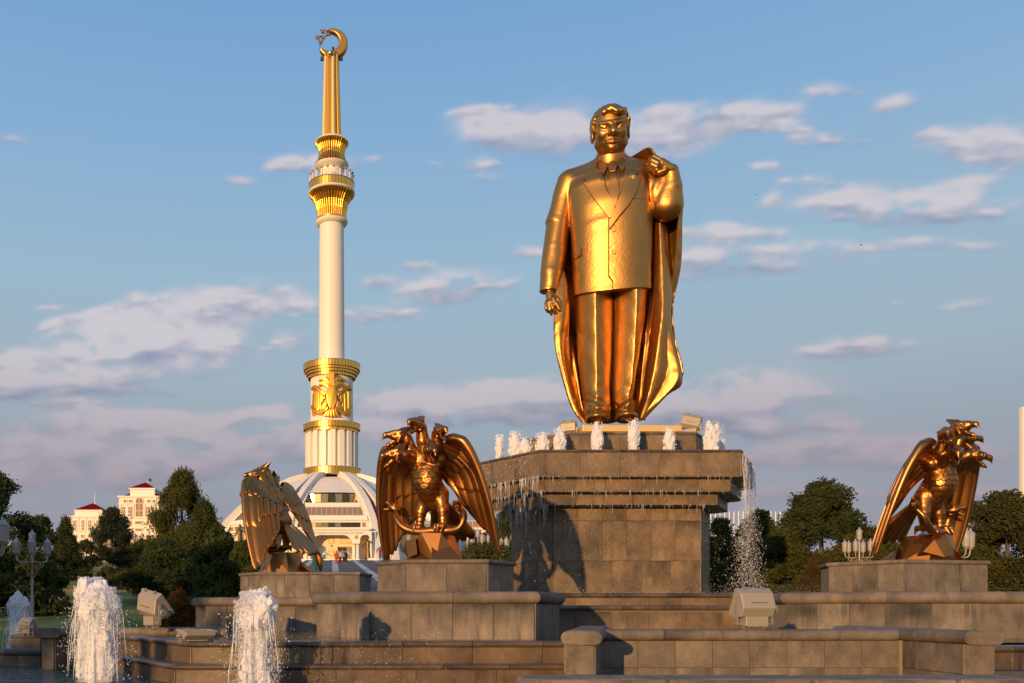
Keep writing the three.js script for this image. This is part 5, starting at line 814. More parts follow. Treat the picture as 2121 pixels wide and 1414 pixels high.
  const doorZ = F0 - 2.82, rect = (name, x0, x1, y0, y1, mat, par = bay, z = doorZ) => part(par, name, box(X(x1) - X(x0), Y(y0) - Y(y1), 0.12, (X(x0) + X(x1)) / 2, (Y(y0) + Y(y1)) / 2, z), mat);
  for (const [x0, x1, y0, y1, m] of [[655, 674, 1130, 1155, M.glass], [680, 692, 1112, 1122, M.goldPale], [705, 729, 1112, 1122, M.goldPale], [680.5, 692, 1136, 1148, M.goldPale]]) { const w = rect('window', x0, x1, y0, y1, M.slat); rect('pane', x0 + 0.7, x1 - 0.7, y0 + 0.7, y1 - 0.7, m, w, doorZ + 0.05); }
  const door = rect('door', 699, 730, 1129, 1160, M.slat); for (const [x0, x1, y0, y1, m] of [[700, 709, 1130.5, 1138, M.glassDark], [710.3, 718, 1130.5, 1138, M.glassDark], [719, 729, 1130.5, 1138, M.glassTan], [700, 709, 1141, 1159, M.glassTan], [710.3, 718, 1141, 1159, M.glassDark], [719, 729, 1141, 1159, M.glassTan]]) rect('pane', x0, x1, y0, y1, m, door, doorZ + 0.05);
  part(bay, 'roundel', new THREE.CylinderGeometry(0.13, 0.13, 0.1, 16).rotateX(Math.PI / 2).translate(X(686.5), Y(1127), doorZ + 0.1), M.blackMetal);
  for (const xs of [[733.5, 741], [634, 641.5]]) { part(bay, 'column_base', box(X(xs[1]) - X(xs[0]) + 1.3, 0.45, 1.3, (X(xs[0]) + X(xs[1])) / 2, g + 0.3, F0 + 0.1), M.marble); for (const x of xs) { const c = part(bay, 'column', new THREE.CylinderGeometry(0.24, 0.27, Y(1127) - g - 0.5, 16).translate(X(x), (Y(1127) + g + 0.5) / 2, F0 + 0.25), M.marble); part(c, 'capital', new THREE.CylinderGeometry(0.34, 0.25, 0.3, 12).translate(X(x), Y(1126.5), F0 + 0.25), M.goldPale); } part(bay, 'impost', box(1.3, 0.32, 1.1, (X(xs[0]) + X(xs[1])) / 2, Y(1123.5), F0 + 0.05), M.marble); }
  for (const x of [738, 636]) { const st = new THREE.Shape(); for (let i = 0; i < 16; i++) { const a = i / 16 * Math.PI * 2, q = i % 2 ? 0.24 : 0.34; i ? st.lineTo(Math.cos(a) * q, Math.sin(a) * q) : st.moveTo(q, 0); } part(bay, 'gilded_rosette', new THREE.ExtrudeGeometry(st, { depth: 0.05, bevelEnabled: true, bevelSize: 0.03, bevelThickness: 0.05, bevelSegments: 1 }).translate(X(x), Y(1111.5), F0 + 0.02), M.goldBright); }
  for (let i = 0; i < 4; i++) part(bay, 'entrance_step', box(X(765) - X(610), 0.16, 1.0, 0, g + 0.08 + i * 0.13, F0 + 2.2 - i * 0.5), M.marble);
  // flanking niches: white rounded walls beside the arcade
  for (const s of [-1, 1]) part(bay, 'niche_wall', lathe([[2.1, g], [2.1, g + 4.6], [1.6, g + 5.2], [0, g + 5.4]], 24, Math.PI * 0.3, Math.PI * 1.4).translate(s * 8.4, 0, F0 - 2.4), M.marble);
  const cv = document.createElement('canvas'); cv.width = 2048; cv.height = 96; const c2 = cv.getContext('2d'); c2.fillStyle = '#e6dcc9'; c2.fillRect(0, 0, 2048, 96); c2.fillStyle = '#4a3322'; c2.font = 'bold 66px serif'; c2.textAlign = 'center'; c2.textBaseline = 'middle'; c2.fillText('GARAŞSYZLYK TÜRKMEN DÖWLETINIŇ BAŞ SÜTÜNIDIR”', 1024, 50, 2010);
  const tx = new THREE.CanvasTexture(cv); tx.colorSpace = THREE.SRGBColorSpace;
  part(bay, 'frieze_lettering', new THREE.PlaneGeometry(X(757) - X(614), (Y(1099.6) - Y(1106.2))).translate((X(757) + X(614)) / 2, (Y(1099.6) + Y(1106.2)) / 2, F0 + 0.012), new THREE.MeshStandardMaterial({ map: tx, roughness: 0.6 }));
}
// ---------------------------------------------------------------- two pale buildings with red hipped roofs, and what else stands far off
function hipRoof(w, d, h, top = 0.02) { const b = [[-w / 2, 0, d / 2], [w / 2, 0, d / 2], [w / 2, 0, -d / 2], [-w / 2, 0, -d / 2]], r = [[-top * w, h, 0], [top * w, h, 0]], P = [], tri = (a, c, e) => P.push(...a, ...c, ...e); tri(b[0], b[1], r[1]); tri(b[0], r[1], r[0]); tri(b[1], b[2], r[1]); tri(b[2], b[3], r[0]); tri(b[2], r[0], r[1]); tri(b[3], b[0], r[0]); tri(b[0], b[2], b[1]); tri(b[0], b[3], b[2]); const g = new THREE.BufferGeometry(); g.setAttribute('position', new THREE.Float32BufferAttribute(P, 3)); g.computeVertexNormals(); return g; }
{
  const D = 520, s = D / FL, G = groundY(0, -400);
  const mk = (label, x0, x1, yTop, dep) => { const t = thing('palace_building', label, 'building', [Xat((x0 + x1) / 2, D), 0, -D - dep / 2]), W = (x1 - x0) * s; return { t, W, X: (x) => (x - (x0 + x1) / 2) * s, Y: (y) => Yat(y, D), dep }; };
  const win = (b, x0, x1, y0, y1, z, arch = false) => { const w = b.X(x1) - b.X(x0), h = b.Y(y0) - b.Y(y1), cx = (b.X(x0) + b.X(x1)) / 2, cyy = (b.Y(y0) + b.Y(y1)) / 2; const sh = (w2, h2) => { const q = new THREE.Shape(); q.moveTo(-w2 / 2, -h2 / 2); q.lineTo(w2 / 2, -h2 / 2); if (arch) { q.lineTo(w2 / 2, h2 / 2 - w2 / 2); q.absarc(0, h2 / 2 - w2 / 2, w2 / 2, 0, Math.PI, false); } else { q.lineTo(w2 / 2, h2 / 2); q.lineTo(-w2 / 2, h2 / 2); } q.closePath(); return q; };
    const f = part(b.t, 'window', new THREE.ExtrudeGeometry(sh(w + 0.9, h + 0.9), { depth: 0.5, bevelEnabled: false, curveSegments: 8 }).translate(cx, cyy, z), M.palace); part(f, 'pane', new THREE.ExtrudeGeometry(sh(w, h), { depth: 0.15, bevelEnabled: false, curveSegments: 8 }).translate(cx, cyy, z + 0.42), M.glassTan); if (h > 4) part(f, 'glazing_bar', merged([box(0.25, h, 0.1, cx, cyy, z + 0.62), box(w, 0.25, 0.1, cx, cyy + h * 0.2, z + 0.62), box(w, 0.25, 0.1, cx, cyy - h * 0.2, z + 0.62)]), M.palace); };
  { // smaller one
    const b = mk('smaller white building with a pyramid red roof and thin mast, far left', 143, 216, 1040, 20), z = 10;
    part(b.t, 'wall', box(b.W, b.Y(1070) - G, 20, 0, (b.Y(1070) + G) / 2, 0), M.palace); part(b.t, 'attic', box(b.X(209) - b.X(152), b.Y(1055) - b.Y(1071), 17, b.X(180.5), (b.Y(1055) + b.Y(1071)) / 2, -0.6), M.palace);
    for (const [y0, y1, e] of [[1067, 1070.5, 1.4], [1098, 1100, 0.9], [1118, 1119.5, 0.6]]) part(b.t, 'cornice', box(b.W + e, b.Y(y0) - b.Y(y1), 20 + e, 0, (b.Y(y0) + b.Y(y1)) / 2, 0), M.palace);
    part(b.t, 'cornice', box(b.X(210) - b.X(151), 0.7, 18, b.X(180.5), b.Y(1055), -0.6), M.palace);
    const r = part(b.t, 'roof', hipRoof((211 - 150) * s, 18.5, b.Y(1038) - b.Y(1055)).translate(b.X(182.5), b.Y(1055) + 0.3, -0.6), M.redRoof); part(r, 'mast', merged([rod(V(b.X(186), b.Y(1042), -0.6), V(b.X(186), b.Y(1013), -0.6), 0.22, 0.12), box(1.6, 1.6, 1.6, b.X(186), b.Y(1041), -0.6)]), M.palace);
    for (const x of [151.5, 168.5, 182.5, 199.5]) win(b, x, x + 5.5, 1077, 1097.5, z);
    for (const y of [1107, 1122]) for (const x of [151, 168, 182, 199]) win(b, x, x + 5, y, y + 5.5, z);
    for (const y of [1136, 1150]) for (const x of [151, 168, 182, 199]) win(b, x, x + 5, y, y + 6, z);
    for (const x of [147, 162, 177, 193, 211]) part(b.t, 'pilaster', box(0.7, b.Y(1071) - b.Y(1098), 0.4, b.X(x), (b.Y(1071) + b.Y(1098)) / 2, z + 0.2), M.palace);
  }
  { // taller one
    const b = mk('taller white building with red roof, flag and tall arched window, left background', 246, 330, 1000, 24), z = 12;
    part(b.t, 'wall', box(b.W, b.Y(1028) - G, 24, 0, (b.Y(1028) + G) / 2, 0), M.palace); part(b.t, 'attic', box(b.X(317) - b.X(266), b.Y(1009) - b.Y(1030), 18, b.X(291.5), (b.Y(1009) + b.Y(1030)) / 2, -1), M.palace);
    for (const [y0, y1, e] of [[1026, 1029, 1.6], [1042, 1044, 0.9], [1070, 1072.5, 1.2], [1088, 1089, 0.5], [1103, 1104, 0.5], [1118, 1119, 0.5]]) part(b.t, 'cornice', box(b.W + e, b.Y(y0) - b.Y(y1), 24 + e, 0, (b.Y(y0) + b.Y(y1)) / 2, 0), M.palace);
    part(b.t, 'cornice', box(b.X(319) - b.X(264), 0.9, 19.5, b.X(291.5), b.Y(1009.5), -1), M.palace);
    const r = part(b.t, 'roof', hipRoof((319 - 264) * s, 19.5, b.Y(993) - b.Y(1009)).translate(b.X(291.5), b.Y(1009) + 0.3, -1), M.redRoof); part(b.t, 'roof', hipRoof((330 - 250) * s, 20, 5, 0.2).translate(b.X(290), b.Y(1026) + 0.3, -2), M.redRoof);
    part(r, 'flagpole', rod(V(b.X(296), b.Y(998), -1), V(b.X(296), b.Y(982), -1), 0.2, 0.12), M.palace);
    const fl = (u, v) => [b.X(296.2) + u * 2.4, b.Y(983) - v * 1.6 - u * 0.3, -1 + 0.25 * Math.sin(u * 6)]; part(r, 'flag', slab(fl, 8, 3, 0.05), new THREE.MeshStandardMaterial({ color: new THREE.Color().setRGB(0.01, 0.16, 0.05), roughness: 0.8 }));
    win(b, 281, 295.5, 1030, 1069, z, true); for (const x of [251.5, 265.5, 301.5, 316]) win(b, x, x + 8, 1049, 1069, z); for (const x of [256, 267, 305, 316]) win(b, x, x + 5.5, 1034.5, 1039.5, z);
    win(b, 280, 294, 1079, 1084, z); win(b, 280, 294, 1094, 1098.5, z); win(b, 280, 294, 1108, 1132, z);
    for (const y of [1079, 1094, 1108, 1123]) for (const x of [253, 266, 303, 314]) win(b, x, x + 5, y, y + 5, z);
    for (const x of [249, 262.5, 276, 299, 312, 327]) part(b.t, 'pilaster', box(0.8, b.Y(1044) - b.Y(1070), 0.5, b.X(x), (b.Y(1044) + b.Y(1070)) / 2, z + 0.25), M.palace);
  }
  // slender white poles in a row beyond the trees on the right, each a thing
  const D2 = 330, pg = new THREE.CylinderGeometry(0.2, 0.24, 22, 8);
  for (let i = 0; i < 16; i++) { const x = 1473 + i * 9.6, m = part(scene, 'flag_pole', pg, M.palace); m.position.set(Xat(x, D2), Yat(1058.5, D2) - 11, -D2); tag(m, ['first', 'second', 'third', 'fourth', 'fifth', 'sixth', 'seventh', 'eighth', 'ninth', 'tenth', 'eleventh', 'twelfth', 'thirteenth', 'fourteenth', 'fifteenth', 'last'][i] + ' from the left in the row of slender white poles beyond the trees', 'pole', 'row of white poles beyond the trees'); }
  { const m = part(scene, 'pylon', new THREE.BoxGeometry(1.1, 44, 1.1), M.palace); m.position.set(Xat(2120, 240), Yat(842, 240) - 22, -240); tag(m, 'tall plain white pylon cut by the right edge of the photograph', 'pylon'); }
  { const t = thing('pale_building', 'low pale building half hidden behind the wing of the nearest eagle', 'building', [Xat(965, 210), 0, -210]); const s2 = 210 / FL, g0 = groundY(0, -205); part(t, 'wall', box(62 * s2, Yat(1082, 210) - g0, 10, 0, (Yat(1082, 210) + g0) / 2, 0), M.palace); part(t, 'cornice', box(66 * s2, 0.5, 10.8, 0, Yat(1098, 210), 0), M.palace); for (let i = 0; i < 5; i++) { const w = part(t, 'window', box(1.3, 1.6, 0.2, (i - 2) * 1.45, Yat(1090, 210), 5.05), M.slat); part(w, 'pane', box(1.0, 1.3, 0.06, (i - 2) * 1.45, Yat(1090, 210), 5.17), M.glassTan); } for (let i = 0; i < 6; i++) part(t, 'pillar', box(0.4, Yat(1099, 210) - g0, 0.4, (i - 2.5) * 1.4, (Yat(1099, 210) + g0) / 2, 5.6), M.palace); }
}
// ---------------------------------------------------------------- trees and shrubs
function leafClump(kind, seed) {   // a handful of separate leaves around a twig end, about 1 unit across
  const r = rng(seed), P = [], n = kind === 'needle' ? 12 : 10;
  for (let i = 0; i < n; i++) {
    const c = V(r() - 0.5, r() - 0.5, r() - 0.5).multiplyScalar(0.9), dir = kind === 'needle' ? V(r() - 0.5, -0.1 + r() * 0.6, r() - 0.5) : V(r() - 0.5, r() - 0.7, r() - 0.5); dir.normalize();
    const side = V(r() - 0.5, r() - 0.5, r() - 0.5).cross(dir).normalize(), l = kind === 'needle' ? 0.55 : kind === 'willow' ? 0.5 : 0.34, w = kind === 'needle' ? 0.09 : kind === 'willow' ? 0.10 : 0.26, up = dir.clone().cross(side).multiplyScalar(0.05);
    const a = c.clone().addScaledVector(dir, -l / 2), b = c.clone().addScaledVector(dir, l / 2), m1 = c.clone().addScaledVector(side, w / 2).add(up), m2 = c.clone().addScaledVector(side, -w / 2).add(up);
    for (const q of [a, m1, b, a, b, m2]) P.push(q.x, q.y, q.z);
  }
  const g = new THREE.BufferGeometry(); g.setAttribute('position', new THREE.Float32BufferAttribute(P, 3)); g.computeVertexNormals(); return g;
}
const CL = { broad: [leafClump('broad', 1), leafClump('broad', 2)], needle: [leafClump('needle', 3), leafClump('needle', 4)], willow: [leafClump('willow', 5), leafClump('willow', 6)] };
const leafMat = new THREE.MeshPhysicalMaterial({ color: new THREE.Color().setRGB(1, 1, 1), roughness: 0.9, specularIntensity: 0.15, transmission: 0.3, thickness: 0 });
const bark = new THREE.MeshStandardMaterial({ color: new THREE.Color().setRGB(0.11, 0.085, 0.06), roughness: 0.95 });
// o: {h, w, trunk, kind, shape, col, n, size, seed, dens}
function crownPoints(o) {
  const r = rng(o.seed), boughs = [], limbs = [], h = o.h, w = o.w / 2, y0 = o.trunk;
  const shape = { round: (t) => Math.sin(Math.PI * Math.pow(t * 0.94 + 0.06, 0.75)) * 0.95 + 0.06, cone: (t) => (1 - t) * 0.98 + 0.04, poplar: (t) => Math.pow(Math.sin(Math.PI * Math.pow(t * 0.97 + 0.03, 0.62)), 0.8) * (1 - 0.25 * t), shrub: (t) => Math.sqrt(Math.max(0, 1 - t * t)) }[o.shape];
  const nb = o.boughs ?? 60;
  for (let i = 0; i < nb; i++) {
    const t = Math.pow(r(), o.shape === 'cone' ? 1.25 : 0.95), a = r() * Math.PI * 2, R = shape(t) * w * (0.35 + 0.65 * Math.sqrt(r())) * (0.68 + 0.5 * r()), y = y0 + t * (h - y0);
    const b = V(Math.cos(a) * R, y + (o.shape === 'cone' ? -R * 0.18 : 0), Math.sin(a) * R); boughs.push([b, (0.5 + 0.6 * r()) * (o.boughR ?? w * 0.3) * (o.shape === 'cone' ? 0.55 + 0.6 * (1 - t) : 1)]);
    if (o.shape !== 'cone' && i % 3 === 0) { const q = b.clone().multiply(V(1.16, 1, 1.16)).add(V(0, (0.03 + 0.04 * r()) * h * (1 - t), 0)); boughs.push([q, (o.boughR ?? w * 0.3) * (0.22 + 0.2 * r())]); limbs.push([b, q]); }
    if (i % 2 === 0) limbs.push([V(0, lerp(y0 * 0.9, y, 0.72), 0), b]);
  }
  boughs.push([V(0, h - o.h * 0.03, 0), (o.boughR ?? w * 0.3) * 0.45]);
  return { boughs, limbs, r };
}
function growCrown(o) {
  const { boughs, limbs, r } = crownPoints(o), n = o.n, g = CL[o.kind][o.seed & 1], m = new THREE.InstancedMesh(g, leafMat, n), d = new THREE.Object3D(), c = new THREE.Color();
  const tot = boughs.reduce((s, b) => s + b[1] * b[1], 0); let k = 0;
  boughs.forEach(([p, R], bi) => {
    const hue = (r() - 0.5), share = bi === boughs.length - 1 ? n - k : Math.round(n * R * R / tot);
    for (let i = 0; i < share && k < n; i++) {
      const u = r() * 2 - 1, a = r() * Math.PI * 2, q = R * Math.pow(r(), 0.45), s = Math.sqrt(1 - u * u);
      d.position.set(p.x + Math.cos(a) * s * q, p.y + u * q * 0.72, p.z + Math.sin(a) * s * q); d.rotation.set((r() - 0.5) * 1.2, r() * 6.28, (r() - 0.5) * 1.2); const sz = o.size * (0.7 + 0.6 * r()); d.scale.set(sz, sz * (o.kind === 'willow' ? 1.5 : 1), sz); d.updateMatrix(); m.setMatrixAt(k, d.matrix);
      const j = 1 + 0.22 * hue + 0.35 * (r() - 0.5), yel = r() < (o.dry ?? 0.03); c.setRGB(o.col[0] * j * (yel ? 2.2 : 1) * (1 + 0.25 * hue), o.col[1] * j * (yel ? 1.4 : 1), o.col[2] * j * (1 - 0.2 * hue)); m.setColorAt(k, c); k++;
    }
  });
  while (k < n) { m.setMatrixAt(k, d.matrix); m.setColorAt(k, c); k++; }
  m.name = 'crown'; m.userData.kind = 'stuff'; m.instanceMatrix.needsUpdate = true; return { m, limbs };
}
function tree(name, label, category, x, d, o, group) {
  const z = -d, y = groundY(x, z) + (o.lift ?? 0), t = thing(name, label, category, [x, y, z], 0, group), { m, limbs } = growCrown(o);
  const tr = o.h * 0.018 + 0.03, list = [rod(V(0, -0.4, 0), V(0.05, o.h * 0.45, 0.03), tr * 1.35, tr * 0.8, 8), rod(V(0.05, o.h * 0.45, 0.03), V(0, o.h * 0.93, 0), tr * 0.8, tr * 0.15, 6)];
  for (const [a, b] of limbs.slice(0, o.shape === 'shrub' ? 10 : 26)) list.push(rod(a, b, tr * 0.32, tr * 0.07, 5));
  part(t, o.shape === 'shrub' ? 'stem' : 'trunk', merged(list), bark); t.add(m); return t;
}
const G1 = [0.065, 0.075, 0.016], G2 = [0.074, 0.092, 0.024], G3 = [0.085, 0.085, 0.018], G4 = [0.062, 0.082, 0.028], RUST = [0.15, 0.06, 0.018];
// photo x of the trunk, photo y of the top, depth
const plant = (name, label, cat, px, py, d, w, o) => { const x = Xat(px, d), h = Yat(py, d) - groundY(x, -d) - (o.lift ?? 0); return tree(name, label, cat, x, d, { h, w, trunk: h * 0.15, kind: 'broad', shape: 'round', col: G1, n: 2200, size: 0.4, seed: (px * 7 + py) | 0, boughs: 60, ...o }); };
plant('broad_tree', 'dark broad tree cut by the left edge behind the lamp post', 'tree', -22, 985, 46, 4.6, { col: G4, n: 4200, size: 0.4, boughs: 80 });
plant('broad_tree', 'small dark rounded tree behind the five-lantern lamp post', 'tree', 82, 1072, 62, 3.6, { col: G4, n: 1600, size: 0.42, boughs: 40 });
plant('spruce_tree', 'dark cone-shaped spruce left of the smaller white building', 'tree', 135, 1075, 78, 3.4, { col: G4, shape: 'cone', kind: 'needle', n: 2600, size: 0.7, trunk: 0.4, boughs: 110 });
plant('willow_tree', 'thin grey-green tree standing between the two white buildings', 'tree', 231, 1060, 105, 4.6, { col: [0.05, 0.062, 0.035], kind: 'willow', n: 1500, size: 0.7, boughs: 46, trunk: 1.6 });
plant('poplar_tree', 'tall full tree covering the right side of the flagged building', 'tree', 376, 984, 66, 4.9, { col: [0.095, 0.10, 0.025], shape: 'round', kind: 'willow', n: 3400, size: 0.55, trunk: 0.3, boughs: 120 });
plant('spruce_tree', 'dark spruce with an upright tip right of the tall full tree', 'tree', 424, 1042, 52, 4.2, { col: G4, shape: 'cone', kind: 'needle', n: 4200, size: 0.6, trunk: 0.3, boughs: 130 });
plant('broad_tree', 'dark tree whose crown fills the space left of the rear eagle', 'tree', 452, 1098, 42, 2.6, { col: G2, n: 2600, size: 0.4, boughs: 56, trunk: 0.2 });
plant('broad_tree', 'dark green tree close behind the rear eagle\'s pedestal', 'tree', 506, 1130, 38, 1.8, { col: G2, n: 2400, size: 0.36, boughs: 50, trunk: 0.2 });
plant('spruce_tree', 'low dark juniper at the foot of the tall full tree', 'shrub', 345, 1130, 48, 3.8, { col: G4, kind: 'needle', n: 2600, size: 0.5, trunk: 0.1, boughs: 60 });
plant('shrub', 'dark evergreen shrub left of the grey pedestal tier', 'shrub', 455, 1165, 33.6, 2.6, { col: G2, shape: 'shrub', n: 2600, size: 0.32, trunk: 0.05, boughs: 50, lift: 0.2 });
plant('shrub', 'rust-coloured shrub beside the tilted floodlight', 'shrub', 368, 1232, 30, 1.55, { col: [0.20, 0.10, 0.02], shape: 'shrub', n: 1500, size: 0.2, trunk: 0.05, boughs: 40, lift: 1.2, dry: 0.1 });
plant('shrub', 'single round shrub on the lawn above the tall jet', 'shrub', 224, 1178, 60, 1.6, { col: G4, shape: 'shrub', n: 900, size: 0.28, trunk: 0.05, boughs: 26 });
plant('shrub', 'dark mass of shrubs at the lower left behind the lamp post', 'shrub', 30, 1150, 40, 4.4, { col: G4, shape: 'shrub', n: 3200, size: 0.4, trunk: 0.05, boughs: 60 });
plant('shrub', 'dark shrub right of the lamp post at the edge of the lawn', 'shrub', 98, 1170, 45, 2.0, { col: G4, shape: 'shrub', n: 1800, size: 0.36, trunk: 0.05, boughs: 40 });
plant('shrub', 'low hedge plant below the smaller white building', 'shrub', 178, 1122, 98, 3.2, { col: G4, shape: 'shrub', n: 1000, size: 0.5, trunk: 0.1, boughs: 30 });
plant('shrub', 'reddish green bush under the flagged building', 'shrub', 258, 1136, 84, 3.0, { col: [0.06, 0.055, 0.02], shape: 'shrub', n: 1200, size: 0.45, trunk: 0.1, boughs: 30 });
plant('shrub', 'dark hedge to the right under the flagged building', 'shrub', 300, 1126, 88, 4.6, { col: G2, shape: 'shrub', n: 1800, size: 0.5, trunk: 0.1, boughs: 40 });
plant('broad_tree', 'tree between the nearest eagle\'s wing and the plinth', 'tree', 1052, 1052, 58, 3.6, { col: G1, n: 2200, size: 0.38, boughs: 50 });
plant('shrub', 'low green bushes under the lamps behind the nearest eagle', 'shrub', 1000, 1132, 52, 4.4, { col: G1, shape: 'shrub', n: 2200, size: 0.36, trunk: 0.1, boughs: 50 });
plant('broad_tree', 'slender tree seen through the falling water right of the plinth', 'tree', 1492, 1085, 46, 2.4, { col: G3, kind: 'willow', n: 1700, size: 0.42, boughs: 46, trunk: 0.3 });
plant('broad_tree', 'dark green tree just right of the falling water', 'tree', 1572, 1066, 54, 3.4, { col: G2, n: 2400, size: 0.4, boughs: 50, trunk: 0.3 });
plant('broad_tree', 'large spreading tree left of the far right eagle', 'tree', 1700, 1006, 47, 4.9, { col: [0.052, 0.064, 0.02], n: 6500, size: 0.36, boughs: 110, trunk: 0.5 });
plant('broad_tree', 'smaller tree under the right side of the large spreading tree', 'tree', 1762, 1110, 40, 2.6, { col: G3, n: 1800, size: 0.32, boughs: 40, trunk: 0.3 });
plant('broad_tree', 'bushy tree below the large spreading tree beside the water', 'tree', 1618, 1108, 38, 3.2, { col: G1, n: 2800, size: 0.34, boughs: 60, trunk: 0.2 });
plant('cypress_shrub', 'brownish upright cypress shrub left of the far right pedestal', 'shrub', 1694, 1152, 35.5, 1.7, { col: [0.085, 0.062, 0.02], shape: 'poplar', kind: 'needle', n: 2600, size: 0.3, trunk: 0.05, boughs: 60, lift: 0.1 });
plant('broad_tree', 'round green tree right behind the far right eagle', 'tree', 2012, 1040, 56, 2.8, { col: G1, n: 1700, size: 0.4, boughs: 40 });
plant('broad_tree', 'wide bushy tree at the right edge behind the far right eagle', 'tree', 2085, 1036, 37, 4.6, { col: [0.055, 0.058, 0.018], n: 5200, size: 0.34, boughs: 100, trunk: 0.2 });
plant('shrub', 'green shrub below the wide bushy tree at the right edge', 'shrub', 2020, 1140, 35.5, 2.8, { col: G1, shape: 'shrub', n: 2200, size: 0.3, trunk: 0.05, boughs: 50 });
plant('shrub', 'olive shrub behind the far right pedestal and lanterns', 'shrub', 1830, 1130, 40, 3.4, { col: G3, shape: 'shrub', n: 2200, size: 0.32, trunk: 0.05, boughs: 50 });
plant('shrub', 'low shrubs under the slender tree right of the plinth', 'shrub', 1530, 1170, 39, 3.4, { col: G1, shape: 'shrub', n: 2400, size: 0.3, trunk: 0.05, boughs: 50 });
// the park round the fountain, outside the picture: it shades the left side and stands mirrored in the gilding
{
  const proto = tree('park_tree', 'tall park tree behind the photographer, outside the picture', 'tree', -62, 6, { h: 8, w: 6.5, trunk: 1.2, kind: 'broad', shape: 'round', col: G2, n: 1500, size: 0.75, seed: 901, boughs: 60 }, 'park trees outside the picture');
  const r = rng(44), put = (x, z, k) => { const c = proto.clone(); c.name = numbered('park_tree'); c.position.set(x, 0, z); c.rotation.y = r() * 6; c.scale.set(k, k * (0.85 + 0.3 * r()), k); scene.add(c); };
  for (let i = 0; i < 26; i++) { const a = (i / 25 - 0.5) * 2.9, R = 62 + 14 * r(); put(Math.sin(a) * R * 1.15 + 4, Math.cos(a) * R, 0.5 + 0.22 * r()); }
  for (const [p, k] of [[-20, 1.45], [-25.5, 1.5], [-33, 1.4]]) put(-0.515 * 28 + 0.857 * p, 0.857 * 28 + 0.515 * p, k);
}
// ---------------------------------------------------------------- lamp posts, floodlights, statues and people, birds
function lantern(parent, x, y, z, k = 1) {
  const g = (list) => lathe(list.map(([r, h]) => [r * k, h * k]), 12).translate(x, y, z);
  const f = part(parent, 'lantern', g([[0.02, 0], [0.05, 0.02], [0.13, 0.12], [0.14, 0.17], [0.12, 0.18]]), M.postPaint);
  part(f, 'lantern_glass', g([[0.115, 0.18], [0.135, 0.40], [0.14, 0.62], [0.12, 0.64]]), M.frosted);
  part(f, 'lantern_cap', g([[0.17, 0.62], [0.165, 0.65], [0.10, 0.72], [0.05, 0.77], [0.03, 0.80], [0.045, 0.83], [0.0, 0.88]]), M.postPaint);
  const bars = []; for (let i = 0; i < 6; i++) { const a = i / 6 * Math.PI * 2; bars.push(rod(V(x + Math.cos(a) * 0.14 * k, y + 0.16 * k, z + Math.sin(a) * 0.14 * k), V(x + Math.cos(a) * 0.155 * k, y + 0.64 * k, z + Math.sin(a) * 0.155 * k), 0.009 * k, 0.009 * k, 4)); } part(f, 'lantern_bars', merged(bars), M.postPaint);
  return f;
}
function lampPost(label, px, yTop, yArm, d, k, foot, group = 'street lamps with clustered lanterns') {
  const base = at(px, 0, d), g = foot, t = thing('street_lamp', label, 'street lamp', [base.x, g, -d], 0, group), H = Yat(yTop, d) - g, A = Yat(yArm, d) - g;
  part(t, 'pole', merged([rod(V(0, 0, 0), V(0, A * 0.62, 0), 0.10 * k, 0.075 * k, 12), rod(V(0, A * 0.62, 0), V(0, H - 0.85 * k, 0), 0.055 * k, 0.04 * k, 10), lathe([[0.08, 0], [0.11, 0.04], [0.075, 0.1]].map(([r, h]) => [r * k, h * k]), 12).translate(0, A * 0.62, 0)]), M.postPaint);
  lantern(t, 0, H - 0.88 * k, 0, k);
  const arms = 6; for (let i = 0; i < arms; i++) { const a = i / arms * Math.PI * 2 + 0.26, R = 0.78 * k, ex = Math.cos(a) * R, ez = Math.sin(a) * R; part(t, 'arm', tube([V(0, A - 0.10 * k, 0), V(ex * 0.5, A - 0.13 * k, ez * 0.5), V(ex * 0.9, A - 0.08 * k, ez * 0.9), V(ex, A + 0.16 * k, ez)], [0.028 * k, 0.022 * k], 7), M.postPaint); lantern(t, ex, A + 0.15 * k, ez, k * 0.95); }
  const sc = []; for (let i = 0; i < arms; i++) { const a = i / arms * Math.PI * 2 + 0.26; for (const [q, y, r] of [[0.30, -0.30, 0.14], [0.16, -0.55, 0.11], [0.48, -0.22, 0.09], [0.13, -0.34, 0.08], [0.1, -0.72, 0.07]]) sc.push(new THREE.TorusGeometry(r * k, 0.016 * k, 5, 14).rotateY(-a).translate(Math.cos(a) * q * k, A + y * k, Math.sin(a) * q * k)); } part(t, 'scrollwork', merged(sc), M.filigree);
  return t;
}
lampPost('lamp post with clustered white lanterns and brown scrollwork, left, behind the small jet', 66, 1095, 1158, 27, 0.66, 0.0);
lampPost('lamp post cut by the left edge, only its right-hand lanterns in view', -44, 1040, 1140, 25, 0.95, 0.0);
lampPost('lamp post with pale lanterns half hidden by the wing of the far right eagle', 1781, 1090, 1150, 30, 0.56, 0.2);
lampPost('lamp post whose lantern shows beside the rock of the far right eagle', 1962, 1078, 1148, 27, 0.8, 0.2);
lampPost('lamp post with lanterns behind the wing tip of the nearest eagle', 990, 1092, 1131, 52, 0.75, groundY(8, -52));
lampPost('lamp post right of the wing tip of the nearest eagle, close to the plinth', 1062, 1100, 1140, 54, 0.85, groundY(10, -54));
lampPost('slender lamp post far off between the two white buildings', 278, 1104, 1124, 128, 1.5, groundY(-28, -128));
lampPost('slender lamp post far off below the smaller white building', 195, 1112, 1134, 122, 1.4, groundY(-32, -122));

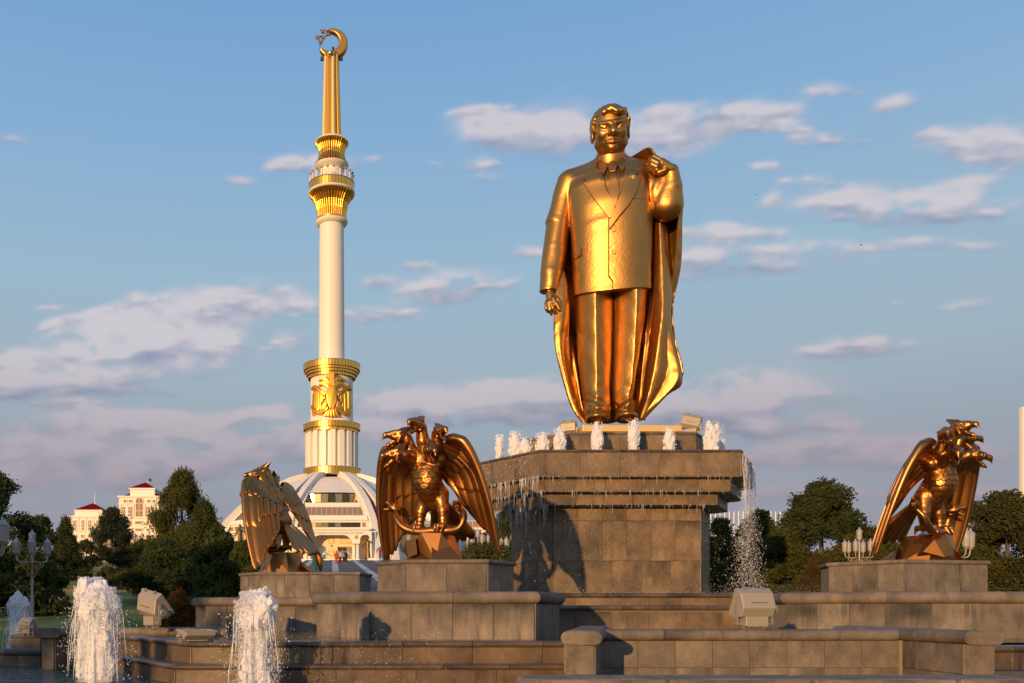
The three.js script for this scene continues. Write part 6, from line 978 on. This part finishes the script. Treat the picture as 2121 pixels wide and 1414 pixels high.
function floodlight(label, pos, aim, roll, k = 1, group = 'floodlights round the fountain') {   // box lamp: glass looks along +z of the head
  const t = thing('floodlight', label, 'floodlight', pos.toArray(), aim[0], group), head = part(t, 'housing', (() => { const s = new THREE.Shape([[0.15, -0.24], [0.15, 0.24], [0.02, 0.23], [-0.17, 0.03], [-0.15, -0.13], [0.0, -0.235]].map(([z, y]) => new THREE.Vector2(-z * k, y * k))), g = new THREE.ExtrudeGeometry(s, { depth: 0.58 * k, bevelEnabled: true, bevelSize: 0.012 * k, bevelThickness: 0.02 * k, bevelSegments: 1 }).translate(0, 0, -0.29 * k).rotateY(Math.PI / 2); return g; })(), M.lampGrey);
  head.position.y = 0.42 * k; head.rotation.set(aim[1], 0, roll);
  part(head, 'rim', merged([box(0.66 * k, 0.035 * k, 0.05 * k, 0, 0.24 * k, 0.16 * k), box(0.66 * k, 0.035 * k, 0.05 * k, 0, -0.24 * k, 0.16 * k), box(0.035 * k, 0.5 * k, 0.05 * k, 0.31 * k, 0, 0.16 * k), box(0.035 * k, 0.5 * k, 0.05 * k, -0.31 * k, 0, 0.16 * k)]), M.lampGrey);
  part(head, 'glass', box(0.58 * k, 0.44 * k, 0.015 * k, 0, 0, 0.155 * k), M.lampGlass);
  part(head, 'clip', merged([box(0.04 * k, 0.07 * k, 0.06 * k, 0.16 * k, 0.265 * k, 0.15 * k), box(0.04 * k, 0.07 * k, 0.06 * k, -0.16 * k, 0.265 * k, 0.15 * k)]), M.lampShadow);
  const fins = []; for (let i = 0; i < 14; i++) fins.push(box(0.007 * k, 0.012 * k, 0.10 * k, (i - 6.5) * 0.022 * k, 0.10 * k, -0.10 * k, 0, 0.76)); part(head, 'cooling_fins', merged(fins), M.lampShadow);
  part(head, 'end_cap', new THREE.CylinderGeometry(0.07 * k, 0.07 * k, 0.14 * k, 12).rotateZ(Math.PI / 2).translate(-0.33 * k, -0.05 * k, -0.03 * k), M.lampGrey);
  part(t, 'ballast_box', new RoundedBoxGeometry(0.42 * k, 0.18 * k, 0.2 * k, 2, 0.015).translate(0, 0.14 * k, 0), M.lampGrey);
  part(t, 'bracket', merged([box(0.03 * k, 0.36 * k, 0.05 * k, 0.33 * k, 0.28 * k, 0), box(0.03 * k, 0.36 * k, 0.05 * k, -0.33 * k, 0.28 * k, 0), box(0.68 * k, 0.025 * k, 0.06 * k, 0, 0.10 * k, 0), box(0.05 * k, 0.12 * k, 0.12 * k, 0.16 * k, 0.04 * k, 0), box(0.05 * k, 0.12 * k, 0.12 * k, -0.16 * k, 0.04 * k, 0)]), M.lampShadow);
  return t;
}
// on the low wall, seen from behind: glass turned away and up to the statue
{ const t = floodlight('large cream floodlight seen from behind on the low front wall', V(Xat(1563, 15.4), 1.20, -15.4), [Math.PI + 0.12, -0.42], 0, 0.97); part(t, 'cable', tube([V(0.2, 0.06, -0.1), V(0.24, 0.02, -0.16), V(0.05, -0.0, -0.2), V(-0.14, 0.02, -0.16), V(-0.26, 0.01, -0.08), V(-0.30, 0.14, 0)], [0.012, 0.012], 6), M.cable); }
{ const p = at(300, 1300, 19.6); const t = floodlight('grey floodlight on edge, tilted over to the right behind the left-hand jets', V(p.x + 0.02, 1.11, -20.3), [2.2, -0.75], 0.25, 1.15); }
{ const d = 17.0, t = floodlight('floodlight lying glass upwards on the wet basin rim beside the tall jet', V(Xat(407, d), 0.86, -d), [0.5, -1.5], 0, 0.98); t.scale.y = 0.5; }
floodlight('small dark floodlight standing at the far left before the small jet', V(Xat(56, 21.8), 0.90, -21.8), [2.6, -0.25], 0.1, 0.62);
floodlight('cream floodlight left of the statue\'s feet on the plinth step', V(Xat(1178, 27.2), 6.70, -27.2), [2.7, -0.9], 0, 0.72);
floodlight('cream floodlight tilted upwards right of the statue\'s feet on the plinth step', V(Xat(1431, 26.9), 6.72, -26.9), [2.5, -0.55], 0.35, 0.86);
floodlight('thin-edged floodlight at the left end of the plinth rim among the jets', V(Xat(1076, 27.4), 5.98, -27.4), [1.9, -0.9], 0.2, 0.92);
floodlight('floodlight half hidden by the big jet at the right end of the plinth', V(Xat(1459, 27.6), 5.98, -27.6), [3.0, -0.5], 0, 0.7);

// ---- people on the plaza and bronze figures by the entrance
const skin = new THREE.MeshStandardMaterial({ color: new THREE.Color().setRGB(0.36, 0.2, 0.13), roughness: 0.6 }), black = new THREE.MeshStandardMaterial({ color: new THREE.Color().setRGB(0.012, 0.01, 0.01), roughness: 0.5 });
const cloth = (r, g, b) => new THREE.MeshStandardMaterial({ color: new THREE.Color().setRGB(r, g, b), roughness: 0.85 });
function person(label, px, py, d, turn, o, k = 1, name = 'person', category = 'person') {
  const h = o.h ?? 1.7, t = thing(name, label, category, [Xat(px, d), Yat(py, d), -d], turn); t.scale.setScalar(k * h / 1.72);
  const st = o.stride ?? 0.06, arm = o.arm ?? [[0.25, 0.78, 0.04], [-0.25, 0.78, 0.04]];
  const limb = (x, y, z, s, e) => smin(cone(x, y, z, [s * 0.18, 1.40, 0], [(s * 0.18 + e[0]) / 2 + s * 0.05, (1.40 + e[1]) / 2 - 0.02, e[2] * 0.35 - 0.03], 0.052, 0.042), cone(x, y, z, [(s * 0.18 + e[0]) / 2 + s * 0.05, (1.40 + e[1]) / 2 - 0.02, e[2] * 0.35 - 0.03], e, 0.04, 0.028), 0.02);
  const legs = (x, y, z, r) => Math.min(smin(cone(x, y, z, [0.09, 0.88, 0], [0.10, 0.47, st * 0.6 + 0.01], 0.082 + r, 0.056 + r), cone(x, y, z, [0.10, 0.47, st * 0.6 + 0.01], [0.10, 0.09, st], 0.055 + r, 0.04 + r), 0.02), smin(cone(x, y, z, [-0.09, 0.88, 0], [-0.10, 0.47, -st * 0.3 + 0.01], 0.082 + r, 0.056 + r), cone(x, y, z, [-0.10, 0.47, -st * 0.3 + 0.01], [-0.10, 0.09, -st], 0.055 + r, 0.04 + r), 0.02));
  const trunk = (x, y, z, r) => smin(ell(x, y, z, [0, 1.22, 0], [0.18 + r, 0.27 + r, 0.115 + r]), ell(x, y, z, [0, 0.95, 0], [0.165 + r, 0.17 + r, 0.12 + r]), 0.08);
  const bodyF = (x, y, z) => { let d = trunk(x, y, z, 0); d = smin(d, cone(x, y, z, [0, 1.42, -0.01], [0, 1.56, 0.01], 0.058, 0.052), 0.05); d = smin(d, ell(x, y, z, [0, 1.62, 0.015], [0.076, 0.112, 0.092]), 0.03); d = smin(d, cone(x, y, z, [0, 1.62, 0.10], [0, 1.595, 0.122], 0.011, 0.016), 0.012); d = smin(d, ell(Math.abs(x), y, z, [0.078, 1.615, 0.0], [0.014, 0.032, 0.02]), 0.01); d = smin(d, legs(x, y, z, 0), 0.04); for (const s of [1, -1]) { const e = arm[s > 0 ? 0 : 1]; d = smin(d, limb(x, y, z, s, e), 0.03); d = smin(d, cone(x, y, z, e, [e[0], e[1] - 0.07, e[2] + 0.02], 0.03, 0.028), 0.02); for (let f = 0; f < 4; f++) d = smin(d, cone(x, y, z, [e[0], e[1] - 0.08, e[2] + 0.035 - f * 0.018], [e[0] + s * 0.004, e[1] - 0.15 + Math.abs(f - 1.4) * 0.01, e[2] + 0.045 - f * 0.02], 0.009, 0.007), 0.006); d = smin(d, cone(x, y, z, [e[0], e[1] - 0.03, e[2] + 0.03], [e[0] - s * 0.01, e[1] - 0.08, e[2] + 0.06], 0.011, 0.009), 0.01); d = smin(d, ell(x, y, z, [s * 0.10, 0.045, (s > 0 ? st : -st) + 0.06], [0.042, 0.045, 0.125]), 0.03); } return d; };
  part(t, 'body', mesher(bodyF, [-0.5, -0.02, -0.3], [0.5, 1.80, 0.42], 0.02), o.skin ?? skin);
  const hair = (x, y, z) => { let d = Math.max(ell(x, y, z, [0, 1.635, 0.0], [0.088, 0.118, 0.10]), -Math.max(z - 0.035, 1.69 - y - 0.0)); if (o.longHair) d = smin(d, cone(x, y, z, [0, 1.60, -0.06], [0, 1.28, -0.10], 0.06, 0.035), 0.04); return Math.max(d, -(y - (o.longHair ? 1.2 : 1.56))); };
  part(t, 'hair', mesher(hair, [-0.13, 1.15, -0.2], [0.13, 1.80, 0.15], 0.02), o.hair ?? black);
  const upper = (x, y, z) => { let d = trunk(x, y, z, 0.014); for (const s of [1, -1]) d = smin(d, Math.max(limb(x, y, z, s, arm[s > 0 ? 0 : 1]) - 0.014, (o.sleeve ?? 1) < 1 ? 1.1 - y : -1), 0.03); if (o.dress) d = smin(d, (() => { const yy = clamp(y, 0.06, 1.0), w = lerp(0.235, 0.155, yy), q = Math.hypot(x, z * 1.25) - w * (1 + 0.03 * Math.sin(Math.atan2(z, x) * 9)); return Math.max(q, 0.05 - y, y - 1.05); })(), 0.05); return Math.max(d, o.dress ? -1 : 0.84 - y, y - 1.46); };
  part(t, o.dress ? 'dress' : 'jacket', mesher(upper, [-0.52, 0.02, -0.34], [0.52, 1.52, 0.42], 0.022), o.top);
  if (!o.dress) { const tr = (x, y, z) => Math.max(smin(legs(x, y, z, 0.02), ell(x, y, z, [0, 0.92, 0], [0.172, 0.13, 0.13]), 0.04), 0.08 - y); part(t, 'trousers', mesher(tr, [-0.3, 0.04, -0.3], [0.3, 1.1, 0.36], 0.022), o.bottom); }
  return t;
}
const T = cloth(0.005, 0.085, 0.085), DK = cloth(0.012, 0.013, 0.018), JEAN = cloth(0.06, 0.10, 0.16);
person('woman in a long teal dress, the left one of two walking to the hall', 653, 1180.5, 92, Math.PI + 0.1, { dress: true, top: T, longHair: true, h: 1.66 });
person('woman in a long teal dress, the right one of two walking to the hall', 664.5, 1180.5, 92, Math.PI - 0.1, { dress: true, top: T, longHair: true, h: 1.64 });
person('person in a pale top standing beyond the two women in teal', 665.5, 1172, 118, Math.PI, { top: cloth(0.45, 0.36, 0.36), bottom: DK, h: 1.7 });
person('woman in a long orange-red dress standing with a group before the entrance', 696.8, 1166, 120, 2.6, { dress: true, top: cloth(0.42, 0.045, 0.012), longHair: true, h: 1.68 });
person('man in a pale shirt and dark trousers standing beside the orange-red dress', 704.3, 1166, 120, 2.9, { top: cloth(0.42, 0.38, 0.40), bottom: DK, h: 1.66, arm: [[0.22, 1.0, 0.2], [-0.25, 0.8, 0.05]] });
person('person in black and white clothes in the middle of the group at the entrance', 712.5, 1166, 120, -2.4, { top: cloth(0.3, 0.28, 0.27), bottom: DK, h: 1.6 });
person('man in a dark suit at the right of the group before the entrance', 717, 1166, 120, -2.2, { top: DK, bottom: DK, h: 1.74, arm: [[0.12, 1.15, 0.26], [-0.24, 0.8, 0.05]] });
person('man in a red jacket and jeans taking a photograph by the hall', 787, 1162, 112, 2.2, { top: cloth(0.33, 0.008, 0.012), bottom: JEAN, h: 1.75, arm: [[0.1, 1.5, 0.3], [-0.1, 1.5, 0.3]] });
person('child in a pinkish top next to the man in the red jacket', 800.5, 1162, 112, 2.0, { top: cloth(0.4, 0.14, 0.13), bottom: DK, h: 1.15 });
for (const [px, py, d, turn, label] of [[761.5, 1158, 147, -0.4, 'dark bronze figure in a cloak guarding the right side of the entrance'], [497, 1136, 146, 0.3, 'dark bronze warrior with a tall spear left of the hall, above the trees']]) {
  const g = Yat(py, d) - groundY(Xat(px, d), -d), t = person(label, px, py, d, turn, { dress: true, top: M.darkBronze, skin: M.darkBronze, hair: M.darkBronze, h: 1.72, arm: [[0.42, 1.15, 0.12], [-0.36, 0.95, 0.1]] }, 2.15, 'bronze_figure', 'statue');
  part(t, 'helmet', lathe([[0.12, 1.60], [0.13, 1.66], [0.09, 1.78], [0.02, 1.86], [0, 1.95]], 16), M.darkBronze);
  part(t, 'pedestal', box(0.9, Math.max(0.5, g / 2.15 + 0.3), 0.9, 0, -Math.max(0.5, g / 2.15 + 0.3) / 2 + 0.01, 0), M.marbleGrey);
  if (px < 600) part(t, 'spear', rod(V(0.44, 0, 0.12), V(0.56, 2.15, 0.12), 0.02, 0.012, 6), M.darkBronze);
}
// white kiosks with pyramid roofs before the entrance
for (const [px, label] of [[674, 'white kiosk with a pyramid roof beside the women in teal'], [720.5, 'white kiosk with a pyramid roof behind the group of visitors']]) { const d = 142, t = thing('kiosk', label, 'kiosk', [Xat(px, d), groundY(0, -d) + 0.1, -d]), H = Yat(1149, d) - groundY(0, -d); part(t, 'roof', new THREE.ConeGeometry(0.95, 0.75, 4).rotateY(Math.PI / 4).translate(0, H + 0.3, 0).toNonIndexed(), M.marble); for (const [a, b] of [[-1, -1], [1, -1], [1, 1], [-1, 1]]) part(t, 'post', box(0.09, H, 0.09, a * 0.5, H / 2, b * 0.5), M.marble); part(t, 'counter', box(0.95, 0.06, 0.95, 0, H * 0.3, 0), M.marble); }
{ const t = thing('garden_wall', 'low sandy block wall at the right foot of the entrance', 'wall', [Xat(776, 146), groundY(0, -146), -146]); for (let i = 0; i < 3; i++) part(t, 'stone_panel', box(0.72, 0.75, 1.4, (i - 1) * 0.74, 0.35, 0), M.palace); }
for (const [x, y, d, label, k] of [[1785, 508, 60, 'small dark bird in the sky right of the statue', 1], [1568, 404, 70, 'tiny bird below the clouds near the statue\'s shoulder', 0.8], [1533, 527, 64, 'tiny bird in the clouds right of the cape', 0.6]]) { const t = thing('bird', label, 'bird', at(x, y, d).toArray(), 0.6); const g = (s) => slab((u, v) => [s * u * 0.12 * k, 0.05 * k * Math.sin(u * 3), (v - 0.5) * 0.05 * k * (1 - u * 0.7) - u * 0.03 * k], 5, 2, 0.006); part(t, 'body', new THREE.SphereGeometry(0.025 * k, 8, 6).scale(0.8, 0.8, 2.6), black); part(t, 'wing', g(1), black); part(t, 'wing', g(-1), black); }
// ---------------------------------------------------------------- jets, spray and falling water
const dropGeo = new THREE.IcosahedronGeometry(1, 0), dropFine = new THREE.IcosahedronGeometry(1, 1);
function drops(parent, name, list, mat, geo = dropGeo) {   // list of [x, y, z, radius, stretch, lean]
  const m = new THREE.InstancedMesh(geo, mat, list.length), d = new THREE.Object3D();
  list.forEach(([x, y, z, r, s = 1, lx = 0, lz = 0], i) => { d.position.set(x, y, z); d.scale.set(r, r * s, r); d.rotation.set(lz, 0, lx); d.updateMatrix(); m.setMatrixAt(i, d.matrix); });
  m.name = name; m.userData.kind = 'stuff'; parent.add(m); return m;
}
// a bubbling jet: lumpy foam column that breaks into falling strands and drops
function bigJet(label, px, yTop, d, wTop, wLow, seed, foot = 0.15, holes = 1) {
  const t = thing('fountain_jet', label, 'fountain jet', [Xat(px, d), foot, -d], 0, 'tall jets in front of the fountain'), H = Yat(yTop, d) - foot, r = rng(seed), s = d / FL, rt = wTop * s / 2, rl = wLow * s / 2;
  const heads = []; for (let i = 0; i < 9; i++) { const a = r() * 6.28, q = rt * 0.75 * Math.sqrt(r()); heads.push([Math.cos(a) * q, H * (0.78 + 0.20 * r()) - q * 0.5, Math.sin(a) * q, rt * (0.28 + 0.28 * r())]); } heads.push([0, H - rt * 0.4, 0, rt * 0.4]);
  const f = (x, y, z) => {
    const t2 = clamp(y / H, 0, 1), R = lerp(rl * 0.60, rt * 0.66, sstep(0.0, 0.75, t2)); let q = Math.max(Math.hypot(x, z) - R, y - H * 0.86, -y);
    for (const [a, b, c, k] of heads) q = smin(q, Math.hypot(x - a, (y - b) * 0.8, z - c) - k, rt * 0.2);
    const n = fbm(x * 5.5 + seed, y * 3.4, z * 5.5, 3), fine = vnoise(x * 26, y * 16, z * 26), strand = vnoise(x * 12, y * 1.3 + seed, z * 12);
    const open = holes * 0.62 * sstep(0.80, 0.25, t2) * rt;                                    // the column tears open further down
    return q - n * 0.15 - fine * 0.022 - 0.05 * vnoise(x * 13, y * 9, z * 13 + seed) - 0.011 * vnoise(x * 48, y * 34, z * 48) + open * clamp(strand + 0.25, 0, 1) * 0.9;
  };
  part(t, 'foam_column', mesher(f, [-rl * 1.5, -0.02, -rl * 1.5], [rl * 1.5, H * 1.1, rl * 1.5], 0.019), M.foam);
  const L = [], S = [];
  for (let i = 0; i < 6000; i++) { const a = r() * 6.28, y = H * (0.45 + 0.53 * Math.sqrt(r())), q = rt * (0.55 + 0.6 * r()) * (y > H * 0.9 ? 0.75 : 1); S.push([Math.cos(a) * q, y + rt * 0.12 * r(), Math.sin(a) * q, 0.004 + 0.008 * r() * r(), 1 + 0.8 * r(), r()]); }
  for (let i = 0; i < 9000; i++) {   // ballistic drops and short strands
    const a = r() * 6.28, v = Math.pow(r(), 0.6), top = H * (0.72 + 0.28 * r()), fall = Math.pow(r(), 0.8) * top, rad = lerp(rt * (0.3 + 0.7 * v), rl * v * (1 + 0.25 * r()), Math.sqrt(fall / H)), y = top - fall; if (y < 0) continue;
    const cl = 0.7 + 0.6 * vnoise(Math.cos(a) * 3 + seed, y * 1.5, Math.sin(a) * 3); S.push([Math.cos(a) * rad * cl, y, Math.sin(a) * rad * cl, 0.0035 + 0.0065 * r() * r(), 1 + 4.5 * r() * (fall / H), (r() - 0.5) * 0.4]);
  }
  for (let i = 0; i < 260; i++) { const a = r() * 6.28, q = rl * (1.0 + 0.7 * r() * r()); S.push([Math.cos(a) * q, H * (0.05 + 0.75 * r()), Math.sin(a) * q, 0.004 + 0.008 * r(), 1 + r(), r()]); }
  drops(t, 'spray', S, M.drop);
  // clear falling threads
  for (let i = 0; i < 20; i++) { const a = r() * 6.28, y0 = H * (0.55 + 0.35 * r()), y1 = Math.max(0, y0 - H * (0.25 + 0.5 * r())), q0 = rt * (0.75 + 0.3 * r()), q1 = lerp(q0, rl * 1.1, r()), pts = []; for (let k = 0; k <= 5; k++) { const u = k / 5, q = lerp(q0, q1, Math.sqrt(u)), w = 0.03 * vnoise(i, u * 4, seed); pts.push(V(Math.cos(a + w) * q + w * 0.6, lerp(y0, y1, u), Math.sin(a + w) * q)); } L.push(tube(pts, [0.004, 0.009, 0.006, 0.009, 0.002], 5, false)); }
  const st = part(t, 'water_threads', merged(L), M.drop); st.userData.kind = 'stuff';
  return t;
}
bigJet('tallest white jet at left, behind a second jet of almost equal height', 188, 1193, 17.6, 62, 92, 31, 0.15, 1.2);
bigJet('broad white jet in front of the tallest one at lower left', 209, 1214, 16.6, 74, 112, 57, 0.15, 1.45);
bigJet('tall white jet left of centre before the basin wall, breaking into strands', 528, 1222, 15.3, 78, 112, 83, -0.1, 1.8);
bigJet('smaller white jet at the far left edge beside the dark floodlight', 38, 1234, 23.5, 40, 72, 19, 0.2, 0.5);
// small foam jets along the rim of the plinth
const rimJets = [[1035, 899, 26.9, 14, 'slim foam jet at the far left of the plinth rim'], [1067, 892, 26.3, 22, 'foam jet on the plinth rim beside the thin-edged floodlight'], [1091, 906, 26.0, 20, 'low foam jet right of the thin-edged floodlight on the rim'], [1123, 895, 25.7, 22, 'foam jet on the plinth rim near its left corner'], [1159, 886, 25.6, 20, 'foam jet on the plinth rim just right of the left corner'], [1238, 874, 25.45, 20, 'foam jet in front of the statue\'s left shoe'], [1313, 866, 25.45, 20, 'tallest foam jet on the plinth front, right of the shoes'], [1387, 885, 25.45, 20, 'foam jet before the right end of the gold slab'], [1474, 872, 26.2, 26, 'thick foam jet at the right end of the plinth'], [1488, 878, 27.2, 24, 'foam jet behind the thick one at the right end of the plinth']];
rimJets.forEach(([px, y, d, w, label], i) => {
  const foot = 5.93, H = Yat(y, d) - foot, R = w * d / FL / 2, r = rng(200 + i), t = thing('foam_jet', label, 'fountain jet', [Xat(px, d), foot, -d], 0, 'foam jets on the plinth rim');
  const lean = (r() - 0.5) * 0.16, f = (x, y2, z) => { const u = clamp(y2 / H, 0, 1), k = R * (0.80 + 0.35 * Math.sin(u * 3.0)) * Math.pow(Math.max(0.02, 1 - u * u * u * 0.9), 0.6); return Math.max(Math.hypot(x - lean * y2 * u, z) - k, y2 - H, -y2 - 0.02) * 0.9 - fbm(x * 10 + i * 7, y2 * 5, z * 10, 4) * 0.10 - vnoise(x * 38, y2 * 24, z * 38) * 0.016; };
  part(t, 'foam_column', mesher(f, [-R * 2, -0.03, -R * 2], [R * 2, H * 1.1, R * 2], 0.02), M.foam);
  const S = []; for (let k = 0; k < 420; k++) { const a = r() * 6.28, q = R * (0.8 + 0.7 * r() * r()), y2 = H * r(); S.push([Math.cos(a) * q, y2, Math.sin(a) * q, 0.004 + 0.008 * r(), 1 + r()]); } drops(t, 'spray', S, M.drop);
});
// water running off the plinth: a dense fall at the right corner, threads and beads below each ledge
{
  const r = rng(300), hexes = [rimHex, offsetPoly(rimHex, -0.30), offsetPoly(rimHex, -0.667)], S = [];
  const t = thing('falling_water', 'curtain of drops falling from the right corner of the plinth rim', 'falling water', [12.2, 0, -27], 0);
  const edge = (e, u, out) => { const h = offsetPoly(rimHex, out), a = h[e], b = h[(e + 1) % 6]; return [lerp(a[0], b[0], u), lerp(a[1], b[1], u)]; };
  for (let i = 0; i < 5200; i++) {
    const u = Math.pow(r(), 0.8), cl = Math.floor(u * 34) / 34 + 0.015 * (r() - 0.5) + 0.004 * vnoise(i, 0, 0), y = 5.9 - Math.pow(r(), 0.9) * 4.1, f = (5.9 - y) / 4, spread = f * f * 0.42 + f * 0.16, [x, d] = edge(2, 0.06 + 0.88 * (r() < 0.7 ? cl : u), 0.04 + 0.10 * f * r());
    S.push([x + (r() + r() - 1) * 0.7 * f - 0.1 * f - 12.2, y, -d + 27 + (r() - 0.5) * 0.3 * f, 0.003 + 0.0065 * r() * r(), 1 + 3.2 * r(), (r() - 0.5) * 0.25]);
  }
  drops(t, 'drops', S, M.drop);
  const T2 = []; for (let i = 0; i < 26; i++) { const [x, d] = edge(2, 0.05 + 0.93 * r(), 0.05), y0 = 5.9, y1 = y0 - 0.5 - 1.6 * r(), pts = []; for (let k = 0; k <= 5; k++) { const v = k / 5; pts.push(V(x - 12.2 + 0.05 * v + 0.05 * vnoise(i * 3.1, v * 4, 0), lerp(y0, y1, v), -d + 27 + 0.05 * vnoise(i * 3.1, v * 4, 9))); } T2.push(tube(pts, [0.008, 0.007, 0.005, 0.002], 5, false)); }
  part(t, 'water_threads', merged(T2), M.drop).userData.kind = 'stuff';
  const t2 = thing('falling_water', 'thin trickles and beads dripping from the ledges of the plinth front', 'falling water', [8.6, 0, -25], 0), B = [], TH = [];
  const yEdge = [5.22, 4.85, 4.50], top = [5.9, 5.2, 4.83];
  for (let i = 0; i < 420; i++) { const lv = i % 3, e = r() < 0.6 ? 0 : 1, h = hexes[lv], u = r(), a = h[e], b = h[e + 1], n = outward(a, b), o = 0.02 + 0.012 * r(), x = lerp(a[0], b[0], u) + n[0] * o, d = lerp(a[1], b[1], u) + n[1] * o, y0 = yEdge[lv] + 0.02, len = (0.03 + 0.28 * r() * r()) * (e === 0 ? 3.2 : 1), w = 0.0018 + 0.003 * r() * (e === 0 ? 1.5 : 1); TH.push(tube([V(x - 8.6, y0, -d + 25), V(x - 8.6 + 0.012 * (r() - 0.5), y0 - len * 0.5, -d + 25), V(x - 8.6 + 0.03 * (r() - 0.5), y0 - len, -d + 25)], [w, w * 1.2, w * 0.4], 4, false)); }
  part(t2, 'water_threads', merged(TH), M.drop).userData.kind = 'stuff';
  for (let i = 0; i < 4200; i++) { const e = r() < 0.5 ? 0 : 1, a = rimHex[e], b = rimHex[e + 1], u = r(), n = outward(a, b), y = 1.95 + 3.95 * Math.pow(r(), 0.85), o = 0.03 + 0.4 * r() * r() + (y < 2.6 ? 0.3 * r() : 0); B.push([lerp(a[0], b[0], u) + n[0] * o - 8.6, y, -(lerp(a[1], b[1], u) + n[1] * o) + 25, 0.002 + 0.0042 * r() * r(), 1 + 4 * r(), (r() - 0.5) * 0.3]); }
  drops(t2, 'drops', B, M.drop);
  // splashing at the foot
  const t3 = thing('splash_mist', 'fine white splash mist along the foot of the plinth', 'mist', [9, 1.9, -25], 0), Q = []; for (let i = 0; i < 7000; i++) { const x = 5.2 + 9 * r(), a = r(); Q.push([x - 9, 0.30 * Math.pow(a, 3.5) + 0.02, (r() - 0.35) * 1.3, 0.002 + 0.003 * r(), 1]); } drops(t3, 'drops', Q, M.drop);
}
// falling drops before the nearest pedestal's basin: beads thrown from the tall jet over the pool
{ const r = rng(77), t = thing('spray_drops', 'scattered spray drops in the air before the basin wall', 'spray', [-0.5, 0.5, -16.2], 0), S = []; for (let i = 0; i < 500; i++) S.push([(r() - 0.4) * 4.2, (r() - 0.3) * 1.0, (r() - 0.3) * 1.2, 0.003 + 0.006 * r() * r(), 1 + r()]); drops(t, 'drops', S, M.drop); }
scene.traverse((o) => { if (o.isMesh || o.isInstancedMesh) { o.castShadow = true; o.receiveShadow = true; } });
renderer.render(scene, camera);
